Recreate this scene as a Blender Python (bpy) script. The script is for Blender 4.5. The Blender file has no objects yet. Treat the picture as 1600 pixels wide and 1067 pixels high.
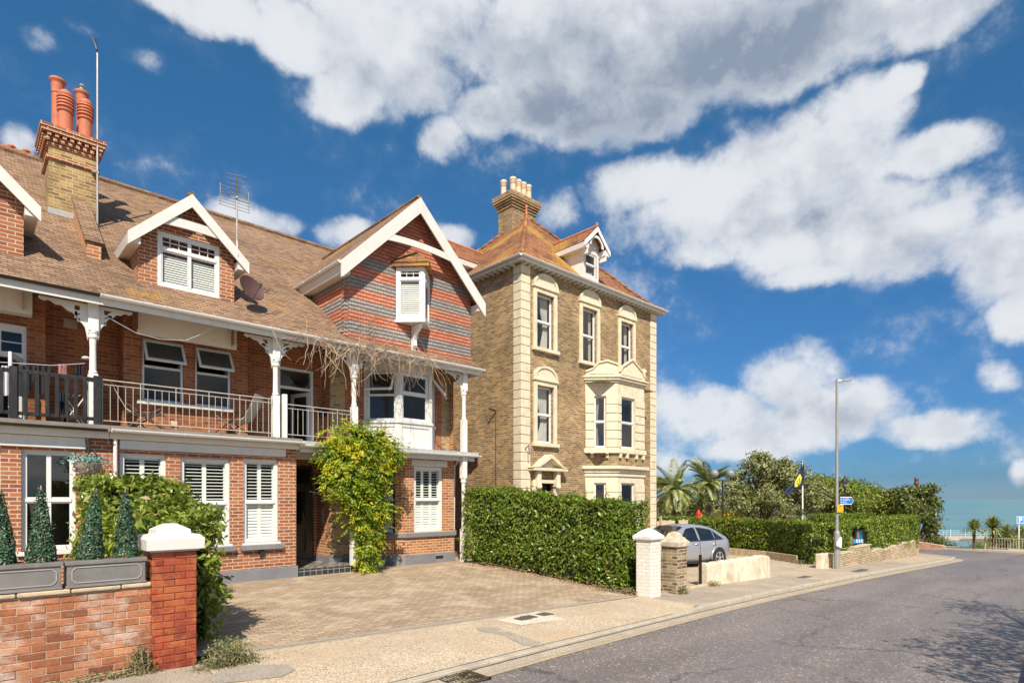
import bpy, math, random
import numpy as np
from math import radians, sin, cos, pi, atan2, sqrt
from mathutils import Vector, Matrix

rng = np.random.default_rng(7)
random.seed(7)
SC = bpy.context.scene
COL = SC.collection

# ---------------------------------------------------------------- camera
EYE = 1.85
FOC = 920.0
TH = -radians(43.38)
FW = (-sin(TH), cos(TH)); RT = (cos(TH), sin(TH))
cam = bpy.data.cameras.new("camera")
cam.sensor_width = 36.0
cam.lens = 36.0 * FOC / 1600.0
cam.shift_y = (778 - 533.5) / 1600.0
cam.clip_start = 0.1
cam.clip_end = 30000.0
co = bpy.data.objects.new("camera", cam)
COL.objects.link(co)
co.location = (0, 0, EYE)
co.rotation_euler = (pi / 2, 0, TH)
SC.camera = co

# ---------------------------------------------------------------- exposure
SC.view_settings.view_transform = 'Standard'
SC.view_settings.look = 'None'
SC.view_settings.exposure = 0.55
SC.view_settings.gamma = 1.0
SC.cycles.max_bounces = 6
SC.cycles.diffuse_bounces = 3
SC.cycles.glossy_bounces = 3
SC.cycles.transmission_bounces = 4
SC.cycles.transparent_max_bounces = 12
SC.cycles.caustics_reflective = False
SC.cycles.caustics_refractive = False
SC.cycles.sample_clamp_indirect = 6.0

# ---------------------------------------------------------------- sun
SUN_EL = radians(45)
LDX, LDY = 0.60, 0.80          # the way the light travels over the ground
sl = bpy.data.lights.new("sun", 'SUN')
sl.energy = 4.4
sl.angle = radians(0.5)
sl.color = (1.0, 0.915, 0.77)
so = bpy.data.objects.new("sun", sl)
COL.objects.link(so)
so.rotation_euler = Vector((-LDX * cos(SUN_EL), -LDY * cos(SUN_EL), sin(SUN_EL))).to_track_quat('Z', 'Y').to_euler()
so.location = (0, 0, 40)


# ---------------------------------------------------------------- node helper
class NT:
    def __init__(s, tree):
        s.t = tree; s.n = tree.nodes; s.l = tree.links

    def new(s, typ, **kw):
        nd = s.n.new(typ)
        for k, v in kw.items():
            setattr(nd, k, v)
        return nd

    def put(s, sock, val):
        if isinstance(val, bpy.types.NodeSocket):
            s.l.new(val, sock)
        elif val is not None:
            if isinstance(val, (tuple, list)) and len(val) == 3 and sock.type == 'RGBA':
                val = (*val, 1.0)
            sock.default_value = val

    def m(s, op, a, b=None, c=None, clamp=False):
        nd = s.new('ShaderNodeMath', operation=op, use_clamp=clamp)
        for i, v in enumerate((a, b, c)):
            if v is not None:
                s.put(nd.inputs[i], v)
        return nd.outputs[0]

    def mr(s, v, a, b, c=0.0, d=1.0, smooth=False):
        nd = s.new('ShaderNodeMapRange', clamp=True)
        if smooth:
            nd.interpolation_type = 'SMOOTHSTEP'
        for i, x in enumerate((v, a, b, c, d)):
            s.put(nd.inputs[i], x)
        return nd.outputs[0]

    def mix(s, f, a, b, mode='MIX'):
        nd = s.new('ShaderNodeMix', data_type='RGBA', blend_type=mode)
        s.put(nd.inputs[0], f); s.put(nd.inputs[6], a); s.put(nd.inputs[7], b)
        return nd.outputs[2]

    def noise(s, vec, scale, detail=3.0, rough=0.55, out=0, dist=0.0):
        nd = s.new('ShaderNodeTexNoise')
        s.put(nd.inputs['Vector'], vec)
        nd.inputs['Scale'].default_value = scale
        nd.inputs['Detail'].default_value = detail
        nd.inputs['Roughness'].default_value = rough
        nd.inputs['Distortion'].default_value = dist
        return nd.outputs[out]

    def mapping(s, vec, scale=(1, 1, 1), loc=(0, 0, 0), rot=(0, 0, 0)):
        nd = s.new('ShaderNodeMapping')
        s.put(nd.inputs[0], vec)
        nd.inputs[1].default_value = loc
        nd.inputs[2].default_value = rot
        nd.inputs[3].default_value = scale
        return nd.outputs[0]

    def sep(s, vec):
        nd = s.new('ShaderNodeSeparateXYZ'); s.put(nd.inputs[0], vec)
        return nd.outputs

    def comb(s, x, y, z=0.0):
        nd = s.new('ShaderNodeCombineXYZ')
        s.put(nd.inputs[0], x); s.put(nd.inputs[1], y); s.put(nd.inputs[2], z)
        return nd.outputs[0]

    def bump(s, h, strength=0.4, dist=0.01, nrm=None):
        nd = s.new('ShaderNodeBump')
        nd.inputs['Strength'].default_value = strength
        nd.inputs['Distance'].default_value = dist
        s.put(nd.inputs['Height'], h)
        if nrm is not None:
            s.put(nd.inputs['Normal'], nrm)
        return nd.outputs[0]


# ---------------------------------------------------------------- sky and clouds (a dome of sky light, clouds placed by azimuth and height)
def build_world():
    w = bpy.data.worlds.new("World")
    SC.world = w
    w.use_nodes = True
    t = NT(w.node_tree)
    t.n.clear()
    sky = t.new('ShaderNodeTexSky', sky_type='NISHITA')
    sky.sun_disc = False
    sky.sun_elevation = SUN_EL
    sky.sun_rotation = atan2(-LDX, -LDY) % (2 * pi)
    sky.altitude = 0
    sky.air_density = 1.0
    sky.dust_density = 0.35
    sky.ozone_density = 2.6
    tc = t.new('ShaderNodeTexCoord')
    d = tc.outputs['Generated']
    dx, dy, dz = t.sep(d)
    fwd = t.m('ADD', t.m('MULTIPLY', dx, FW[0]), t.m('MULTIPLY', dy, FW[1]))
    rgt = t.m('ADD', t.m('MULTIPLY', dx, RT[0]), t.m('MULTIPLY', dy, RT[1]))
    az = t.m('ARCTAN2', rgt, fwd)
    el = t.m('ARCSINE', dz)
    # wobble of the outlines
    n1 = t.noise(d, 9.0, 7.0, 0.60)
    n2 = t.noise(t.mapping(d, loc=(3.1, 1.7, 5.2)), 9.0, 4.0, 0.60)
    azw = t.m('ADD', az, t.m('MULTIPLY', t.m('SUBTRACT', n2, 0.5), 0.05))
    elw = t.m('ADD', el, t.m('MULTIPLY', t.m('SUBTRACT', n1, 0.5), 0.04))
    blobs = [(320, 10, 110, 50, 1), (470, 60, 80, 60, 1), (600, 95, 130, 110, 1), (640, 20, 180, 80, 1), (690, 215, 45, 40, .75),
             (545, 150, 80, 55, .9), (760, 180, 45, 45, .8), (900, 50, 230, 120, 1), (850, 165, 95, 60, 1), (1045, 80, 205, 100, 1), (1270, 55, 230, 95, 1),
             (1440, 25, 130, 55, 1), (960, 170, 140, 75, 1), (1010, 195, 70, 34, .8), (1225, 125, 90, 34, .8),
             (1000, 290, 105, 55, 1), (1110, 330, 190, 85, 1), (1250, 260, 160, 90, 1), (1340, 180, 95, 70, 1), (1400, 135, 50, 32, .9),
             (1455, 240, 95, 45, .9), (1300, 370, 200, 75, 1), (1450, 370, 180, 75, 1), (1570, 390, 95, 90, 1), (1100, 395, 80, 30, .9),
             (1270, 425, 90, 32, .9), (1600, 480, 60, 60, .9),
             (1225, 595, 85, 70, 1), (1140, 650, 115, 50, 1), (1310, 640, 150, 50, 1), (1460, 665, 110, 32, .85), (1180, 692, 130, 26, .8),
             (1060, 660, 60, 60, .55), (1050, 720, 45, 25, .6),
             (25, 222, 42, 34, .75), (400, 345, 75, 32, .8), (545, 365, 60, 30, .8), (705, 372, 45, 24, .75), (1555, 590, 36, 26, .5),
             (862, 325, 45, 34, .5), (1598, 740, 25, 22, .5), (230, 95, 34, 20, .36), (60, 65, 34, 24, .34), (120, 45, 30, 14, .3)]
    def field(azw, elw):
        dens = None
        for (u, v, rx, ry, wt) in blobs:
            s = (u - 800) / FOC
            a = math.atan(s); e = math.atan((778 - v) / FOC * cos(a))
            ra = rx / FOC * cos(a) ** 2 * 1.04; re = ry / FOC * cos(a) * cos(e) ** 2 * 1.04
            p = t.m('DIVIDE', t.m('SUBTRACT', azw, a), ra)
            q = t.m('DIVIDE', t.m('SUBTRACT', elw, e), re)
            r = t.m('MULTIPLY_ADD', p, p, t.m('MULTIPLY', q, q))
            f = t.m('MULTIPLY', t.m('SUBTRACT', 1.0, r), wt)
            dens = f if dens is None else t.m('SMOOTH_MAX', dens, f, 0.12)
        return dens
    dens = field(azw, elw)
    # clouds elsewhere round the dome (behind the camera), loose
    nb = t.noise(t.mapping(d, scale=(1, 1, 2.2)), 2.2, 5.0, 0.55)
    back = t.m('MULTIPLY', t.mr(nb, 0.5, 0.62), t.mr(fwd, 0.35, 0.1))
    dens = t.m('MAXIMUM', dens, t.m('SUBTRACT', back, 0.2))
    dens = t.m('MAXIMUM', dens, -1.2)
    def billow(off):
        dn = t.mapping(d, scale=(1, 1, 1.2), loc=(1.3 + off[0], 4.4 + off[1], 0.2 + off[2]))
        f1 = t.noise(dn, 7.0, 8.0, 0.56)
        return f1
    f1 = billow((0, 0, 0)); fs = billow((0.030 * LDX, 0.030 * LDY, -0.030))
    f2 = t.noise(t.mapping(d, loc=(2, 1, 7)), 26.0, 7.0, 0.62)
    dd = t.m('ADD', dens, t.m('MULTIPLY', t.m('SUBTRACT', f1, 0.5), 2.3))
    dd = t.m('ADD', dd, t.m('MULTIPLY', t.m('SUBTRACT', f2, 0.5), 1.0))
    alpha = t.mr(dd, -0.12, 0.66, smooth=True)
    alpha = t.m('ADD', t.m('MULTIPLY', alpha, 0.85), t.m('MULTIPLY', t.mr(dd, -0.3, 0.9), 0.15))
    alpha = t.m('MULTIPLY', alpha, t.mr(dz, 0.005, 0.03))
    # body shade: thick parts and undersides grey, edges and sunward bulges white
    emb = t.m('MULTIPLY', t.m('SUBTRACT', fs, f1), 2.6)
    grey = None
    for (u, v, rx, ry, wt) in ((1010, 105, 270, 95, 1.0), (1240, 60, 190, 60, .8), (860, 190, 70, 45, .7), (990, 205, 120, 40, .9), (640, 150, 90, 50, .45), (700, 40, 60, 60, .3),
                               (1160, 350, 150, 36, .45), (1320, 335, 170, 38, .42), (1460, 405, 130, 35, .45), (1290, 245, 90, 35, .25), (1040, 315, 50, 24, .2), (1560, 430, 60, 50, .35),
                               (1240, 665, 150, 28, .5), (1400, 675, 110, 18, .4), (1180, 625, 60, 30, .2)):
        s = (u - 800) / FOC
        a = math.atan(s); e = math.atan((778 - v) / FOC * cos(a))
        p = t.m('DIVIDE', t.m('SUBTRACT', azw, a), rx / FOC * cos(a) ** 2)
        q = t.m('DIVIDE', t.m('SUBTRACT', elw, e), ry / FOC * cos(a) * cos(e) ** 2)
        r = t.m('MULTIPLY_ADD', p, p, t.m('MULTIPLY', q, q))
        f = t.m('MULTIPLY', t.m('EXPONENT', t.m('MULTIPLY', r, -0.8)), wt)
        grey = f if grey is None else t.m('ADD', grey, f)
    sh = t.m('ADD', t.m('MULTIPLY', grey, 1.0), t.m('MULTIPLY', t.m('SUBTRACT', f3_ if False else t.noise(t.mapping(d, loc=(.02, .03, .03)), 9.0, 7.0, 0.60), 0.5), 1.7))
    sh = t.m('ADD', sh, emb)
    sh = t.m('MULTIPLY', t.mr(sh, -0.05, 1.45, smooth=True), t.mr(dd, 0.1, 0.8))
    cc = t.mix(sh, (0.54, 0.56, 0.59), (0.185, 0.230, 0.305))
    # a touch deeper and bluer than the bare model, as air that far from the sun looks
    tint = t.mix(t.mr(dz, 0.02, 0.55), (0.19, 0.37, 0.65), (0.33, 0.78, 0.97))
    tint = t.mix(t.mr(dz, 0.0, 0.03), (0.32, 0.50, 0.84), tint)
    sk = t.mix(1.0, sky.outputs[0], tint, 'MULTIPLY')
    skb = t.new('ShaderNodeVectorMath', operation='SCALE')
    t.put(skb.inputs[0], sk); skb.inputs[3].default_value = 0.085
    out = t.mix(alpha, skb.outputs[0], cc)
    bg = t.new('ShaderNodeBackground')
    t.put(bg.inputs[0], out)
    bg.inputs[1].default_value = 1.0
    wo = t.new('ShaderNodeOutputWorld')
    t.l.new(bg.outputs[0], wo.inputs[0])
    w.cycles.sampling_method = 'MANUAL'
    w.cycles.sample_map_resolution = 512


build_world()

# ---------------------------------------------------------------- materials
MATS = {}


def base_mat(name):
    m = bpy.data.materials.new(name)
    m.use_nodes = True
    t = NT(m.node_tree)
    b = t.n['Principled BSDF']
    MATS[name] = m
    return m, t, b


def uv(t):
    return t.new('ShaderNodeTexCoord').outputs['UV']


def obj3(t):
    return t.new('ShaderNodeTexCoord').outputs['Object']


def plain(name, c, rough=0.6, metal=0.0, var=0.12, scale=3.0, bump=0.0, spec=None, dirt=None, dirt_amt=0.35):
    m, t, b = base_mat(name)
    p = obj3(t)
    n = t.noise(p, scale, 6.0, 0.65)
    f = t.mr(n, 0.3, 0.7, 1 - var, 1 + var)
    cc = t.mix(1.0, c, t.comb(f, f, f), 'MULTIPLY')
    if dirt:
        n2 = t.noise(t.mapping(p, scale=(1, 1, .45)), scale * 1.7, 8.0, 0.7)
        cc = t.mix(t.mr(n2, 0.5, 0.72, 0, dirt_amt), cc, dirt)
    t.put(b.inputs['Base Color'], cc)
    b.inputs['Roughness'].default_value = rough
    b.inputs['Metallic'].default_value = metal
    if spec is not None:
        b.inputs['Specular IOR Level'].default_value = spec
    if bump:
        t.put(b.inputs['Normal'], t.bump(t.noise(p, scale * 12, 5.0, 0.6), bump, 0.01))
    return m


def brick(name, c1, c2, mortar, bw=0.225, bh=0.075, ms=0.011, c3=None, stain=None, stain_amt=0.5, white=0.0, rough=0.85, bump=0.6, off=0.5, wob=0.006, soot=0.25, c3_amt=0.3):
    m, t, b = base_mat(name)
    u = uv(t)
    p = obj3(t)
    ux, uy, _ = t.sep(u)
    wn = t.noise(p, 9.0, 3.0, 0.6, out=1)
    wx, wy, wz = t.sep(wn)
    uw = t.comb(t.m('ADD', ux, t.m('MULTIPLY', t.m('SUBTRACT', wx, 0.5), wob * 2)), t.m('ADD', uy, t.m('MULTIPLY', t.m('SUBTRACT', wy, 0.5), wob)))
    bt = t.new('ShaderNodeTexBrick')
    bt.offset = off
    t.put(bt.inputs['Vector'], uw)
    t.put(bt.inputs['Color1'], (0, 0, 0)); t.put(bt.inputs['Color2'], (1, 1, 1)); t.put(bt.inputs['Mortar'], (0.5, 0.5, 0.5))
    bt.inputs['Scale'].default_value = 1.0
    bt.inputs['Mortar Size'].default_value = ms
    bt.inputs['Mortar Smooth'].default_value = 0.25
    bt.inputs['Brick Width'].default_value = bw
    bt.inputs['Row Height'].default_value = bh
    r = t.sep(bt.outputs['Color'])[0]
    col = t.mix(r, c1, c2)
    if c3:
        col = t.mix(t.m('MULTIPLY', t.mr(t.m('FRACT', t.m('MULTIPLY', r, 7.31)), 1 - c3_amt, 1 - c3_amt + .05), 0.85), col, c3)
    big = t.noise(p, 0.9, 5.0, 0.6)
    fine = t.noise(p, 28.0, 5.0, 0.7)
    f = t.m('MULTIPLY', t.mr(big, 0.3, 0.7, 1 - soot, 1 + soot * 0.6), t.mr(fine, 0.25, 0.75, 0.78, 1.2))
    col = t.mix(1.0, col, t.comb(f, f, f), 'MULTIPLY')
    mort = t.mix(1.0, mortar, t.comb(f, f, f), 'MULTIPLY')
    col = t.mix(bt.outputs['Fac'], col, mort)
    if white:
        wn2 = t.noise(p, 2.6, 9.0, 0.7)
        col = t.mix(t.mr(wn2, 0.52, 0.68, 0, white), col, (0.72, 0.66, 0.60))
    if stain:
        sn = t.noise(t.mapping(p, scale=(1, 1, 0.6)), 1.3, 8.0, 0.65)
        col = t.mix(t.mr(sn, 0.5, 0.68, 0, stain_amt), col, stain)
    t.put(b.inputs['Base Color'], col)
    b.inputs['Roughness'].default_value = rough
    b.inputs['Specular IOR Level'].default_value = 0.25
    h = t.m('ADD', t.m('MULTIPLY', bt.outputs['Fac'], -1.0), t.m('MULTIPLY', fine, 0.5))
    t.put(b.inputs['Normal'], t.bump(h, bump, 0.012))
    return m


def tiles(name, c1, c2, c3, row=0.10, wid=0.165, lichen=None, lich_amt=0.5, lich_lo=0.5, banded=False, rough=0.85, moss=None):
    """overlapping plain tiles: a step at every course, a joint between tiles"""
    m, t, b = base_mat(name)
    p = obj3(t)
    u = uv(t)
    ux, uy, _ = t.sep(u)
    wn = t.noise(p, 5.0, 3.0, 0.6)
    uy2 = t.m('ADD', uy, t.m('MULTIPLY', t.m('SUBTRACT', wn, 0.5), 0.018))
    bt = t.new('ShaderNodeTexBrick')
    bt.offset = 0.5
    t.put(bt.inputs['Vector'], t.comb(ux, uy2))
    t.put(bt.inputs['Color1'], (0, 0, 0)); t.put(bt.inputs['Color2'], (1, 1, 1)); t.put(bt.inputs['Mortar'], (0.5, 0.5, 0.5))
    bt.inputs['Scale'].default_value = 1.0
    bt.inputs['Mortar Size'].default_value = 0.005
    bt.inputs['Brick Width'].default_value = wid
    bt.inputs['Row Height'].default_value = row
    r = t.sep(bt.outputs['Color'])[0]
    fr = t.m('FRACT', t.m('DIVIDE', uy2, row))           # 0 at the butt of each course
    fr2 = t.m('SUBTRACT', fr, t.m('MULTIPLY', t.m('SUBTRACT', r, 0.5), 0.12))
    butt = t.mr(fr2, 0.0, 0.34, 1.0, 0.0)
    col = t.mix(r, c1, c2)
    r2 = t.m('FRACT', t.m('MULTIPLY', r, 5.77))
    if banded:
        band = t.m('FRACT', t.m('DIVIDE', t.m('FLOOR', t.m('DIVIDE', uy2, row)), 6.0))
        g = t.m('MULTIPLY', t.m('GREATER_THAN', band, 0.45), t.m('LESS_THAN', uy2, 8.02))
        gcol = t.mix(r, (0.255, 0.225, 0.205), (0.345, 0.305, 0.28))
        col = t.mix(g, col, gcol)
    else:
        col = t.mix(t.mr(r2, 0.6, 0.95), col, c3)
    big = t.noise(p, 0.7, 6.0, 0.62)
    fine = t.noise(p, 22.0, 5.0, 0.7)
    f = t.m('MULTIPLY', t.mr(big, 0.3, 0.7, 0.78, 1.18), t.mr(fine, 0.25, 0.75, 0.75, 1.22))
    col = t.mix(1.0, col, t.comb(f, f, f), 'MULTIPLY')
    if lichen:
        l1 = t.noise(p, 0.55, 3.0, 0.5)
        l2 = t.noise(p, 9.0, 8.0, 0.75)
        lf = t.m('ADD', t.m('MULTIPLY', l1, 0.6), t.m('MULTIPLY', l2, 0.4))
        col = t.mix(t.mr(lf, lich_lo, lich_lo + 0.09, 0, lich_amt), col, lichen)
    if moss:
        l3 = t.noise(p, 14.0, 8.0, 0.8)
        col = t.mix(t.mr(l3, 0.56, 0.66, 0, 0.55), col, moss)
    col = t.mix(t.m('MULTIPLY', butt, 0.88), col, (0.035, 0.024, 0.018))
    col = t.mix(t.m('MULTIPLY', bt.outputs['Fac'], 0.6), col, (0.03, 0.022, 0.018))
    t.put(b.inputs['Base Color'], col)
    b.inputs['Roughness'].default_value = rough
    b.inputs['Specular IOR Level'].default_value = 0.2
    h = t.m('SUBTRACT', t.m('SUBTRACT', t.m('MULTIPLY', r2, 0.3), fr), t.m('MULTIPLY', butt, 0.8))
    t.put(b.inputs['Normal'], t.bump(h, 0.9, 0.02))
    return m


def ground_mat(name, c1, c2, scale, speck=None, speck_scale=160.0, patch=None, patch_scale=0.5, patch_amt=0.5, rough=0.9, bump=0.35, speck_amt=0.5, stretch=(1, 1, 1), cracks=False):
    m, t, b = base_mat(name)
    p = obj3(t)
    n = t.noise(t.mapping(p, scale=stretch), scale, 8.0, 0.65)
    col = t.mix(t.mr(n, 0.35, 0.65), c1, c2)
    vo = t.new('ShaderNodeTexVoronoi', feature='F1')
    t.put(vo.inputs['Vector'], p); vo.inputs['Scale'].default_value = speck_scale
    rr = t.sep(vo.outputs['Color'])
    g = t.mr(rr[0], 0, 1, 0.70, 1.30)
    col = t.mix(1.0, col, t.comb(g, g, g), 'MULTIPLY')
    if speck:
        col = t.mix(t.mr(rr[1], 1 - speck_amt, 1 - speck_amt + 0.05), col, speck)
    if patch:
        pn = t.noise(t.mapping(p, scale=stretch), patch_scale, 7.0, 0.62)
        col = t.mix(t.mr(pn, 0.48, 0.64, 0, patch_amt), col, patch)
    if cracks:
        pw = t.mapping(p, scale=(0.30, 0.42, 1))
        wv = t.new('ShaderNodeVectorMath', operation='ADD')
        t.put(wv.inputs[0], pw); t.put(wv.inputs[1], t.mapping(t.noise(p, 1.6, 6.0, 0.7, out=1), scale=(.35, .35, 0)))
        ve = t.new('ShaderNodeTexVoronoi', feature='DISTANCE_TO_EDGE')
        t.put(ve.inputs['Vector'], wv.outputs[0]); ve.inputs['Scale'].default_value = 1.0
        cm = t.m('MULTIPLY', t.mr(ve.outputs['Distance'], 0.004, 0.013, 1, 0), t.mr(t.noise(p, 0.35, 3), 0.46, 0.56))
        col = t.mix(t.m('MULTIPLY', cm, 0.65), col, (0.06, 0.05, 0.045))
        # oily, tyre-polished lanes and pale dust
        yy = t.sep(p)[1]
        ln = t.m('SINE', t.m('MULTIPLY', yy, 3.3))
        col = t.mix(t.m('MULTIPLY', t.mr(ln, 0.2, 1.0), t.mr(t.noise(t.mapping(p, scale=(.15, 1, 1)), 1.2, 4), .35, .65, 0, .35)), col, (0.12, 0.105, 0.105))
        dn_ = t.noise(p, 1.1, 9.0, 0.75)
        col = t.mix(t.mr(dn_, 0.58, 0.75, 0, 0.4), col, (0.33, 0.285, 0.24))
    t.put(b.inputs['Base Color'], col)
    b.inputs['Roughness'].default_value = rough
    b.inputs['Specular IOR Level'].default_value = 0.25
    t.put(b.inputs['Normal'], t.bump(t.m('ADD', rr[0], t.noise(p, 40, 3)), bump, 0.006))
    return m


def leaf_mat(name, c1, c2, c3=None, rough=0.42, trans=0.25, yellow=None, ypos=None, spec=0.4):
    m, t, b = base_mat(name)
    geo = t.new('ShaderNodeNewGeometry')
    r = geo.outputs['Random Per Island']
    p = obj3(t)
    col = t.mix(r, c1, c2)
    if c3:
        r2 = t.m('FRACT', t.m('MULTIPLY', r, 13.7))
        col = t.mix(t.mr(r2, 0.7, 0.95), col, c3)
    n = t.noise(p, 2.2, 3.0, 0.5)
    f = t.mr(n, 0.3, 0.7, 0.75, 1.25)
    col = t.mix(1.0, col, t.comb(f, f, f), 'MULTIPLY')
    rb = t.m('FRACT', t.m('MULTIPLY', r, 71.3))
    col = t.mix(t.m('MULTIPLY', t.m('GREATER_THAN', t.m('ADD', rb, t.m('MULTIPLY', n, 0.05)), 1.0), 0.9), col, (0.34, 0.19, 0.07))
    if yellow:
        yn = t.noise(p, 2.0, 3.0, 0.6)
        r3 = t.m('FRACT', t.m('MULTIPLY', r, 31.7))
        col = t.mix(t.mr(t.m('ADD', yn, t.m('MULTIPLY', r3, 0.25)), 0.62, 0.76), col, yellow)
    t.put(b.inputs['Base Color'], col)
    b.inputs['Roughness'].default_value = rough
    b.inputs['Specular IOR Level'].default_value = spec
    tr = t.new('ShaderNodeBsdfTranslucent')
    t.put(tr.inputs[0], t.mix(1.0, col, (1.0, 1.15, 0.5), 'MULTIPLY'))
    mx = t.new('ShaderNodeMixShader')
    mx.inputs[0].default_value = trans
    t.l.new(b.outputs[0], mx.inputs[1]); t.l.new(tr.outputs[0], mx.inputs[2])
    t.l.new(mx.outputs[0], t.n['Material Output'].inputs[0])
    return m


def glass_mat(name, tint=(0.62, 0.68, 0.70), refl=0.10, wav=0.0):
    m, t, b = base_mat(name)
    geo = t.new('ShaderNodeNewGeometry')
    dp = t.new('ShaderNodeVectorMath', operation='DOT_PRODUCT')
    t.put(dp.inputs[0], geo.outputs['Normal']); t.put(dp.inputs[1], geo.outputs['Incoming'])
    cs = t.m('ABSOLUTE', dp.outputs['Value'])
    fr = t.m('MULTIPLY_ADD', t.m('POWER', t.m('SUBTRACT', 1.0, cs), 5.0), 0.75, 0.035)   # the same from both sides
    tb = t.new('ShaderNodeBsdfTransparent'); t.put(tb.inputs[0], tint)
    gl = t.new('ShaderNodeBsdfGlossy'); gl.inputs['Roughness'].default_value = 0.01; t.put(gl.inputs['Color'], (0.62, 0.60, 0.55))
    t.put(gl.inputs['Normal'], t.bump(t.noise(obj3(t), 1.3, 2.0), 0.05, 0.02))
    mx = t.new('ShaderNodeMixShader')
    t.put(mx.inputs[0], t.m('ADD', fr, refl, clamp=True))
    t.l.new(tb.outputs[0], mx.inputs[1]); t.l.new(gl.outputs[0], mx.inputs[2])
    t.l.new(mx.outputs[0], t.n['Material Output'].inputs[0])
    return m


def loose_brick(name, c1, c2, c3, rough=0.85, bloom=0.0, blobs=None, spec=0.25):
    m, t, b = base_mat(name)
    geo = t.new('ShaderNodeNewGeometry')
    r = geo.outputs['Random Per Island']
    p = obj3(t)
    col = t.mix(r, c1, c2)
    r2 = t.m('FRACT', t.m('MULTIPLY', r, 9.7))
    col = t.mix(t.mr(r2, 0.72, 0.9), col, c3)
    fine = t.noise(p, 26.0, 8.0, 0.72); big = t.noise(p, 3.0, 6.0, 0.65)
    f = t.m('MULTIPLY', t.mr(fine, 0.25, 0.75, 0.70, 1.28), t.mr(big, 0.3, 0.7, 0.82, 1.15))
    col = t.mix(1.0, col, t.comb(f, f, f), 'MULTIPLY')
    if blobs:
        col = t.mix(t.mr(t.noise(p, 4.2, 8.0, 0.7), 0.46, 0.60, 0, 0.85), col, blobs)
    if bloom:
        col = t.mix(t.mr(t.noise(t.mapping(p, scale=(1, 1, 1.4)), 2.3, 9.0, 0.72), 0.50, 0.68, 0, bloom), col, (0.66, 0.57, 0.50))
    t.put(b.inputs['Base Color'], col)
    b.inputs['Roughness'].default_value = rough
    b.inputs['Specular IOR Level'].default_value = spec
    t.put(b.inputs['Normal'], t.bump(t.m('ADD', fine, t.noise(p, 70, 4, 0.7)), 0.7, 0.008))
    return m


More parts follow.
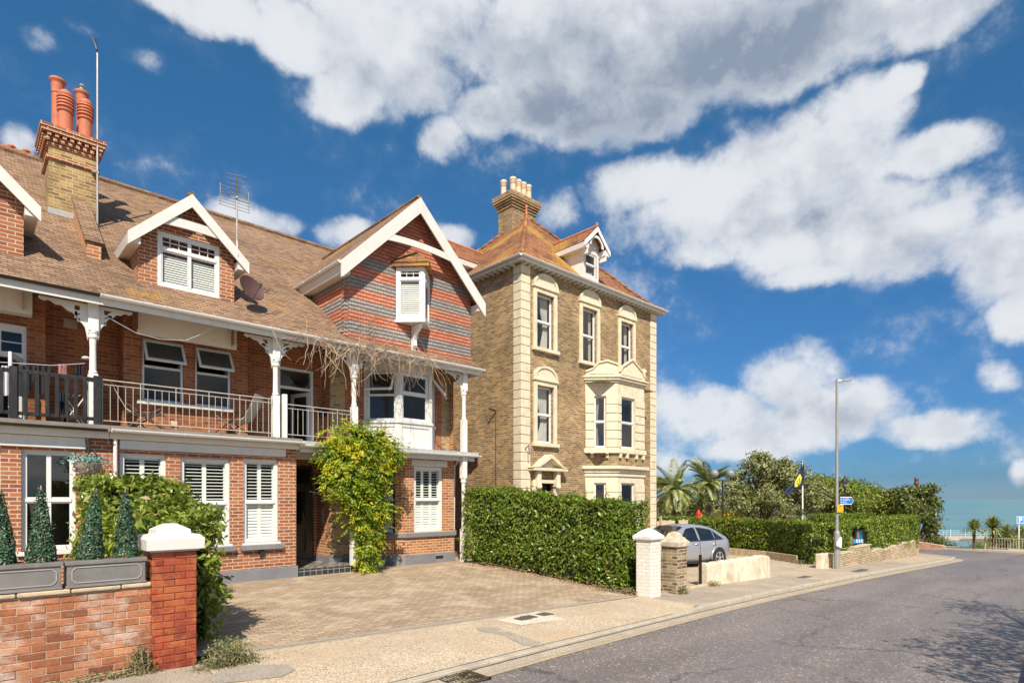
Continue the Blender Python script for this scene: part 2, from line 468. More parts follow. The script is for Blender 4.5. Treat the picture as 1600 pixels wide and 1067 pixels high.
def build_mats():
    loose_brick('loose_red', (0.33, 0.12, 0.06), (0.49, 0.215, 0.11), (0.25, 0.09, 0.05), bloom=0.75)
    loose_brick('loose_painted', (0.31, 0.060, 0.030), (0.40, 0.085, 0.035), (0.23, 0.042, 0.024), rough=0.5, blobs=(0.44, 0.135, 0.045), spec=0.4)
    plain('mortar_tan', (0.47, 0.36, 0.25), 0.95, var=0.3, scale=6, bump=0.8, dirt=(0.30, 0.22, 0.15), dirt_amt=0.5)
    plain('mortar_red', (0.22, 0.035, 0.015), 0.6, var=0.3, scale=6, bump=0.8)
    brick('red_brick', (0.30, 0.095, 0.045), (0.44, 0.165, 0.08), (0.60, 0.46, 0.33), ms=0.010, c3=(0.24, 0.085, 0.055), soot=0.15, stain=(0.36, 0.13, 0.06), stain_amt=0.3)
    brick('orange_brick', (0.40, 0.15, 0.06), (0.52, 0.22, 0.09), (0.62, 0.47, 0.32), ms=0.010, c3=(0.30, 0.11, 0.06), soot=0.15)
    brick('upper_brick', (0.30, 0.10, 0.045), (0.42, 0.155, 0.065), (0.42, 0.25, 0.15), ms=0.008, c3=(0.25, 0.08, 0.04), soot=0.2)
    brick('yellow_brick', (0.34, 0.24, 0.12), (0.52, 0.36, 0.17), (0.44, 0.34, 0.22), ms=0.009, c3=(0.20, 0.14, 0.09), soot=0.3)
    brick('stock_brick', (0.22, 0.138, 0.070), (0.47, 0.30, 0.135), (0.43, 0.33, 0.21), ms=0.012, c3=(0.165, 0.11, 0.07), c3_amt=0.22, soot=0.3, stain=(0.13, 0.09, 0.055), stain_amt=0.28, wob=0.009)
    brick('chimney_brick', (0.27, 0.18, 0.08), (0.46, 0.31, 0.13), (0.50, 0.38, 0.22), ms=0.011, wob=.010, c3=(0.19, 0.12, 0.06), soot=0.35, stain=(0.08, 0.055, 0.035), stain_amt=0.55)
    brick('garden_brick', (0.36, 0.135, 0.07), (0.47, 0.20, 0.105), (0.50, 0.37, 0.25), ms=0.009, c3=(0.29, 0.105, 0.06), white=0.42, soot=0.28, wob=0.018, stain=(0.45, 0.20, 0.10), stain_amt=0.4)
    brick('painted_red_brick', (0.34, 0.060, 0.022), (0.42, 0.085, 0.026), (0.24, 0.042, 0.018), ms=0.004, rough=0.55, bump=0.9, soot=0.35, stain=(0.50, 0.13, 0.03), stain_amt=0.9, wob=0.03)
    brick('white_brick', (0.76, 0.72, 0.65), (0.80, 0.76, 0.70), (0.72, 0.67, 0.59), ms=0.007, rough=0.7, bump=0.8, soot=0.1, wob=0.02, stain=(0.58, 0.52, 0.43), stain_amt=0.35)
    brick('pillar_stock_brick', (0.25, 0.18, 0.11), (0.50, 0.38, 0.22), (0.58, 0.47, 0.33), ms=0.012, c3=(0.12, 0.08, 0.06), soot=0.3, bump=0.9, wob=0.012, stain=(0.08, 0.07, 0.065), stain_amt=0.6)
    brick('rubble_stone', (0.46, 0.33, 0.19), (0.68, 0.52, 0.32), (0.30, 0.22, 0.13), bw=0.21, bh=0.07, ms=0.014, c3=(0.74, 0.64, 0.48), soot=0.3, bump=1.0, wob=0.05, white=0.3)
    brick('block_paving', (0.38, 0.275, 0.185), (0.53, 0.395, 0.27), (0.20, 0.15, 0.11), bw=0.20, bh=0.10, ms=0.008, c3=(0.37, 0.28, 0.20), soot=0.22, bump=0.5, stain=(0.62, 0.49, 0.36), stain_amt=0.6, wob=0.008)
    brick('porch_tile', (0.035, 0.035, 0.04), (0.40, 0.36, 0.30), (0.25, 0.22, 0.2), bw=0.1, bh=0.1, ms=0.004, rough=0.4, off=0.0, soot=0.1)
    brick('step_tile', (0.03, 0.032, 0.036), (0.05, 0.052, 0.058), (0.4, 0.38, 0.35), bw=0.15, bh=0.12, ms=0.006, rough=0.4, off=0.0, soot=0.1)
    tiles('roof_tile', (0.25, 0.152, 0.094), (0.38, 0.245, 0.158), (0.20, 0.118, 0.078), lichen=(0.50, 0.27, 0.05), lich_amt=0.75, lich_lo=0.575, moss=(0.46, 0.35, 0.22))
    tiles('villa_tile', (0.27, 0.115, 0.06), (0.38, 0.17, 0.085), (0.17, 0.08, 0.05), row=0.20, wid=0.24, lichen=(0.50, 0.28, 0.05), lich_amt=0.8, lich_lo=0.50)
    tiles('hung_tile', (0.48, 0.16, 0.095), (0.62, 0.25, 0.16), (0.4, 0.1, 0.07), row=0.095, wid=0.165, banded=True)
    plain('lichen_tile', (0.55, 0.32, 0.05), 0.9, var=0.3, scale=8, bump=0.5, dirt=(0.30, 0.20, 0.11), dirt_amt=0.9)
    plain('white_paint', (0.68, 0.66, 0.62), 0.45, var=0.05, dirt=(0.50, 0.45, 0.38), dirt_amt=0.4)
    plain('flaking_white', (0.80, 0.78, 0.74), 0.6, var=0.07, scale=6, dirt=(0.42, 0.36, 0.30), dirt_amt=0.5, bump=0.3)
    plain('upvc_white', (0.72, 0.72, 0.71), 0.3, var=0.02)
    plain('cream_board', (0.78, 0.73, 0.64), 0.55, var=0.05, dirt=(0.60, 0.54, 0.44), dirt_amt=0.3)
    plain('roughcast', (0.74, 0.72, 0.68), 0.8, var=0.05, scale=5, bump=1.0)
    plain('stone', (0.70, 0.61, 0.44), 0.75, var=0.12, scale=3.5, dirt=(0.40, 0.32, 0.21), dirt_amt=0.55, bump=0.2)
    plain('stone_carved', (0.74, 0.65, 0.48), 0.8, var=0.12, scale=14, bump=1.0, dirt=(0.5, 0.41, 0.28), dirt_amt=0.5)
    plain('coping_stone', (0.55, 0.43, 0.29), 0.9, var=0.3, scale=4, bump=0.6, dirt=(0.35, 0.27, 0.19), dirt_amt=0.6)
    plain('weathered_stone', (0.56, 0.47, 0.34), 0.95, var=0.3, scale=6, bump=1.0, dirt=(0.33, 0.27, 0.2), dirt_amt=0.7)
    plain('cream_render', (0.70, 0.60, 0.45), 0.9, var=0.2, scale=2.6, bump=1.0, dirt=(0.42, 0.28, 0.15), dirt_amt=0.9)
    plain('plinth_grey', (0.20, 0.20, 0.215), 0.6, var=0.12, scale=2, bump=0.1, dirt=(0.30, 0.29, 0.28), dirt_amt=0.4)
    plain('lead_grey', (0.40, 0.40, 0.41), 0.55, var=0.15, scale=4, dirt=(0.62, 0.60, 0.56), dirt_amt=0.4)
    plain('roofing_felt', (0.23, 0.20, 0.17), 0.95, var=0.2, scale=5, bump=0.4)
    plain('planter_grey', (0.19, 0.178, 0.17), 0.5, var=0.15, scale=5, dirt=(0.27, 0.25, 0.24), dirt_amt=0.5)
    plain('planter_line', (0.36, 0.34, 0.32), 0.5, var=0.1)
    plain('terracotta', (0.50, 0.15, 0.075), 0.7, var=0.18, scale=5, dirt=(0.30, 0.13, 0.08), dirt_amt=0.6, bump=0.15)
    plain('cream_pot', (0.66, 0.52, 0.36), 0.7, var=0.15, scale=5, dirt=(0.45, 0.33, 0.21), dirt_amt=0.5)
    plain('red_ridge', (0.52, 0.18, 0.085), 0.8, var=0.25, scale=6, dirt=(0.35, 0.2, 0.1), dirt_amt=0.5)
    plain('black_paint', (0.013, 0.013, 0.014), 0.5, var=0.3, scale=5, dirt=(0.12, 0.10, 0.085), dirt_amt=0.3)
    plain('black_plastic', (0.02, 0.02, 0.022), 0.4, var=0.1)
    plain('dark_room', (0.05, 0.045, 0.04), 0.9)
    plain('room_wall', (0.30, 0.27, 0.24), 0.9)
    plain('blind_white', (0.66, 0.66, 0.62), 0.6, var=0.02)
    plain('shutter_cream', (0.80, 0.80, 0.74), 0.5, var=0.03)
    plain('blind_grey', (0.12, 0.108, 0.095), 0.8, var=0.03)
    plain('curtain', (0.66, 0.60, 0.53), 0.9, var=0.1, scale=5)
    plain('galvanised', (0.36, 0.35, 0.33), 0.45, metal=0.3, var=0.15, scale=8)
    plain('steel_dark', (0.10, 0.095, 0.09), 0.5, metal=0.5, var=0.2, scale=9, dirt=(0.25, 0.14, 0.07), dirt_amt=0.5)
    plain('rail_metal', (0.50, 0.46, 0.40), 0.5, metal=0.0, var=0.15, scale=10, dirt=(0.40, 0.28, 0.18), dirt_amt=0.5)
    plain('door_green', (0.055, 0.052, 0.035), 0.35, var=0.1)
    plain('fabric_black', (0.018, 0.018, 0.02), 0.85, var=0.3, scale=8)
    plain('fabric_navy', (0.012, 0.016, 0.035), 0.85, var=0.3, scale=8)
    plain('fabric_pale', (0.66, 0.64, 0.70), 0.9, var=0.1, scale=6)
    plain('fabric_pink', (0.62, 0.33, 0.34), 0.9, var=0.6, scale=40)
    plain('canvas_grey', (0.47, 0.44, 0.38), 0.8, var=0.1)
    plain('chair_frame', (0.10, 0.05, 0.04), 0.5)
    plain('wood_pale', (0.62, 0.48, 0.34), 0.8, var=0.3, scale=7, dirt=(0.36, 0.28, 0.20), dirt_amt=0.6)
    plain('wood_grey', (0.44, 0.38, 0.30), 0.9, var=0.25, scale=6)
    plain('bark', (0.12, 0.085, 0.055), 0.95, var=0.4, scale=9, bump=0.8)
    plain('vine_wood', (0.44, 0.32, 0.22), 0.9, var=0.3, scale=9)
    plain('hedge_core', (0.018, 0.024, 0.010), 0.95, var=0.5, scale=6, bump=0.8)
    plain('soil', (0.14, 0.085, 0.05), 0.95, var=0.4, scale=8, bump=1.0)
    plain('rubber', (0.018, 0.018, 0.019), 0.75, var=0.1)
    plain('alloy', (0.62, 0.62, 0.63), 0.3, metal=0.7, var=0.05)
    plain('sign_yellow', (0.80, 0.37, 0.015), 0.5, var=0.03)
    plain('sign_blue', (0.015, 0.13, 0.50), 0.4, var=0.02)
    plain('sky_blue_sign', (0.03, 0.27, 0.62), 0.4, var=0.02)
    plain('sign_white', (0.84, 0.84, 0.84), 0.4, var=0.02)
    plain('yellow_wall', (0.78, 0.55, 0.06), 0.7, var=0.05)
    plain('red_gloss', (0.60, 0.03, 0.02), 0.35, var=0.1)
    plain('flag_navy', (0.02, 0.03, 0.075), 0.8, var=0.15)
    plain('flag_yellow', (0.75, 0.66, 0.03), 0.8, var=0.1)
    plain('orange_wall', (0.55, 0.25, 0.13), 0.8, var=0.1)
    plain('board_pink', (0.70, 0.10, 0.22), 0.5, var=0.05)
    plain('board_teal', (0.02, 0.16, 0.27), 0.4, var=0.3, scale=9)
    plain('basket_teal', (0.16, 0.33, 0.30), 0.7, var=0.3, scale=20)
    plain('basket_twig', (0.30, 0.27, 0.22), 0.9, var=0.5, scale=20)
    plain('kerb_stone', (0.46, 0.40, 0.32), 0.85, var=0.18, scale=3.5, bump=0.3, dirt=(0.30, 0.26, 0.2), dirt_amt=0.4)
    plain('globe', (0.26, 0.25, 0.24), 0.15, var=0.05)
    plain('iron_grate', (0.10, 0.075, 0.05), 0.6, metal=0.5, var=0.4, scale=12, bump=0.5, dirt=(0.2, 0.12, 0.06), dirt_amt=0.6)
    plain('inspection_cover', (0.16, 0.145, 0.125), 0.6, metal=0.4, var=0.3, scale=30, bump=0.6)
    plain('pier_concrete', (0.50, 0.38, 0.28), 0.9, var=0.15, scale=0.3)
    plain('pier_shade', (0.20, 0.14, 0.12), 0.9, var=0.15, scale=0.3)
    plain('pale_path', (0.60, 0.47, 0.34), 0.95, var=0.12, scale=1, bump=0.2)
    ground_mat('resin_gravel', (0.50, 0.40, 0.29), (0.60, 0.49, 0.365), 1.6, speck=(0.30, 0.20, 0.12), speck_scale=75, speck_amt=0.18, patch=(0.52, 0.37, 0.23), patch_scale=1.1, patch_amt=0.5)
    ground_mat('asphalt', (0.170, 0.143, 0.136), (0.235, 0.198, 0.184), 0.9, speck=(0.52, 0.46, 0.39), speck_scale=48, speck_amt=0.07, patch=(0.150, 0.140, 0.155), patch_scale=0.30, patch_amt=0.8, stretch=(0.22, 1, 1), rough=0.6, cracks=True)
    ground_mat('footway_asphalt', (0.34, 0.28, 0.22), (0.44, 0.36, 0.28), 1.5, speck=(0.5, 0.42, 0.33), speck_scale=90, speck_amt=0.12, patch=(0.27, 0.225, 0.185), patch_scale=0.8, patch_amt=0.5)
    ground_mat('asphalt_patch', (0.33, 0.28, 0.23), (0.40, 0.34, 0.28), 3, speck=(0.42, 0.36, 0.3), speck_scale=90, speck_amt=0.12)
    ground_mat('channel', (0.44, 0.36, 0.28), (0.54, 0.45, 0.36), 2.0, speck=(0.3, 0.25, 0.2), speck_scale=90, speck_amt=0.25, patch=(0.36, 0.30, 0.24), patch_scale=1.5)
    ground_mat('concrete_pad', (0.60, 0.52, 0.40), (0.68, 0.60, 0.47), 3, speck_scale=90)
    ground_mat('yard_gravel', (0.40, 0.31, 0.22), (0.52, 0.41, 0.30), 1.3, speck=(0.6, 0.5, 0.4), speck_scale=60, speck_amt=0.2, patch=(0.34, 0.26, 0.19), patch_scale=0.8)
    ground_mat('paving_slab', (0.42, 0.33, 0.24), (0.54, 0.43, 0.31), 1.3, speck=(0.3, 0.25, 0.18), speck_scale=60, speck_amt=0.1)
    ground_mat('grass_ground', (0.12, 0.12, 0.045), (0.2, 0.17, 0.08), 2, speck_scale=60)
    # worn yellow line
    m, t, b = base_mat('yellow_line')
    p = obj3(t)
    n = t.noise(p, 14, 8, 0.75)
    t.put(b.inputs['Base Color'], t.mix(t.mr(n, 0.36, 0.58), (0.60, 0.42, 0.18), (0.36, 0.30, 0.235)))
    b.inputs['Roughness'].default_value = 0.8
    # sea
    m, t, b = base_mat('sea_water')
    p = obj3(t)
    nn = t.noise(t.mapping(p, scale=(0.35, 1, 1)), 0.03, 6, 0.6)
    colr = t.mix(t.mr(nn, 0.3, 0.7), (0.085, 0.205, 0.225), (0.12, 0.26, 0.27))
    crest = t.noise(p, 0.14, 8, 0.7)
    colr = t.mix(t.mr(crest, 0.70, 0.73, 0, 0.6), colr, (0.7, 0.75, 0.75))
    t.put(b.inputs['Base Color'], colr)
    b.inputs['Roughness'].default_value = 0.32
    b.inputs['Specular IOR Level'].default_value = 0.25
    t.put(b.inputs['Normal'], t.bump(t.noise(p, 0.5, 6, 0.65), 0.6, 0.5))
    # car
    m, t, b = base_mat('car_silver')
    b.inputs['Base Color'].default_value = (0.40, 0.41, 0.44, 1)
    b.inputs['Metallic'].default_value = 0.45
    b.inputs['Roughness'].default_value = 0.32
    b.inputs['Coat Weight'].default_value = 0.6
    b.inputs['Coat Roughness'].default_value = 0.06
    m, t, b = base_mat('car_glass')
    b.inputs['Base Color'].default_value = (0.012, 0.014, 0.016, 1)
    b.inputs['Roughness'].default_value = 0.04
    b.inputs['Specular IOR Level'].default_value = 0.9
    m, t, b = base_mat('lamp_red')
    b.inputs['Base Color'].default_value = (0.35, 0.015, 0.012, 1)
    b.inputs['Roughness'].default_value = 0.15
    glass_mat('glass', (0.80, 0.84, 0.85), 0.03)
    glass_mat('bright_glass', (0.85, 0.88, 0.88), 0.13)
    glass_mat('clear_glass', (0.95, 0.97, 0.96), -0.02)
    leaf_mat('laurel_leaf', (0.075, 0.13, 0.014), (0.21, 0.285, 0.030), (0.32, 0.38, 0.07), rough=0.32)
    leaf_mat('laurel_pale_leaf', (0.10, 0.15, 0.018), (0.27, 0.33, 0.045), (0.44, 0.47, 0.12), rough=0.30)
    leaf_mat('privet_leaf', (0.08, 0.135, 0.014), (0.25, 0.32, 0.035), (0.38, 0.42, 0.05), rough=0.4)
    leaf_mat('wisteria_leaf', (0.10, 0.18, 0.015), (0.25, 0.34, 0.025), (0.42, 0.46, 0.03), rough=0.45, yellow=(0.62, 0.55, 0.03), trans=0.35)
    leaf_mat('topiary_leaf', (0.022, 0.065, 0.036), (0.075, 0.165, 0.080), (0.20, 0.30, 0.19), rough=0.4, trans=0.1)
    leaf_mat('weed_leaf', (0.10, 0.125, 0.045), (0.22, 0.23, 0.09), (0.30, 0.26, 0.13), rough=0.6)
    leaf_mat('olive_leaf', (0.14, 0.155, 0.05), (0.34, 0.35, 0.14), (0.48, 0.47, 0.24), rough=0.5)
    leaf_mat('pine_leaf', (0.08, 0.13, 0.018), (0.26, 0.32, 0.045), (0.40, 0.43, 0.07), rough=0.5)
    leaf_mat('ivy_leaf', (0.04, 0.075, 0.018), (0.16, 0.19, 0.045), (0.32, 0.29, 0.08), rough=0.4)
    leaf_mat('palm_leaf', (0.10, 0.13, 0.03), (0.30, 0.33, 0.09), (0.50, 0.48, 0.2), rough=0.4)
    leaf_mat('yucca_leaf', (0.10, 0.13, 0.04), (0.32, 0.34, 0.12), (0.55, 0.50, 0.25), rough=0.45)
    leaf_mat('dry_leaf', (0.25, 0.13, 0.05), (0.45, 0.27, 0.12), (0.2, 0.1, 0.05), rough=0.8)


build_mats()
M = MATS


# ---------------------------------------------------------------- scene helpers
def tag(o, label=None, cat=None, group=None, kind=None):
    if label: o['label'] = label
    if cat: o['category'] = cat
    if group: o['group'] = group
    if kind: o['kind'] = kind
    return o


def thing(name, label, cat, loc=(0, 0, 0), rz=0.0, group=None):
    o = bpy.data.objects.new(name, None)
    o.empty_display_size = 0.3
    COL.objects.link(o)
    o.location = loc; o.rotation_euler = (0, 0, rz)
    return tag(o, label, cat, group)


def copy_tree(o, parent=None):
    c = o.copy(); COL.objects.link(c); c.parent = parent
    for ch in o.children:
        copy_tree(ch, c)
    return c


def V(*a):
    return Vector(a)


def attach(o, parent):
    """parent a mesh written in world coordinates to a thing that already stands somewhere"""
    w = Vector((0, 0, 0)); q = parent
    while q is not None:
        w += q.location; q = q.parent
    o.parent = parent
    o.location = -w


class MB:
    def __init__(s):
        s.v = []; s.f = []; s.mi = []; s.k = 0; s.smooth = False

    def face(s, pts):
        i = len(s.v)
        s.v.extend([tuple(p) for p in pts])
        s.f.append(tuple(range(i, i + len(pts)))); s.mi.append(s.k)

    def box(s, x0, x1, y0, y1, z0, z1):
        s.obox(V(x0, y0, z0), V(x1 - x0, 0, 0), V(0, y1 - y0, 0), V(0, 0, z1 - z0))

    def obox(s, o, a, b, c):
        o = Vector(o)
        p = [o, o + a, o + a + b, o + b, o + c, o + a + c, o + a + b + c, o + b + c]
        i = len(s.v)
        s.v.extend([tuple(q) for q in p])
        fl = [(0, 3, 2, 1), (4, 5, 6, 7), (0, 1, 5, 4), (1, 2, 6, 5), (2, 3, 7, 6), (3, 0, 4, 7)]
        if a.cross(b).dot(c) < 0:
            fl = [q[::-1] for q in fl]
        for q in fl:
            s.f.append(tuple(i + j for j in q)); s.mi.append(s.k)

    def bar(s, p, q, w, h, up=(0, 0, 1)):
        p = Vector(p); q = Vector(q); d = (q - p)
        up = Vector(up)
        a = d.cross(up)
        if a.length < 1e-6:
            a = Vector((1, 0, 0))
        a.normalize()
        b = a.cross(d).normalized()
        s.obox(p - a * w / 2 - b * h / 2, d, a * w, b * h)

    def prism(s, pts, ext):
        """planar polygon extruded along ext"""
        ext = Vector(ext)
        pts = [Vector(p) for p in pts]
        n = len(pts)
        nn = Vector((0, 0, 0))
        for i in range(n):
            nn += pts[i].cross(pts[(i + 1) % n])
        if nn.dot(ext) > 0:
            pts = pts[::-1]
        i0 = len(s.v)
        s.v.extend([tuple(p) for p in pts]); s.v.extend([tuple(p + ext) for p in pts])
        s.f.append(tuple(range(i0, i0 + n))); s.mi.append(s.k)
        s.f.append(tuple(range(i0 + 2 * n - 1, i0 + n - 1, -1))); s.mi.append(s.k)
        for i in range(n):
            j = (i + 1) % n
            s.f.append((i0 + j, i0 + i, i0 + n + i, i0 + n + j)); s.mi.append(s.k)

    def slab(s, p0, p1, p2, p3, t):
        """four corners of the upper face, thickness t downwards along the normal"""
        p = [Vector(q) for q in (p0, p1, p2, p3)]
        n = (p[1] - p[0]).cross(p[3] - p[0]).normalized()
        if n.z < 0: n = -n
        s.prism(p, -n * t)

    def tube(s, pts, r, n=8, cap=True):
        pts = [Vector(p) for p in pts]
        rr = r if isinstance(r, (list, tuple)) else [r] * len(pts)
        rings = []
        ref = None
        for i, p in enumerate(pts):
            d = (pts[min(i + 1, len(pts) - 1)] - pts[max(i - 1, 0)]).normalized()
            if ref is None:
                ref = Vector((0, 0, 1)) if abs(d.z) < 0.9 else Vector((1, 0, 0))
            a = d.cross(ref)
            if a.length < 1e-5:
                a = d.cross(Vector((0, 1, 0)))
            a.normalize(); b = d.cross(a).normalized(); ref = a.cross(d) * -1 if False else ref
            i0 = len(s.v)
            for k in range(n):
                w = 2 * pi * k / n
                s.v.append(tuple(p + a * cos(w) * rr[i] + b * sin(w) * rr[i]))
            rings.append(i0)
        for i in range(len(rings) - 1):
            for k in range(n):
                k2 = (k + 1) % n
                s.f.append((rings[i] + k, rings[i + 1] + k, rings[i + 1] + k2, rings[i] + k2)); s.mi.append(s.k)
        if cap:
            s.f.append(tuple(rings[0] + k for k in range(n))); s.mi.append(s.k)
            s.f.append(tuple(rings[-1] + k for k in range(n - 1, -1, -1))); s.mi.append(s.k)

    def lathe(s, c, prof, n=16):
        """prof: (r, z) from the bottom up, about a vertical axis at c"""
        c = Vector(c)
        rings = []
        for (r, z) in prof:
            i0 = len(s.v)
            for k in range(n):
                w = 2 * pi * k / n
                s.v.append((c.x + cos(w) * r, c.y + sin(w) * r, c.z + z))
            rings.append(i0)
        for i in range(len(rings) - 1):
            for k in range(n):
                k2 = (k + 1) % n
                s.f.append((rings[i] + k, rings[i] + k2, rings[i + 1] + k2, rings[i + 1] + k)); s.mi.append(s.k)
        s.f.append(tuple(rings[0] + k for k in range(n - 1, -1, -1))); s.mi.append(s.k)
        s.f.append(tuple(rings[-1] + k for k in range(n))); s.mi.append(s.k)

    def build(s, name, mat, parent=None, smooth=False, bevel=0.0):
        me = bpy.data.meshes.new(name)
        me.from_pydata(s.v, [], s.f)
        mats = mat if isinstance(mat, (list, tuple)) else [mat]
        for m in mats:
            me.materials.append(M[m] if isinstance(m, str) else m)
        if len(mats) > 1:
            me.polygons.foreach_set('material_index', s.mi)
        uvl = me.uv_layers.new(name='UVMap')
        nl = len(me.loops)
        data = np.zeros(nl * 2)
        for p in me.polygons:
            n = p.normal
            if abs(n.z) > 0.92:
                for li in p.loop_indices:
                    c = me.vertices[me.loops[li].vertex_index].co
                    data[2 * li] = c.x; data[2 * li + 1] = c.y
            else:
                tx, ty = -n.y, n.x
                L = sqrt(tx * tx + ty * ty); tx /= L; ty /= L
                sl = max(sqrt(max(0.0, 1 - n.z * n.z)), 1e-4)
                for li in p.loop_indices:
                    c = me.vertices[me.loops[li].vertex_index].co
                    data[2 * li] = c.x * tx + c.y * ty
                    data[2 * li + 1] = c.z / sl
        uvl.data.foreach_set('uv', data)
        if smooth:
            me.polygons.foreach_set('use_smooth', [True] * len(me.polygons))
        me.update()
        o = bpy.data.objects.new(name, me)
        COL.objects.link(o)
        if parent is not None:
            attach(o, parent)
        if bevel:
            b = o.modifiers.new('bevel', 'BEVEL'); b.width = bevel; b.segments = 2; b.limit_method = 'ANGLE'
        return o


def one(fn, name, mat, parent=None, **kw):
    mb = MB(); fn(mb)
    return mb.build(name, mat, parent, **kw)


# frames: an upright plane with its own horizontal axis a, outward axis o and height z
class Fr:
    def __init__(s, ox, oy, dx=1.0, dy=0.0):
        L = sqrt(dx * dx + dy * dy)
        s.o = (ox, oy); s.d = (dx / L, dy / L); s.n = (s.d[1], -s.d[0])

    def P(s, a, o, z):
        return V(s.o[0] + s.d[0] * a + s.n[0] * o, s.o[1] + s.d[1] * a + s.n[1] * o, z)

    def hit(s, u, v=778, off=0.0):
        q = (u - 800) / FOC
        rx, ry = FW[0] + q * RT[0], FW[1] + q * RT[1]
        ox, oy = s.o[0] + s.n[0] * off, s.o[1] + s.n[1] * off
        D = (s.n[0] * ox + s.n[1] * oy) / (s.n[0] * rx + s.n[1] * ry)
        a = (D * rx - ox) * s.d[0] + (D * ry - oy) * s.d[1]
        return a, EYE + (778 - v) / FOC * D

    def a(s, u, off=0.0):
        return s.hit(u, 778, off)[0]

    def z(s, u, v, off=0.0):
        return s.hit(u, v, off)[1]

    def box(s, mb, a0, a1, o0, o1, z0, z1):
        mb.obox(s.P(a0, o0, z0), s.P(a1, o0, z0) - s.P(a0, o0, z0), s.P(a0, o1, z0) - s.P(a0, o0, z0), V(0, 0, z1 - z0))

    def wall(s, mb, a0, a1, z0, z1, holes=(), rev=0.14):
        As = sorted(set([a0, a1] + [h[0] for h in holes] + [h[1] for h in holes]))
        Zs = sorted(set([z0, z1] + [h[2] for h in holes] + [h[3] for h in holes]))
        for i in range(len(As) - 1):
            for j in range(len(Zs) - 1):
                ca, cz = (As[i] + As[i + 1]) / 2, (Zs[j] + Zs[j + 1]) / 2
                if any(h[0] < ca < h[1] and h[2] < cz < h[3] for h in holes):
                    continue
                mb.face([s.P(As[i], 0, Zs[j]), s.P(As[i + 1], 0, Zs[j]), s.P(As[i + 1], 0, Zs[j + 1]), s.P(As[i], 0, Zs[j + 1])])
        for (b0, b1, y0, y1) in holes:
            mb.face([s.P(b0, 0, y0), s.P(b0, -rev, y0), s.P(b0, -rev, y1), s.P(b0, 0, y1)][::-1])
            mb.face([s.P(b1, 0, y0), s.P(b1, -rev, y0), s.P(b1, -rev, y1), s.P(b1, 0, y1)])
            mb.face([s.P(b0, 0, y1), s.P(b0, -rev, y1), s.P(b1, -rev, y1), s.P(b1, 0, y1)][::-1])
            mb.face([s.P(b0, 0, y0), s.P(b0, -rev, y0), s.P(b1, -rev, y0), s.P(b1, 0, y0)])


def leafset(name, pts, nrm, size, mat, parent=None, wid=0.42, spread=0.9, var=0.35, fold=0.25, mats=None, tang=None):
    """many small folded leaves, one mesh; pts, nrm (N,3)"""
    pts = np.asarray(pts, float); nrm = np.asarray(nrm, float)
    N = len(pts)
    n = nrm + rng.normal(0, spread, (N, 3)); n /= np.linalg.norm(n, axis=1)[:, None] + 1e-9
    if tang is None:
        r = rng.normal(0, 1, (N, 3)) + nrm * 0.6
    else:
        r = np.asarray(tang) + rng.normal(0, 0.25, (N, 3))
    tdir = r - n * (r * n).sum(1)[:, None]; tdir /= np.linalg.norm(tdir, axis=1)[:, None] + 1e-9
    w = np.cross(n, tdir)
    L = (size * (1 + rng.uniform(-var, var, N)))[:, None]
    W = L * wid
    v = np.empty((N, 4, 3))
    v[:, 0] = pts - tdir * L / 2
    v[:, 1] = pts + w * W / 2 + n * L * fold * 0.3
    v[:, 2] = pts + tdir * L / 2 - n * L * fold * 0.35
    v[:, 3] = pts - w * W / 2 + n * L * fold * 0.3
    me = bpy.data.meshes.new(name)
    me.vertices.add(N * 4); me.vertices.foreach_set('co', v.reshape(-1))
    me.loops.add(N * 4); me.loops.foreach_set('vertex_index', np.arange(N * 4, dtype=np.int32))
    me.polygons.add(N)
    me.polygons.foreach_set('loop_start', np.arange(0, N * 4, 4, dtype=np.int32))
    me.polygons.foreach_set('loop_total', np.full(N, 4, dtype=np.int32))
    me.materials.append(M[mat])
    me.update(); me.validate()
    o = bpy.data.objects.new(name, me); COL.objects.link(o)
    if parent is not None: attach(o, parent)
    return o


def noise3(p, f, seed=0):
    """cheap smooth lumps for numpy points"""
    r = np.random.default_rng(seed)
    out = np.zeros(len(p))
    for k in range(7):
        d = r.normal(0, 1, 3); ph = r.uniform(0, 6.28)
        out += np.sin(p @ d * f * (1 + 0.35 * k) + ph) / (1 + 0.3 * k)
    return out / 3.0


# ================================================================ TERRAIN
def gx(x):
    if x < 48: return 0.02 - 0.03 * x
    return 0.02 - 0.03 * 48 - 8.6 * min(1.0, (x - 48) / 60.0) ** 0.8


def sst(t):
    t = max(0.0, min(1.0, t)); return t * t * (3 - 2 * t)


def gz(x, y):
    b = gx(x)
    if y <= 7.2 or x > 11.9: return b
    k = sst((y - 7.2) / 6.1)
    w = 1 - sst((x - 11.0) / 0.9)
    return b + (0.0 - b) * k * w


KERB = [(-30, 4.9), (-6, 4.95), (0, 5.15), (3.6, 5.37), (6, 5.58), (8.5, 5.75), (11, 5.9), (14, 6.0), (20, 6.08), (26, 6.02), (31, 5.92), (34.2, 5.88), (35.6, 6.05), (36.6, 6.6), (37.2, 7.6), (37.5, 9.5), (37.8, 14), (38.5, 30), (40, 80)]


def kerb_y(x):
    for (x0, y0), (x1, y1) in zip(KERB, KERB[1:]):
        if x0 <= x <= x1: return y0 + (y1 - y0) * (x - x0) / (x1 - x0)
    return KERB[0][1] if x < KERB[0][0] else KERB[-1][1]


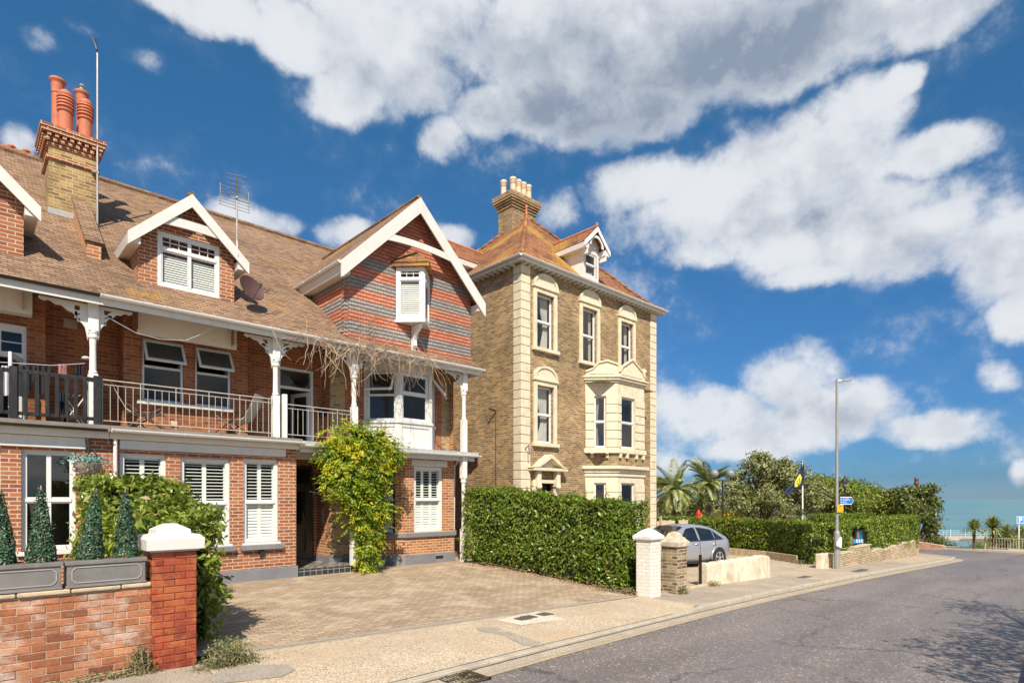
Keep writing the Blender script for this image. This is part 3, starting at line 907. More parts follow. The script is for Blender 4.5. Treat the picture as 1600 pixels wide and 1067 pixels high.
def sheet(name, xs, ylo, yhi, zf, mat, ny=4, parent=None):
    """a strip of ground between ylo(x) and yhi(x)"""
    mb = MB()
    idx = []
    for x in xs:
        a, b = ylo(x), yhi(x)
        row = []
        for j in range(ny + 1):
            y = a + (b - a) * j / ny
            row.append(len(mb.v)); mb.v.append((x, y, zf(x, y)))
        idx.append(row)
    for i in range(len(xs) - 1):
        for j in range(ny):
            mb.f.append((idx[i][j], idx[i + 1][j], idx[i + 1][j + 1], idx[i][j + 1])); mb.mi.append(0)
    return mb.build(name, mat, parent)


def lin(a, b, n):
    return [a + (b - a) * i / n for i in range(n + 1)]


def build_ground():
    # one sheet of land, falling to below the sea
    xs = lin(-260, -30, 8)[:-1] + lin(-30, 60, 90)[:-1] + lin(60, 130, 20)
    ys = lin(-260, -10, 10)[:-1] + lin(-10, 24, 68)[:-1] + lin(24, 360, 24)
    mb = MB()
    for x in xs:
        for y in ys:
            mb.v.append((x, y, gz(x, y) - (0.14 if y < 7.0 or x > 36 else 0.05)))
    n = len(ys)
    for i in range(len(xs) - 1):
        for j in range(n - 1):
            mb.f.append((i * n + j, (i + 1) * n + j, (i + 1) * n + j + 1, i * n + j + 1)); mb.mi.append(0)
    tag(mb.build('ground', 'yard_gravel'), kind='structure')
    # sea
    mb = MB(); mb.face([(100, -9000, -10), (12000, -9000, -10), (12000, 9000, -10), (100, 9000, -10)])
    tag(mb.build('sea', 'sea_water'), kind='structure')
    # road: carriageway, its junction arm
    rx = lin(-30, 34, 64) + [34.6, 35.2, 35.6, 36.1, 36.6, 36.9, 37.2, 37.4]
    tag(sheet('road', rx, lambda x: -6.4, kerb_y, lambda x, y: gx(x) - 0.09, 'asphalt', 14), kind='structure')
    mb = MB()
    ky = [6, 6.6, 7.6, 9.5, 14, 30, 80]

    def kx(y):
        for (x0, y0), (x1, y1) in zip(KERB, KERB[1:]):
            if y0 <= y <= y1 and x0 > 34: return x0 + (x1 - x0) * (y - y0) / (y1 - y0)
        return 37.4
    yy = lin(-6.4, 7.4, 12) + [9, 12, 20, 30, 50, 79]
    for y in yy:
        a = 37.4 if y < 8.5 else kx(y)
        for k in range(7):
            x = a + (46.6 + max(0, y - 8) * 0.05 - a) * k / 6
            mb.v.append((x, y, gx(x) - 0.09))
    for i in range(len(yy) - 1):
        for k in range(6):
            mb.f.append((i * 7 + k, i * 7 + k + 1, i * 7 + 8 + k, i * 7 + 7 + k)); mb.mi.append(0)
    tag(mb.build('side_road', 'asphalt'), kind='structure')
    # channel and yellow line along the kerb
    cx = lin(-4, 34, 76) + [34.8, 35.4, 35.9]
    tag(sheet('road_channel', cx, lambda x: kerb_y(x) - 0.24, kerb_y, lambda x, y: gx(x) - 0.086, 'channel', 1), kind='structure')
    tag(sheet('yellow_line', cx, lambda x: kerb_y(x) - 0.34, lambda x: kerb_y(x) - 0.25, lambda x, y: gx(x) - 0.084, 'yellow_line', 1), kind='structure')
    tag(sheet('kerb_joint', cx, lambda x: kerb_y(x) - 0.028, kerb_y, lambda x, y: gx(x) - 0.081, 'soil', 1), kind='structure')
    tag(one(lambda m: m.box(46.5, 46.64, -9, 13.4, -1.9, gx(46.6) + .03), 'far_kerb', 'kerb_stone'), kind='structure')
    # kerb
    mb = MB()
    P = []
    for (x0, y0), (x1, y1) in zip(KERB[1:], KERB[2:]):
        n = max(1, int(math.hypot(x1 - x0, y1 - y0) / 0.9))
        for k in range(n): P.append((x0 + (x1 - x0) * k / n, y0 + (y1 - y0) * k / n))
    for i in range(len(P) - 1):
        (x0, y0), (x1, y1) = P[i], P[i + 1]
        d = V(x1 - x0, y1 - y0, 0); nn = V(-d.y, d.x, 0).normalized() * 0.13
        drop = 0.055 if 2.2 < x0 < 10.6 else 0.0
        z0, z1 = gx(x0) + 0.012 - drop, gx(x1) + 0.012 - (0.055 if 2.2 < x1 < 10.6 else 0.0)
        e = d * 0.006
        A = V(x0, y0, z0) + e; B = V(x1, y1, z1) - e
        q = [A, B, B + nn, A + nn]
        mb.prism(q, (0, 0, -0.14))
    tag(mb.build('kerb', 'kerb_stone', bevel=0.012), kind='structure')
    # pavement: grey left, tan gravel crossover, grey beyond
    kb = lambda x: kerb_y(x) + 0.135
    zf = lambda x, y: gz(x, y) + 0.006 - (0.05 * sst(1 - (y - kerb_y(x)) / 1.2) if 2.2 < x < 10.6 else 0.0)
    tag(sheet('pavement', lin(-30, 2.02, 40), kb, lambda x: 7.45, lambda x, y: gx(x), 'footway_asphalt', 4), kind='structure')
    mb = MB()
    s = sheet('pavement_edging', [2.02, 2.10, 2.18], lambda x: kb(x), lambda x: 7.0, lambda x, y: gx(x) + 0.003, 'coping_stone', 6)
    tag(s, kind='structure')
    tag(sheet('crossover', lin(2.18, 10.9, 40), kb, lambda x: 7.56 - 0.010 * x, zf, 'resin_gravel', 6), kind='structure')
    tag(sheet('far_pavement', lin(10.9, 35.6, 60), kb, lambda x: 7.6, lambda x, y: gx(x), 'footway_asphalt', 4), kind='structure')
    tag(sheet('corner_pavement', [35.6, 36.0, 36.4, 36.8, 37.1, 37.4], kb, lambda x: 80, lambda x, y: gx(x) - 0.004, 'footway_asphalt', 12), kind='structure')
    # paved bands near the corner
    tag(sheet('pink_paving', lin(28.5, 35.5, 12), lambda x: kb(x) + .1, lambda x: 7.4, lambda x, y: gx(x) + 0.004, 'paving_slab', 1), kind='structure')
    tag(sheet('shop_crossover', lin(18.2, 22.0, 12), lambda x: kb(x), lambda x: 7.5, lambda x, y: gx(x) + 0.004, 'paving_slab', 2), kind='structure')
    # repairs in the crossover
    def patch(name, pts, mat, dz=0.004):
        mb = MB(); mb.face([(x, y, zf(x, y) + dz) for x, y in pts])
        tag(mb.build(name, mat), kind='structure')
    def gp(u, v):
        q = (u - 800) / FOC; X = FW[0] + q * RT[0]; Y = FW[1] + q * RT[1]; D = 6.0
        for _ in range(12):
            D = (EYE - gx(D * X) + 0.02) * FOC / (v - 778)
        return D * X, D * Y
    patch('asphalt_repair', [gp(*p) for p in ((325, 1063), (345, 1049), (400, 1042), (448, 1041), (462, 1050), (440, 1060), (380, 1068), (335, 1072))], 'asphalt_patch')
    patch('trench_repair', [gp(*p) for p in ((742, 983), (775, 982), (812, 993), (846, 1001), (838, 1007), (818, 1006), (785, 993), (750, 989))], 'asphalt_patch')
    patch('utility_pad', [gp(*p) for p in ((775, 971), (840, 957), (885, 969), (815, 979))], 'concrete_pad')
    # driveway: block paving with a header course at its foot
    tag(sheet('driveway', lin(1.9, 11.3, 40), lambda x: 7.70 - 0.010 * x, lambda x: 15.4 if x > 5.85 else 13.6, lambda x, y: gz(x, y) + 0.006, 'block_paving', 26), kind='structure')
    tag(sheet('driveway_header', lin(2.3, 10.9, 40), lambda x: 7.562 - 0.010 * x, lambda x: 7.695 - 0.010 * x, lambda x, y: gz(x, y) + 0.014, 'asphalt_patch', 1), kind='structure')
    tag(sheet('driveway_edging', lin(2.3, 9.0, 30), lambda x: 7.52 - 0.010 * x, lambda x: 7.56 - 0.010 * x, lambda x, y: gz(x, y) + 0.010, 'coping_stone', 1), kind='structure')
    tag(sheet('front_yard', lin(12.0, 27.5, 40), lambda x: 7.45, lambda x: 26, lambda x, y: gx(x) + 0.002, 'yard_gravel', 20), kind='structure')
    # opposite footway beneath the camera, its kerb, and the far promenade path
    tag(sheet('near_pavement', lin(-30, 36, 60), lambda x: -6.4, lambda x: 0.20 + 0.060 * min(22, max(0, x)), lambda x, y: gx(x) + 0.005, 'footway_asphalt', 2), kind='structure')
    tag(sheet('near_kerb', lin(-30, 36, 60), lambda x: 0.20 + 0.060 * min(22, max(0, x)), lambda x: 0.33 + 0.060 * min(22, max(0, x)), lambda x, y: gx(x) + 0.01, 'kerb_stone', 1), kind='structure')
    tag(sheet('far_path', [46.6, 47.2, 48.0, 49.0], lambda x: -9, lambda x: 13.5, lambda x, y: gx(min(x, 48)) + 0.02, 'pale_path', 6), kind='structure')
    # utility covers, gulley grate
    for k, (uu, vv, lab) in enumerate(((817, 969, 'dark square utility cover at the kerb end of the pale concrete pad'), (826, 966.5, 'middle dark utility cover, joined to the one nearer the road'), (851, 962, 'lone dark square utility cover nearest the hedge'))):
        x, y = gp(uu, vv)
        mb = MB()
        r = 0.13
        z = zf(x, y) + 0.006
        mb.box(x - r, x + r, y - r * .75, y + r * .75, z - 0.01, z + 0.006)
        for i in range(5):
            mb.box(x - r * .85, x + r * .85, y - r * .6 + i * .045, y - r * .6 + i * .045 + .012, z + 0.006, z + 0.009)
        tag(mb.build('utility_cover', 'inspection_cover'), lab, 'utility cover', 'utility covers in the concrete pad')
    x, y = gp(722, 1050)
    t = thing('drain_grate', 'rusty cast iron gulley grate with weeds beside the kerb', 'drain grate', (x, y, gx(x) - 0.09))
    mb = MB(); z = gx(x) - 0.088
    W, H = 0.24, 0.23
    for (a0, a1, b0, b1) in ((-W, W, -H, -H + .035), (-W, W, H - .035, H), (-W, -W + .03, -H, H), (W - .03, W, -H, H), (-W, W, -.018, .018)):
        mb.box(x + a0, x + a1, y + b0, y + b1, z - 0.04, z + 0.012)
    for i in range(9):
        xx = x - W + .05 + i * .0475
        mb.box(xx, xx + .022, y - H + .03, y - .018, z - 0.04, z + 0.008)
        mb.box(xx, xx + .022, y + .018, y + H - .03, z - 0.04, z + 0.008)
    mb.build('grate', 'iron_grate', t)
    one(lambda m: m.box(x - W, x + W, y - H, y + H, z - .05, z - 0.02 + .021), 'gulley', 'black_plastic', t)
    pts = np.array([(x + rng.uniform(-.2, .2), y + rng.choice([-.17, .0, .15]) + rng.uniform(-.05, .05), z + .015) for _ in range(90)])
    leafset('weed', pts, np.tile([0, 0, 1.0], (90, 1)), .035, 'weed_leaf', t)
    for (uu, vv, lab) in ((1340, 893, 'thin dark drain cover in the pavement beyond the lamp post'),):
        x, y = gp(uu, vv)
        tag(one(lambda m: m.box(x - .8, x + .8, y - .12, y + .12, gx(x) + .0, gx(x) + .012), 'drain_cover', 'inspection_cover'), lab, 'drain cover')
    tag(one(lambda m: m.box(18.3, 18.95, 6.75, 6.98, gx(18.6) - .01, gx(18.6) + .014), 'drain_cover', 'inspection_cover'), 'rusty drain cover in the pavement past the low rendered wall', 'drain cover')


build_ground()


def courses(mb, P0, dirv, nrm, L, z0, z1, bl=0.215, bh=0.066, jt=0.010, out=0.006, jit=0.003, start=0):
    """lay real bricks over a face: P0 corner, dirv along, nrm outwards"""
    dirv = Vector(dirv).normalized(); nrm = Vector(nrm).normalized(); P0 = Vector(P0)
    z = z0; k = start
    while z < z1 - .02:
        h = min(bh, z1 - z)
        a = -(bl + jt) * (.5 if k % 2 else 0)
        while a < L:
            l = bl
            b0, b1 = max(0.0, a), min(L, a + l)
            if b1 - b0 > .03:
                o = out + random.uniform(-jit, jit)
                dz = random.uniform(-.0025, .0025)
                q = P0 + dirv * (b0 + random.uniform(0, .003)) - nrm * .02 + V(0, 0, z - P0.z + dz)
                tw = random.uniform(-jit, jit)
                A = q; B = q + dirv * (b1 - b0) ; 
                i0 = len(mb.v)
                mb.v.extend([tuple(A), tuple(B), tuple(B + nrm * (.02 + o + tw)), tuple(A + nrm * (.02 + o)),
                             tuple(A + V(0, 0, h)), tuple(B + V(0, 0, h + random.uniform(-.002, .002))), tuple(B + nrm * (.02 + o) + V(0, 0, h)), tuple(A + nrm * (.02 + o - tw) + V(0, 0, h))])
                fl = [(0, 3, 2, 1), (4, 5, 6, 7), (0, 1, 5, 4), (1, 2, 6, 5), (2, 3, 7, 6), (3, 0, 4, 7)]
                if dirv.cross(nrm).z < 0: fl = [f[::-1] for f in fl]
                for f in fl:
                    mb.f.append(tuple(i0 + j for j in f)); mb.mi.append(mb.k)
            a += bl + jt
        z += bh + jt; k += 1


# ================================================================ windows
def window(fr, a0, a1, z0, z1, parent, kind='sash', rec=0.09, mid=0.5, sill=None, glass=None, mullion=False, fw=0.06, mat='upvc_white', sillmat='white_paint', sillh=0.07, room=True, shut=None, low=False, drape=None, gb=False):
    """a window set back in its opening; frame mesh with glass, shutters and sill as its own pieces"""
    if glass is None: glass = 'clear_glass' if (shut or low or drape) else 'glass'
    mb = MB()
    d = 0.05
    B = lambda x0, x1, y0, y1, o0=-rec - d, o1=-rec: fr.box(mb, x0, x1, o0, o1, y0, y1)
    B(a0, a1, z0, z0 + fw); B(a0, a1, z1 - fw, z1)
    B(a0, a0 + fw, z0 + fw, z1 - fw); B(a1 - fw, a1, z0 + fw, z1 - fw)
    zm = z0 + (z1 - z0) * mid
    if kind in ('sash', 'transom', 'shutter'):
        B(a0 + fw, a1 - fw, zm - 0.03, zm + 0.03, -rec - d + .004, -rec + 0.012)
        # inner sash edges
        e = 0.028
        for (y0, y1) in ((z0 + fw, zm - .03), (zm + .03, z1 - fw)):
            B(a0 + fw, a0 + fw + e, y0, y1, -rec - d + .006, -rec - .012); B(a1 - fw - e, a1 - fw, y0, y1, -rec - d + .006, -rec - .012)
            B(a0 + fw + e, a1 - fw - e, y0, y0 + e, -rec - d + .006, -rec - .012); B(a0 + fw + e, a1 - fw - e, y1 - e, y1, -rec - d + .006, -rec - .012)
    if mullion:
        am = (a0 + a1) / 2
        B(am - .035, am + .035, z0 + fw, zm - .03, -rec - d + .002, -rec + .004)
        B(am - .035, am + .035, zm + .03, z1 - fw, -rec - d + .002, -rec + .004)
    if gb:   # glazing bars in the top lights
        for k in (1, 2):
            for (b0, b1) in (((a0 + fw, (a0 + a1) / 2 - .035), ((a0 + a1) / 2 + .035, a1 - fw)) if mullion else ((a0 + fw, a1 - fw),)):
                am = b0 + (b1 - b0) * k / 3
                B(am - .008, am + .008, zm + .03, z1 - fw, -rec - d + .012, -rec - .02)
                if k == 1:
                    zz = (zm + z1 - .03) / 2
                    B(b0, b1, zz - .008, zz + .008, -rec - d + .012, -rec - .02)
    w = mb.build('window', mat, parent, bevel=0.004)
    g = MB()
    og = -rec - d * 0.6
    g.face([fr.P(a0 + fw, og, z0 + fw), fr.P(a1 - fw, og, z0 + fw), fr.P(a1 - fw, og, z1 - fw), fr.P(a0 + fw, og, z1 - fw)])
    g.build('pane', glass, w)
    if sill is not None:
        s = MB()
        fr.box(s, a0 - sill, a1 + sill, -rec, 0.07, z0 - sillh, z0 - 0.001)
        s.build('sill', sillmat, w, bevel=0.006)
    if shut:
        s = MB()
        n = shut if isinstance(shut, int) else 2
        pw = (a1 - a0 - 2 * fw) / n
        o = -rec - d - 0.03
        for k in range(n):
            b0 = a0 + fw + k * pw; b1 = b0 + pw
            for (y0, y1, top) in ((z0 + fw, zm, False), (zm, z1 - fw, True)):
                fr.box(s, b0, b0 + .04, o - .03, o, y0, y1); fr.box(s, b1 - .04, b1, o - .03, o, y0, y1)
                fr.box(s, b0 + .04, b1 - .04, o - .03, o, y0, y0 + .06); fr.box(s, b0 + .04, b1 - .04, o - .03, o, y1 - .06, y1)
                step = 0.070
                m = max(2, int((y1 - y0 - .12) / step))
                for q in range(m):
                    zz = y0 + .06 + (q + .5) * (y1 - y0 - .12) / m
                    if top:      # open louvres
                        s.bar(fr.P(b0 + .04, o - .016, zz), fr.P(b1 - .04, o - .016, zz), 0.055, 0.008, up=(fr.n[0] * .25, fr.n[1] * .25, 1))
                    else:        # closed
                        s.bar(fr.P(b0 + .04, o - .016, zz), fr.P(b1 - .04, o - .016, zz), 0.062, 0.009, up=(fr.n[0] * 3.2, fr.n[1] * 3.2, 1))
        s.build('shutter', 'shutter_cream', w)
    if low == 'blind':
        s = MB()
        o = -rec - d - 0.03
        n = int((zm - z0 - .1) / .050)
        for q in range(n):
            zz = z0 + .08 + q * .050
            s.bar(fr.P(a0 + fw, o, zz), fr.P(a1 - fw, o, zz), 0.046, 0.003, up=(fr.n[0] * 2.3, fr.n[1] * 2.3, 1))
        s.build('blind', 'blind_white', w)
    if drape:
        s = MB()
        for (b0, b1, pinch) in drape:
            n = 16
            for q in range(n):
                rows = 10
                for r in range(rows):
                    def pt(i, j):
                        ff = i / n; h = j / rows
                        k = 1 - pinch * math.exp(-((h - 0.42) / 0.28) ** 2)
                        aa = (b0 + (b1 - b0) * ff * k)
                        return fr.P(aa, -rec - .16 + 0.025 * sin(ff * 30), z0 + .03 + (z1 - z0 - .06) * h)
                    s.face([pt(q, r), pt(q + 1, r), pt(q + 1, r + 1), pt(q, r + 1)])
        s.build('curtain', 'curtain', w)
    return w


def room(fr, a0, a1, z0, z1, parent, depth=1.6, mat='dark_room'):
    """a plain room behind a window, open towards the glass"""
    mb = MB()
    o0, o1 = -0.2, -depth
    P = fr.P
    mb.face([P(a0, o1, z0), P(a1, o1, z0), P(a1, o1, z1), P(a0, o1, z1)])
    mb.face([P(a0, o0, z0), P(a0, o1, z0), P(a0, o1, z1), P(a0, o0, z1)])
    mb.face([P(a1, o0, z0), P(a1, o1, z0), P(a1, o1, z1), P(a1, o0, z1)])
    mb.face([P(a0, o0, z0), P(a1, o0, z0), P(a1, o1, z0), P(a0, o1, z0)])
    mb.face([P(a0, o0, z1), P(a1, o0, z1), P(a1, o1, z1), P(a0, o1, z1)])
    return mb.build('room', mat, parent)


def open_light(fr, a0, a1, zt, h, parent, tilt=25, rec=0.06, fill='blind_grey', fw=0.05, side=False):
    """a top-hung light pushed open"""
    t = radians(tilt)
    mb = MB()
    def Q(a, s, o=0.0):
        return fr.P(a, -rec + s * sin(t) + o * cos(t), zt - s * cos(t) + o * sin(t))
    def bb(x0, x1, s0, s1, o0=0.0, o1=0.045):
        o = Q(x0, s0, o0)
        mb.obox(o, Q(x1, s0, o0) - o, Q(x0, s1, o0) - o, Q(x0, s0, o1) - o)
    bb(a0, a1, 0, fw); bb(a0, a1, h - fw, h); bb(a0, a0 + fw, fw, h - fw); bb(a1 - fw, a1, fw, h - fw)
    w = mb.build('open_light', 'upvc_white', parent, bevel=.004)
    g = MB()
    g.face([Q(a0 + fw, fw, .02), Q(a1 - fw, fw, .02), Q(a1 - fw, h - fw, .02), Q(a0 + fw, h - fw, .02)])
    g.build('pane', 'glass', w)
    if fill:
        g = MB(); g.face([Q(a0 + fw, fw, .012), Q(a1 - fw, fw, .012), Q(a1 - fw, h - fw, .012), Q(a0 + fw, h - fw, .012)])
        g.build('blind', fill, w)
    return w


def post(parent, x, y, z0, z1, r=0.055, mat='flaking_white'):
    mb = MB()
    mb.box(x - .075, x + .075, y - .075, y + .075, z0, z0 + .95 if z1 - z0 > 1.8 else z0 + .3)
    zb = z0 + .95 if z1 - z0 > 1.8 else z0 + .3
    mb.lathe((x, y, 0), [(.062, zb), (.075, zb + .03), (.058, zb + .07), (.052, (zb + z1 - .5) / 2), (.058, z1 - .78), (.082, z1 - .75), (.082, z1 - .71), (.066, z1 - .69), (.082, z1 - .66), (.082, z1 - .63)], 14)
    mb.box(x - .08, x + .08, y - .08, y + .08, z1 - .63, z1)
    return mb.build('veranda_post', mat, parent, bevel=.006)


def bracket(parent, x, y, z1, sgn, L=0.72, H=0.62, mat='white_paint'):
    """a fretted quadrant bracket between post and fascia, with pierced holes shown as real gaps"""
    mb = MB()
    fr = Fr(x, y, sgn, 0)
    th = 0.045
    n = 18
    # outer band: the quadrant's curved lower edge with scallops, cut into vertical strips so that the piercings stay open
    def low(a):
        f = a / L
        return z1 - H * (1 - sqrt(max(0, 1 - (1 - f) ** 2)) ) ** 1.0 - 0.05 + 0.018 * sin(f * 26)
    for i in range(n):
        a0, a1 = L * i / n, L * (i + 1) / n
        l0, l1 = low(a0), low(a1)
        pts = [(a0, l0), (a1, l1), (a1, z1), (a0, z1)]
        am = (a0 + a1) / 2
        lo = min(l0, l1)
        if 0.10 < am < 0.22:
            zc = z1 - 0.10
            cuts = ((zc + .045, z1), (lo, zc - .045 - .0))
            if am < .17: cuts = ((zc + .045, z1), (zc - .10, zc - .045), (lo, zc - .19))
            for (q0, q1) in cuts:
                if q1 > q0: mb.prism([fr.P(a0, 0, max(q0, lo)), fr.P(a1, 0, max(q0, lo)), fr.P(a1, 0, q1), fr.P(a0, 0, q1)], (0, th, 0))
            mb.prism([fr.P(a0, 0, l0), fr.P(a1, 0, l1), fr.P(a1, 0, lo + .12), fr.P(a0, 0, lo + .12)], (0, th, 0))
        else:
            mb.prism([fr.P(p[0], 0, p[1]) for p in pts], (0, th, 0))
    return mb.build('bracket', mat, parent)


def gutter(parent, p0, p1, r=0.055, mat='upvc_white', clips=True, out=(0, -1)):
    mb = MB()
    p0, p1 = V(*p0), V(*p1)
    d = (p1 - p0); L = d.length; d.normalize()
    side = V(out[0], out[1], 0)
    n = 8
    prof = []
    for k in range(n + 1):
        w = pi * k / n
        prof.append(side * (-cos(w) * r) + V(0, 0, -sin(w) * r))
    for k in range(n, -1, -1):
        w = pi * k / n
        prof.append(side * (-cos(w) * (r - .008)) + V(0, 0, -sin(w) * (r - .008)))
    mb.prism([p0 + q for q in prof], d * L)
    if clips:
        m = max(1, int(L / 0.95))
        for i in range(m + 1):
            c = p0 + d * (L * i / m) - d * .015
            pr = []
            for k in range(n + 1):
                w = pi * k / n
                pr.append(c + side * (-cos(w) * (r + .01)) + V(0, 0, -sin(w) * (r + .01) + .004))
            mb.prism(pr, d * .03)
    return mb.build('gutter', mat, parent)


def dormer(fr, ac, hw, zb, ze, za, hover, back, parent, wallmat, tilemat, opening=None, win=None, over=0.25, board=0.2, tie=True, ridge=None, boardmat='white_paint', sidemat=None, backslope=None):
    """gabled dormer: front and cheeks, two roof slopes, barge boards, tie; all pieces under one child"""
    mb = MB()
    sl = (za - ze) / (hw + hover)
    zt = ze + sl * hover
    o0, o1, oz0, oz1 = opening
    zr = lambda a: za - .08 - sl * abs(a - ac)
    P = fr.P
    mb.face([P(ac - hw, 0, zb), P(o0, 0, zb), P(o0, 0, zr(o0)), P(ac - hw, 0, zr(ac - hw))])
    mb.face([P(o1, 0, zb), P(ac + hw, 0, zb), P(ac + hw, 0, zr(ac + hw)), P(o1, 0, zr(o1))])
    mb.face([P(o0, 0, zb), P(o1, 0, zb), P(o1, 0, oz0), P(o0, 0, oz0)])
    mb.face([P(o0, 0, oz1), P(o1, 0, oz1), P(o1, 0, zr(o1)), P(ac, 0, zr(ac)), P(o0, 0, zr(o0))])
    mb.face([P(ac - hw, -.4, zb), P(ac + hw, -.4, zb), P(ac + hw, -.4, zr(ac + hw)), P(ac, -.4, zr(ac)), P(ac - hw, -.4, zr(ac - hw))])
    dm = mb.build('dormer', wallmat, parent)
    mb = MB()
    for s in (-1, 1):
        a = ac + s * hw
        mb.face([fr.P(a, 0, zb - .6), fr.P(a, -back, zb - .6), fr.P(a, -back, zt - .03), fr.P(a, 0, zt - .03)][::s])
    mb.build('cheek', sidemat or wallmat, dm)
    mb = MB()
    for s in (-1, 1):
        mb.slab(fr.P(ac + s * (hw + hover), over, ze), fr.P(ac, over, za), fr.P(ac, -back, za), fr.P(ac + s * (hw + hover), -back, ze), 0.06)
    mb.build('dormer_roof', tilemat, dm)
    mb = MB()
    for s in (-1, 1):
        e = hw + hover + .02
        A = fr.P(ac + s * e, over + .004, ze - .03); B = fr.P(ac, over + .004, za - .015)
        dn = V(0, 0, -board)
        ext = fr.P(0, .035, 0) - fr.P(0, 0, 0)
        mb.prism([A, B, B + dn * 1.15, A + dn * 1.1 + (B - A) * 0.05, A + dn * 1.1], ext)
        # soffit box under the eaves along the cheek
        mb.prism([fr.P(ac + s * e, over - .01, ze - .05), fr.P(ac + s * (hw + .002), over - .01, ze - .05), fr.P(ac + s * (hw + .002), over - .01, ze - .22), fr.P(ac + s * (e - .03), over - .01, ze - .22)], (fr.P(0, -back * .62, 0) - fr.P(0, 0, 0)))
    if tie:
        n = 10
        k = 0.56
        for i in range(n):
            f0, f1 = -1 + 2 * i / n, -1 + 2 * (i + 1) / n
            wv = (hw + hover) * k
            zt0 = za - sl * (hw + hover) * k - board * 0.9
            q = lambda f: zt0 + .04 + .03 * (1 - f * f)
            mb.prism([fr.P(ac + f0 * wv, over + .002, q(f0)), fr.P(ac + f1 * wv, over + .002, q(f1)), fr.P(ac + f1 * wv, over + .002, q(f1) + board * .75), fr.P(ac + f0 * wv, over + .002, q(f0) + board * .75)], fr.P(0, -.03, 0) - fr.P(0, 0, 0))
    mb.build('bargeboard', boardmat, dm)
    mb = MB()
    mb.tube([fr.P(ac, over, za + .0), fr.P(ac, -back, za + .0)], 0.065, 8)
    mb.build('ridge_tiles', ridge or tilemat, dm)
    if opening and win:
        window(fr, opening[0], opening[1], opening[2], opening[3], parent, **win)
    return dm


# ================================================================ RED BRICK TERRACE
ZB = 3.22          # balcony floor
FG = Fr(0, 13.5)   # ground floor front
F1 = Fr(0, 14.5)   # first floor front of the projecting bay
F2 = Fr(0, 14.95)  # first floor wall behind
EAVE_Z, EAVE_Y, PITCH = 5.62, 13.1, 0.755
RIDGE_Y = 19.9
RIDGE_Z = EAVE_Z + PITCH * (RIDGE_Y - EAVE_Y)


def roof_z(y):
    return EAVE_Z + PITCH * (y - EAVE_Y)


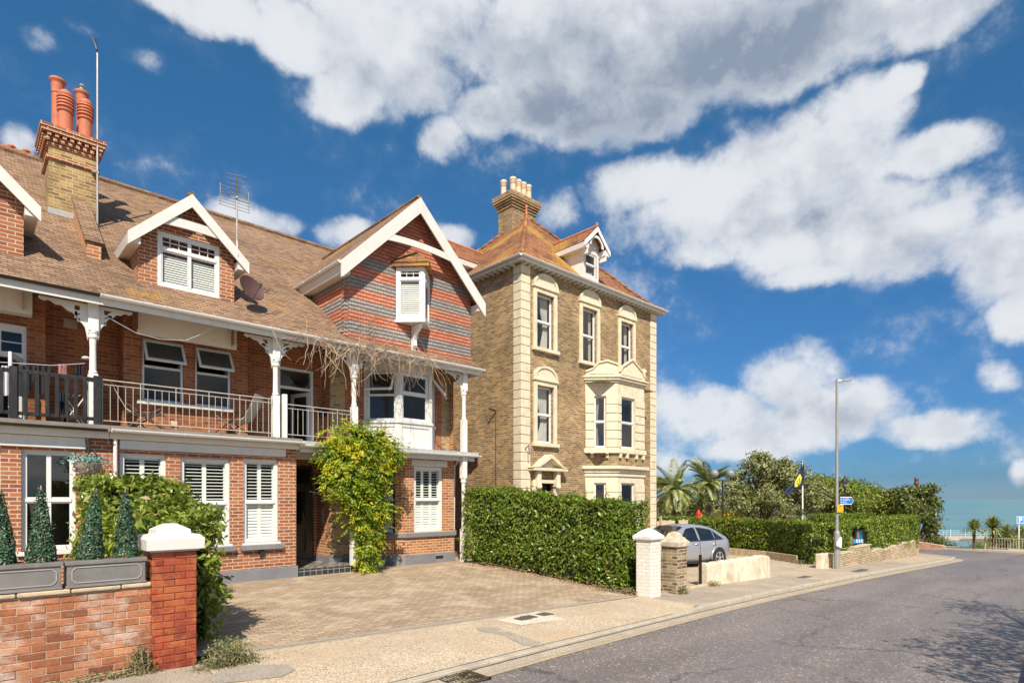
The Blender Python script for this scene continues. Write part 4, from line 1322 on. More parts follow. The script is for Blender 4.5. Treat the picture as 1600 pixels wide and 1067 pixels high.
def terrace_left():
    H = thing('terrace_house', 'red brick terrace house cut by the left edge, with black wooden balcony rail', 'house', (0.5, 13.5, 0), group='houses in view')
    X0, X1 = -3.2, 2.12
    w1 = (FG.a(33), FG.a(119), .90, 2.72)
    wl = (-0.9, FG.a(1), .90, 2.72)
    mb = MB()
    FG.wall(mb, X0, X1, 0.25, 2.98, [wl, w1])
    mb.build('wall', 'red_brick', H)
    mb = MB(); FG.box(mb, X0, X1, -.2, .04, -0.1, .26); mb.build('plinth', 'plinth_grey', H)
    for w, lab in ((wl, 1), (w1, 2)):
        window(FG, w[0], w[1], w[2], w[3], H, mid=.5, sill=.07, mullion=True, rec=.08, glass='bright_glass')
    room(FG, X0, X1 - .02, .3, 2.9, H, 2.0, 'blind_grey')
    one(lambda m: FG.box(m, X0, FG.a(133), -.05, .06, 2.76, 2.97), 'lintel_board', 'white_paint', H, bevel=.01)
    # balcony floor, its edge boards and black gutter
    mb = MB()
    mb.box(X0, X1 - .002, 13.26, 15.0, 3.10, ZB); mb.build('balcony_floor', 'roofing_felt', H)
    one(lambda m: m.box(X0, X1 - .004, 13.34, 13.44, 2.975, 3.098), 'fascia', 'cream_board', H)
    gutter(H, (X0, 13.22, 3.14), (X1 - .05, 13.22, 3.14), mat='black_plastic', clips=False, r=.045)
    # first floor: door pier, recess with vent
    p0, p1 = F1.a(42), F1.a(71.5)
    mb = MB()
    F1.wall(mb, X0, p1, ZB, 5.98, [(-1.0, p0, ZB + .02, 5.12)], .3)
    mb.face([F1.P(p1, 0, ZB), F1.P(p1, -.45, ZB), F1.P(p1, -.45, 5.98), F1.P(p1, 0, 5.98)])
    F2.wall(mb, p1, X1, ZB, 5.98)
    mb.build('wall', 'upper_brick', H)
    room(F1, -1.1, p0 + .3, ZB, 5.3, H, 1.8)
    # french door frame with transom lights and the leaf standing open
    mb = MB()
    F1.box(mb, p0 - .07, p0, -.12, -.05, ZB + .02, 5.12); F1.box(mb, -1.0, p0 - .07, -.12, -.05, 4.98, 5.12); F1.box(mb, -1.0, p0 - .07, -.12, -.05, 4.50, 4.60)
    for a in (-.35, .0, .33, .60):
        F1.box(mb, a, a + .02, -.1, -.07, 4.6, 4.98)
    F1.box(mb, -1.0, p0 - .07, -.1, -.072, 4.78, 4.80)
    d = mb.build('door_frame', 'upvc_white', H)
    one(lambda m: m.face([F1.P(-1.0, -.09, 4.6), F1.P(p0 - .07, -.09, 4.6), F1.P(p0 - .07, -.09, 4.98), F1.P(-1.0, -.09, 4.98)]), 'pane', 'glass', d)
    L = Fr(F1.P(p0 - .07, .0, 0).x, 14.46, -0.35, -1)   # open leaf, hinge on the pier
    mb = MB()
    w = .62
    for (a0, a1, z0, z1) in ((0, w, ZB + .04, ZB + .14), (0, w, 4.38, 4.48), (0, .08, ZB + .14, 4.38), (w - .08, w, ZB + .14, 4.38)):
        L.box(mb, a0, a1, -.02, .03, z0, z1)
    dl = mb.build('door', 'upvc_white', H, bevel=.005)
    one(lambda m: m.face([L.P(.08, 0, ZB + .14), L.P(w - .08, 0, ZB + .14), L.P(w - .08, 0, 4.38), L.P(.08, 0, 4.38)]), 'pane', 'glass', dl)
    one(lambda m: F2.box(m, F2.a(99), F2.a(120), -.01, .02, F2.z(110, 513), F2.z(110, 499)), 'air_vent', 'wood_grey', H)
    one(lambda m: m.box(X0, F1.a(47), 14.05, 14.3, 5.24, 5.80), 'roller_box', 'cream_board', H)
    # veranda ceiling and fascia
    one(lambda m: m.slab((X0, 13.2, roof_z(13.2) - .09), (X1, 13.2, roof_z(13.2) - .09), (X1, 14.3, roof_z(14.3) - .09), (X0, 14.3, roof_z(14.3) - .09), .02), 'veranda_soffit', 'wood_grey', H)
    one(lambda m: m.box(X0, 1.94, 13.15, 13.195, 5.43, 5.57), 'fascia', 'white_paint', H)
    gutter(H, (X0, 13.09, 5.60), (1.93, 13.09, 5.60), mat='black_plastic', clips=False, r=.04)
    px = FG.a(145.5, .1)
    post(H, px, 13.42, ZB, 5.60)
    bracket(H, px - .08, 13.40, 5.46, -1); bracket(H, px + .08, 13.40, 5.46, 1, L=.55)
    # black wooden balcony rail
    fr = Fr(0, 13.36)
    mb = MB()
    top = 4.10
    fr.box(mb, X0, fr.a(158), -.03, .03, top - .075, top - .005)
    fr.box(mb, X0, fr.a(158), -.025, .025, 3.30, 3.36)
    u = 147
    us = [fr.a(q) for q in (132.6, 118, 104, 89, 73.6, 57.5, 39.5)]
    for a in us:
        fr.box(mb, a - .03, a + .03, .026, .045, 3.30, top - .02)
    a = us[-1]
    for k in range(14):
        a -= .16 if k else .32
        fr.box(mb, a - .03, a + .03, .026, .045, 3.30, top - .02)
    for (u0, u1) in ((145.5, 158), (14, 27)):
        a0, a1 = fr.a(u0), fr.a(u1)
        fr.box(mb, a0, a1, -.05, .06, ZB, top + .03)
    mb.build('balcony_rail', 'black_paint', H, bevel=.004)
    # roof
    roofpart(H, X0, 2.05)
    # dormer (matches its neighbour)
    f = Fr(0, 13.93)
    c = 3.63 - 3.66
    dormer(f, c, .93, 5.9, 7.16, 8.27, .21, 4.0, H, 'red_brick', 'roof_tile', (c - .6, c + .6, 6.26, 7.40), dict(kind='transom', mid=.70, mullion=True, low='blind', gb=True, rec=.0, fw=.07), over=.24, board=.24)
    chimney_left(H)


def roofpart(H, x0, x1, ridge=True):
    mb = MB()
    n = 1
    # front slope, slightly kicked out at the eaves
    mb.slab((x0, EAVE_Y, EAVE_Z), (x1, EAVE_Y, EAVE_Z), (x1, RIDGE_Y, RIDGE_Z), (x0, RIDGE_Y, RIDGE_Z), 0.07)
    mb.slab((x0, RIDGE_Y, RIDGE_Z), (x1, RIDGE_Y, RIDGE_Z), (x1, 27, 5.6), (x0, 27, 5.6), 0.07)
    r = mb.build('roof', 'roof_tile', H)
    mb = MB(); mb.tube([(x0, RIDGE_Y, RIDGE_Z + .0), (x1, RIDGE_Y, RIDGE_Z + .0)], .10, 10)
    mb.build('ridge_tiles', 'roof_tile', r)
    return r


def chimney_left(H):
    cx0, cx1 = 1.49, 2.376
    y0, y1 = 16.44, 17.35
    mb = MB()
    mb.box(cx0, cx1, y0, y1, 7.6, 9.62)
    c = mb.build('chimney', 'chimney_brick', H)
    mb = MB()
    mb.box(cx0 - .05, cx1 + .05, y0 - .05, y1 + .05, 9.34, 9.42)
    mb.box(cx0 - .03, cx1 + .03, y0 - .03, y1 + .03, 9.62, 9.70)
    n = 8
    for i in range(n):      # dentils
        x = cx0 - .06 + (cx1 - cx0 + .12 - .07) * i / (n - 1)
        mb.box(x, x + .07, y0 - .09, y0 - .0, 9.70, 9.78)
        mb.box(x + .03, x + .10, y0 - .12, y0 - .0, 9.80, 9.87)
        y = y0 - .05 + (y1 - y0 + .1 - .07) * i / (n - 1)
        mb.box(cx0 - .09, cx0, y, y + .07, 9.70, 9.78)
        mb.box(cx0 - .12, cx0, y + .03, y + .10, 9.80, 9.87)
    mb.box(cx0 - .03, cx1 + .03, y0 - .03, y1 + .03, 9.702, 9.88)
    mb.box(cx0 - .14, cx1 + .14, y0 - .14, y1 + .14, 9.88, 9.96)
    mb.box(cx0 - .16, cx1 + .16, y0 - .16, y1 + .16, 9.962, 10.04)
    mb.build('corbel', 'red_brick', c, bevel=.004)
    # flashing and the brick buttress down the slope
    one(lambda m: (m.box(cx0 - .02, cx1 + .02, y0 - .012, y0 - .002, roof_z(y0) - .1, roof_z(y0) + .12)), 'flashing', 'lead_grey', c)
    mb = MB()
    bx0, bx1 = 1.93, 2.17
    pts = [(bx0, 14.55, roof_z(14.55) - .1), (bx0, 14.55, roof_z(14.55) + .32), (bx0, 15.0, roof_z(14.55) + .62), (bx0, y0 + .05, 8.62), (bx0, y0 + .05, 7.8)]
    mb.prism(pts, (bx1 - bx0, 0, 0))
    bt = mb.build('buttress', 'orange_brick', c)
    mb = MB()
    mb.slab((bx0 - .04, 14.50, roof_z(14.5) + .37), (bx1 + .04, 14.50, roof_z(14.5) + .37), (bx1 + .04, y0 + .02, 8.66), (bx0 - .04, y0 + .02, 8.66), .06)
    bt2 = mb.build('buttress_cap', 'roof_tile', c)
    # pots: two tall tapered, two louvred
    def pot(x, y, kind, s=1.0):
        z = 10.04
        if kind == 'tall':
            prof = [(.15, 0), (.16, .08), (.115, .16), (.11, 1.12), (.125, 1.14), (.115, 1.17), (.125, 1.36), (.16, 1.42), (.155, 1.46), (.10, 1.46), (.10, 1.3)]
            mb = MB(); mb.lathe((x, y, z), [(r * s, h * s) for r, h in prof], 20)
            return mb.build('chimney_pot', 'terracotta', c, smooth=False)
        prof = [(.15, 0), (.16, .05), (.13, .10), (.125, .45), (.15, .47), (.155, .51), (.13, .52)]
        for k in range(4):
            h = .54 + k * .065
            prof += [(.12, h), (.12, h + .012), (.155, h + .014), (.15, h + .05), (.12, h + .052)]
        prof += [(.135, .82), (.12, .88), (.06, .93), (.05, .93)]
        mb = MB(); mb.lathe((x, y, z), [(r * s, h * s) for r, h in prof], 20)
        return mb.build('chimney_pot', 'terracotta', c)
    fc = Fr(0, y0 + .18)
    pot(fc.a(98) + .05, y0 + .16, 'louvre', 1.08)
    pot(fc.a(131) + .03, y0 + .16, 'louvre', 1.05)
    pot(1.72, y1 - .2, 'tall', 1.02)
    pot(2.17, y1 - .25, 'tall', .95)
    # cowl on the right hand tall pot
    mb = MB(); mb.lathe((2.17, y1 - .25, 10.04 + 1.38), [(.10, 0), (.12, .03), (.05, .07), (.05, .12), (.08, .14), (.03, .2)], 10)
    mb.build('cowl', 'galvanised', c)
    # red crested ridge tiles left of the stack
    mb = MB()
    x = -3.0
    while x < cx0 - .1:
        mb.box(x, x + .29, RIDGE_Y - .06, RIDGE_Y + .06, RIDGE_Z, RIDGE_Z + .12)
        mb.lathe((x + .15, RIDGE_Y, RIDGE_Z + .12), [(.09, 0), (.10, .03), (.06, .07), (.02, .10)], 8)
        x += .3
    mb.build('crested_ridge', 'red_ridge', H)


def terrace_main():
    H = thing('terrace_house', 'red brick terrace house with tile-hung gable, white veranda posts and metal balcony rail', 'house', (6.5, 13.5, 0), group='houses in view')
    X0, XP, X1 = 2.125, 5.80, 11.05
    W = [(FG.a(187), FG.a(260), .90, FG.z(230, 709)), (FG.a(282), FG.a(360), .86, FG.z(320, 716)), (FG.a(380.6), FG.a(435.4), .86, FG.z(410, 717))]
    mb = MB()
    FG.wall(mb, X0, XP, 0.27, 2.98, W, .12)
    mb.face([V(XP, 13.5, .15), V(XP, 15.3, .15), V(XP, 15.3, 3.1), V(XP, 13.5, 3.1)])
    mb.build('wall', 'red_brick', H)
    mb = MB(); FG.box(mb, X0, XP + .035, -.3, .035, -0.12, .27); mb.build('plinth', 'plinth_grey', H, bevel=.01)
    for i, w in enumerate(W):
        window(FG, *w, H, kind='shutter', mid=.48 if i else .5, shut=2, rec=.06, sill=.03, sillmat='upvc_white', sillh=.05, mullion=False)
        one(lambda m: FG.box(m, w[0] - .07, w[1] + .09, -.03, .10, w[2] - .16, w[2] - .052), 'stone_sill', 'plinth_grey', H, bevel=.01)
    room(FG, X0, XP - .05, .3, 2.9, H, 2.0, 'dark_room')
    one(lambda m: FG.box(m, FG.a(186), FG.a(445), -.05, .07, 2.80, 2.975), 'lintel_board', 'white_paint', H, bevel=.01)
    # little vents under the sills
    one(lambda m: FG.box(m, 4.95, 5.06, .0, .05, .55, .68), 'air_vent', 'black_plastic', H)
    # balcony floor and lower gutters
    one(lambda m: m.box(X0, XP + .05, 13.26, 15.0, 3.10, ZB), 'balcony_floor', 'roofing_felt', H)
    one(lambda m: m.box(XP + .052, X1 + .2, 13.34, 15.0, 3.06, ZB - .03), 'balcony_floor', 'lead_grey', H)
    one(lambda m: m.box(X0, XP + .02, 13.36, 13.44, 2.98, 3.098), 'fascia', 'cream_board', H)
    one(lambda m: m.box(XP + .06, X1 + .1, 13.42, 13.48, 2.93, 3.055), 'fascia', 'white_paint', H)
    gutter(H, (X0 + .02, 13.20, 3.15), (XP + .05, 13.20, 3.15), r=.06)
    gutter(H, (XP + .0, 13.28, 3.10), (X1 + .2, 13.28, 3.10), r=.06)
    # downpipe at the party wall
    mb = MB(); dp = FG.a(180.5, .1)
    mb.tube([(dp, 13.40, 3.1), (dp, 13.42, 2.95), (dp, 13.44, .1)], .035, 10)
    mb.build('downpipe', 'upvc_white', H)
    mb = MB(); mb.tube([(10.98, 13.9, 3.05), (11.0, 14.2, 2.8), (11.02, 14.25, .0)], .035, 10)
    mb.build('downpipe', 'upvc_white', H)
    # porch: back wall with door, red flank, yellow pier
    FD = Fr(0, 15.3)
    mb = MB()
    FD.wall(mb, XP, 7.14, .15, 3.1, [(XP + .05, FD.a(491), .17, 2.72)], .1)
    FL = Fr(7.14, 15.3, 0, -1)
    FL.wall(mb, 0, .8, .15, 3.1)
    mb.build('porch_wall', 'orange_brick', H)
    FP = Fr(0, 14.5)
    mb = MB(); FP.wall(mb, 7.14, 8.3, .15, 3.1); mb.build('porch_pier', 'yellow_brick', H)
    mb = MB()
    d0, d1 = XP + .1, FD.a(489)
    FD.box(mb, d0, d1, -.14, -.06, .2, 2.70)
    fr_ = FD
    for (a0, a1, z0, z1) in ((d0, d0 + .07, .2, 2.72), (d1 - .07, d1, .2, 2.72), (d0 + .07, d1 - .07, 2.16, 2.24), (d0 + .07, d1 - .07, 2.64, 2.72), (d0 + .07, d0 + .19, .24, 2.16), (d1 - .19, d1 - .07, .24, 2.16), (d0 + .19, d1 - .19, .24, .42), (d0 + .19, d1 - .19, 1.02, 1.16), (d0 + .19, d1 - .19, 2.02, 2.16)):
        fr_.box(mb, a0, a1, -.059, -.02, z0, z1)
    dr = mb.build('front_door', 'door_green', H, bevel=.006)
    one(lambda m: m.box(d0 + .3, d0 + .42, 15.3 + .0, 15.32, 1.05, 1.10), 'letter_plate', 'alloy', dr)
    one(lambda m: (m.face([FD.P(d0 + .19, -.057, 1.16), FD.P(d1 - .19, -.057, 1.16), FD.P(d1 - .19, -.057, 2.02), FD.P(d0 + .19, -.057, 2.02)]), m.face([FD.P(d0 + .07, -.057, 2.24), FD.P(d1 - .07, -.057, 2.24), FD.P(d1 - .07, -.057, 2.64), FD.P(d0 + .07, -.057, 2.64)])), 'pane', 'car_glass', dr)
    one(lambda m: m.box(XP + .01, 6.95, 14.0, 14.1, 2.80, 3.06), 'lintel_board', 'cream_board', H)
    one(lambda m: m.box(XP + .04, 8.2, 13.55, 15.3, -.05, .165), 'porch_floor', 'porch_tile', H)
    one(lambda m: m.box(XP + .04, 7.25, 13.52, 13.549, -.05, .172), 'porch_step', 'step_tile', H)
    one(lambda m: (m.box(7.10, 7.139, 14.5, 15.28, .15, .32), m.box(7.10, 8.2, 14.46, 14.499, .15, .32)), 'plinth', 'plinth_grey', H)
    # intercom and coach lamp on the flank
    one(lambda m: m.box(7.105, 7.138, 14.86, 14.98, 1.18, 1.60), 'intercom', 'galvanised', H, bevel=.006)
    def lamp(x, y, z, mat='black_plastic'):
        mb = MB()
        mb.box(x - .03, x, y - .05, y + .05, z - .08, z + .1)
        mb.tube([(x - .02, y, z + .08), (x - .12, y, z + .12), (x - .14, y, z + .10)], .012, 6)
        mb.lathe((x - .14, y, z - .16), [(.03, 0), (.065, .03), (.085, .22), (.10, .23), (.06, .28), (.02, .32)], 8)
        l = mb.build('wall_lantern', mat, H)
    lamp(7.14, 14.9, 2.08)
    # ground floor bay (canted)
    P = [(8.30, 14.5), (8.97, 13.76), (10.66, 13.76), (11.05, 14.3)]
    FA = Fr(*P[0], P[1][0] - P[0][0], P[1][1] - P[0][1]); LA = math.dist(P[0], P[1])
    FB = Fr(*P[1], 1, 0); LB = P[2][0] - P[1][0]
    FC = Fr(*P[2], P[3][0] - P[2][0], P[3][1] - P[2][1]); LC = math.dist(P[2], P[3])
    wa = (FA.a(598), FA.a(617), .90, 2.76)
    wb = (FB.a(647), FB.a(692), .90, 2.74)
    mb = MB()
    FA.wall(mb, 0, LA, .28, 3.06, [wa], .1); FB.wall(mb, 0, LB, .28, 3.06, [wb], .1); FC.wall(mb, 0, LC, .28, 3.06)
    mb.face([V(11.05, 14.3, 0.0), V(11.05, 26, 0), V(11.05, 26, 5.7), V(11.05, 14.3, 5.7)][::-1])
    mb.build('bay_wall', 'orange_brick', H)
    window(FA, *wa, H, kind='shutter', mid=.5, shut=1, rec=.05, mat='upvc_white')
    window(FB, *wb, H, kind='shutter', mid=.49, shut=3, rec=.05, fw=.075)
    one(lambda m: FB.box(m, FB.a(642), FB.a(698), -.02, .04, 2.745, 2.93), 'lintel_board', 'white_paint', H, bevel=.01)
    for nm, mt, z0, z1, o in (('bay_sill', 'plinth_grey', .765, .885, .07), ('plinth', 'plinth_grey', -.12, .28, .035)):
        mb = MB()
        pts = [(P[0][0] - .02, P[0][1] + .1), P[0], P[1], P[2], P[3], (P[3][0], P[3][1] + .1)]
        # offset outline outwards
        out = []
        for i in range(1, 5):
            (xa, ya), (xb, yb), (xc, yc) = pts[i - 1], pts[i], pts[i + 1]
            n1 = V(yb - ya, -(xb - xa), 0).normalized(); n2 = V(yc - yb, -(xc - xb), 0).normalized()
            nn = (n1 + n2).normalized(); k = o / max(.4, nn.dot(n2))
            out.append((xb + nn.x * k, yb + nn.y * k))
        poly = [V(a, b, z0) for a, b in out] + [V(P[3][0], P[3][1] + .0, z0), V(P[2][0] - .02, P[2][1] + .06, z0), V(P[1][0] + .03, P[1][1] + .06, z0), V(P[0][0] + .05, P[0][1] + .02, z0)]
        mb.prism(poly, (0, 0, z1 - z0))
        mb.build(nm, mt, H, bevel=.008)
    one(lambda m: FB.box(m, 1.0, 1.26, .036, .042, .12, .20), 'air_vent', 'black_plastic', H)
    room(FB, -.2, LB + .1, .3, 2.9, H, 1.4)
    # first floor walls
    b0, b1 = F1.a(192.6), F1.a(387)
    w1 = (F1.a(222), F1.a(287), 3.93, 5.24); w2 = (F1.a(305), F1.a(361), 3.93, 5.24)
    mb = MB()
    F1.wall(mb, b0, b1, ZB, 5.98, [w1, w2], .12)
    mb.face([F1.P(b0, 0, ZB), F1.P(b0, -.45, ZB), F1.P(b0, -.45, 5.98), F1.P(b0, 0, 5.98)][::-1])
    mb.face([F1.P(b1, 0, ZB), F1.P(b1, -.45, ZB), F1.P(b1, -.45, 5.98), F1.P(b1, 0, 5.98)])
    F2.wall(mb, X0, b0, ZB, 5.98)
    dd = (F2.a(434), F2.a(489), ZB - .02, 5.2)
    F2.wall(mb, b1, 7.14, ZB - .04, 5.98, [dd], .12)
    FLK = Fr(7.14, 14.95, 0, -1)
    FLK.wall(mb, 0, .45, ZB - .04, 5.98)
    wl0 = 7.14 + .42
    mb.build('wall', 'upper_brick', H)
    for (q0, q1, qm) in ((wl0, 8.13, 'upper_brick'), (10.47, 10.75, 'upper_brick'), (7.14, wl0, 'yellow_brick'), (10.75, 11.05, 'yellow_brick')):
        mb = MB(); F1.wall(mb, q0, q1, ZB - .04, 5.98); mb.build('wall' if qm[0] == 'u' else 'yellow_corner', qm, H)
    for w in (w1, w2):
        win = window(F1, w[0], w[1], w[2], w[3], H, kind='plain', rec=.05, fw=.05)
        zm = w[2] + .72
        mb = MB(); F1.box(mb, w[0] + .05, w[1] - .05, -.1, -.04, zm, zm + .05); mb.build('transom', 'upvc_white', win)
        open_light(F1, w[0] + .01, w[1] - .01, w[3] - .02, .56, H, tilt=32, rec=.03)
    one(lambda m: F1.box(m, F1.a(212), F1.a(362), -.03, .12, 3.84, 3.925), 'stone_sill', 'white_paint', H, bevel=.01)
    one(lambda m: m.box(F1.a(213, .3), F1.a(368, .3), 14.12, 14.2, 5.24, 5.80), 'roller_box', 'cream_board', H)
    one(lambda m: F1.box(m, 3.42, 3.55, -.01, .02, 3.42, 3.54), 'air_vent', 'wood_pale', H)
    room(F1, b0 + .05, b1 - .05, 3.3, 5.4, H, 2.0)
    # first floor door, standing open, pale room behind
    mb = MB()
    F2.box(mb, dd[0], dd[0] + .06, -.09, 0.01, dd[2], dd[3]); F2.box(mb, dd[1] - .07, dd[1], -.09, 0.01, dd[2], dd[3])
    F2.box(mb, dd[0] + .06, dd[1] - .07, -.09, 0.01, 4.66, 4.72); F2.box(mb, dd[0] + .06, dd[1] - .07, -.09, 0.01, dd[3] - .06, dd[3])
    df = mb.build('door_frame', 'upvc_white', H)
    one(lambda m: m.face([F2.P(dd[0] + .06, -.05, 4.72), F2.P(dd[1] - .07, -.05, 4.72), F2.P(dd[1] - .07, -.05, dd[3] - .06), F2.P(dd[0] + .06, -.05, dd[3] - .06)]), 'pane', 'glass', df)
    room(F2, dd[0] - .5, dd[1] + .3, ZB - .02, 5.2, H, 2.2, 'room_wall')
    LF = Fr(dd[1] - .08, 15.0, -.3, 1)
    mb = MB()
    for (a0, a1, z0, z1) in ((0, .7, ZB, ZB + .12), (0, .7, 4.54, 4.64), (0, .09, ZB + .12, 4.54), (.61, .7, ZB + .12, 4.54)):
        LF.box(mb, a0, a1, -.02, .02, z0, z1)
    dl = mb.build('door', 'upvc_white', H)
    one(lambda m: m.face([LF.P(.09, 0, ZB + .12), LF.P(.61, 0, ZB + .12), LF.P(.61, 0, 4.54), LF.P(.09, 0, 4.54)]), 'pane', 'glass', dl)
    lamp(7.14, 14.72, 4.12)
    # first floor white bay under the eaves
    Q = [(8.13, 14.5), (8.78, 13.78), (9.86, 13.78), (10.47, 14.5)]
    frs = [Fr(*Q[i], Q[i + 1][0] - Q[i][0], Q[i + 1][1] - Q[i][1]) for i in range(3)]
    Ls = [math.dist(Q[i], Q[i + 1]) for i in range(3)]
    mb = MB()
    for f, L in zip(frs, Ls):
        f.wall(mb, 0, L, ZB - .03, 3.92)
    mb.face([V(*Q[0], ZB - .03), V(*Q[1], ZB - .03), V(*Q[2], ZB - .03), V(*Q[3], ZB - .03)][::-1])
    by = mb.build('oriel_bay', 'roughcast', H)
    mb = MB()
    for f, L in zip(frs, Ls): f.wall(mb, 0, L, 5.30, 5.98)
    mb.build('bay_head', 'roughcast', by)
    mb = MB()
    for i, (f, L) in enumerate(zip(frs, Ls)):
        f.box(mb, -.01, .10, .0, .025, ZB, 3.90); f.box(mb, L - .10, L + .01, .0, .025, ZB, 3.90)
        f.box(mb, .1, L - .1, .0, .025, 3.80, 3.90); f.box(mb, .1, L - .1, .0, .025, ZB, ZB + .08)
        f.box(mb, -.03, L + .03, -.02, .06, 3.90, 3.97)
        # corner posts
        f.box(mb, 0, .09, -.08, .02, 3.97, 5.30); f.box(mb, L - .09, L, -.08, .02, 3.97, 5.30)
    mb.build('bay_frame', 'white_paint', by, bevel=.004)
    for i, (f, L) in enumerate(zip(frs, Ls)):
        if i == 1:
            window(f, .09, L - .09, 3.98, 5.30, H, kind='transom', mid=.58, rec=.03, fw=.055)
        else:
            w = window(f, .09, L - .09, 3.98, 5.30, H, kind='plain', rec=.03, fw=.055)
            mb = MB(); f.box(mb, .14, L - .14, -.08, -.02, 4.64, 4.70); mb.build('transom', 'upvc_white', w)
            open_light(f, .1, L - .1, 5.27, .6, H, tilt=38 if i == 2 else 30, rec=.0, fill=None)
    room(Fr(0, 14.3), 8.2, 10.4, 3.3, 5.4, H, 2.0, 'room_wall')
    # veranda ceiling, fascia, gutter, posts, brackets
    one(lambda m: m.slab((X0, 13.2, roof_z(13.2) - .09), (6.9, 13.2, roof_z(13.2) - .09), (6.9, 14.3, roof_z(14.3) - .09), (X0, 14.3, roof_z(14.3) - .09), .02), 'veranda_soffit', 'wood_grey', H)
    one(lambda m: m.box(6.9, X1 + .0, 13.44, 15.0, 5.95, 5.98), 'veranda_ceiling', 'wood_grey', H)
    one(lambda m: m.box(1.945, X1 + .12, 13.15, 13.195, 5.43, 5.57), 'fascia', 'white_paint', H)
    one(lambda m: m.box(X1 + .12, X1 + .16, 13.15, 14.6, 5.43, 5.57), 'fascia', 'white_paint', H)
    gutter(H, (1.95, 13.08, 5.60), (X1 + .18, 13.08, 5.60), r=.06)
    for (u, lo) in ((430.5, ZB), (553.2, ZB - .04), (724.8, ZB - .04)):
        px = Fr(0, 13.42).a(u)
        post(H, px, 13.42, lo, 5.60)
        for s in (-1, 1):
            if u == 553.2 and s == -1: bracket(H, px + s * .08, 13.40, 5.46, s, L=.5)
            elif u == 724.8 and s == 1: continue
            else: bracket(H, px + s * .08, 13.40, 5.46, s, L=.6)
    for u in (553.2, 724.8):
        px = Fr(0, 13.42).a(u)
        post(H, px, 13.44, .0 if u > 600 else .17, 3.06)
    # metal balcony rails
    def rail(fr, a0, a1, top, curl=None):
        mb = MB()
        mb.tube([fr.P(a0, 0, top), fr.P(a1, 0, top)], .012, 6)
        mb.tube([fr.P(a0, 0, top - .09), fr.P(a1, 0, top - .09)], .009, 5)
        mb.tube([fr.P(a0, 0, ZB + .09), fr.P(a1, 0, ZB + .09)], .010, 5)
        n = int(round((a1 - a0) / .125))
        for i in range(n + 1):
            a = a0 + (a1 - a0) * i / n
            big = i % 5 == 0
            mb.tube([fr.P(a, 0, ZB if big else ZB + .09), fr.P(a, 0, top if big else top - .09)], .008 if big else .0058, 5, cap=False)
        return mb.build('balcony_rail', 'rail_metal', H)
    fr = Fr(0, 13.36)
    rail(fr, fr.a(160), fr.a(437), 4.08)
    nx = fr.a(444.5)
    one(lambda m: m.box(nx - .05, nx + .05, 13.31, 13.41, ZB, 4.22), 'newel_post', 'flaking_white', H, bevel=.01)
    # scroll panel beside the newel
    mb = MB()
    for k in range(3):
        cz = ZB + .25 + k * .3
        mb.tube([(nx - .17 + .05 * cos(w), 13.36, cz + .12 * sin(w)) for w in np.linspace(0, 2 * pi, 17)], .008, 5)
    mb.build('scroll_panel', 'steel_dark', H)
    rail(fr, fr.a(449), fr.a(549), 4.00)
    # roof
    r = roofpart(H, 2.05, 11.15)
    # dormer
    f = Fr(0, 13.93)
    dormer(f, 3.63, .93, 5.9, 7.16, 8.27, .21, 4.0, H, 'red_brick', 'roof_tile', (3.045, 4.25, 6.26, 7.40), dict(kind='transom', mid=.70, mullion=True, low='blind', gb=True, rec=.0, fw=.07), over=.24, board=.24)
    # gable: tile-hung front and cheek, roof, barge boards, tie
    gc, hw, hv = 8.99, 2.02, .24
    FT = Fr(0, 13.42)
    ze, za = 7.56, 9.86
    slp = (za - ze) / (hw + hv)
    zt = ze + slp * hv
    mb = MB()
    mb.face([FT.P(gc - hw, 0, 5.60), FT.P(gc + hw, 0, 5.60), FT.P(gc + hw, 0, zt - .04), FT.P(gc, 0, za - .1), FT.P(gc - hw, 0, zt - .04)])
    x = gc - hw
    mb.face([(x, 17.4, 5.6), (x, 13.42, 5.6), (x, 13.42, zt - .04), (x, 17.4, zt - .04)])
    x = gc + hw
    mb.face([(x, 13.42, 5.6), (x, 26, 5.6), (x, 26, zt - .04), (x, 13.42, zt - .04)])
    gb = mb.build('tile_hung_gable', 'hung_tile', H)
    mb = MB()   # projecting corner tiles
    for k in range(18):
        z = 5.66 + k * .105
        mb.prism([(gc - hw - .02, 13.40, z), (gc - hw + .10, 13.40, z), (gc - hw + .10, 13.412, z + .10), (gc - hw - .005, 13.412, z + .10)], (0, .11, 0))
    mb.build('corner_tiles', 'hung_tile', gb)
    mb = MB()
    y0, y1 = 13.08, 19.6
    for s in (-1, 1):
        mb.slab((gc + s * (hw + hv), y0, ze), (gc, y0, za), (gc, y1, za), (gc + s * (hw + hv), y1, ze), .07)
    gr = mb.build('gable_roof', 'roof_tile', H)
    mb = MB(); mb.tube([(gc, y0, za), (gc, 18.9, za)], .07, 8); mb.build('ridge_tiles', 'roof_tile', gr)
    mb = MB()
    e = hw + hv + .02
    bd = .42
    for s in (-1, 1):
        A = V(gc + s * e, y0 - .04, ze - .02); B = V(gc, y0 - .04, za - .02)
        mb.prism([A, B, B - V(0, 0, bd), A + (B - A) * .03 - V(0, 0, bd), A - V(0, 0, bd * .95)], (0, .04, 0))
        mb.prism([V(gc + s * e, y0 + .01, ze - .08), V(gc + s * (hw + .003), y0 + .01, ze - .08), V(gc + s * (hw + .003), y0 + .01, ze - .28), V(gc + s * (e - .05), y0 + .01, ze - .28)], (0, 3.2 if s < 0 else 1.0, 0))
    n = 14
    wv = 1.10
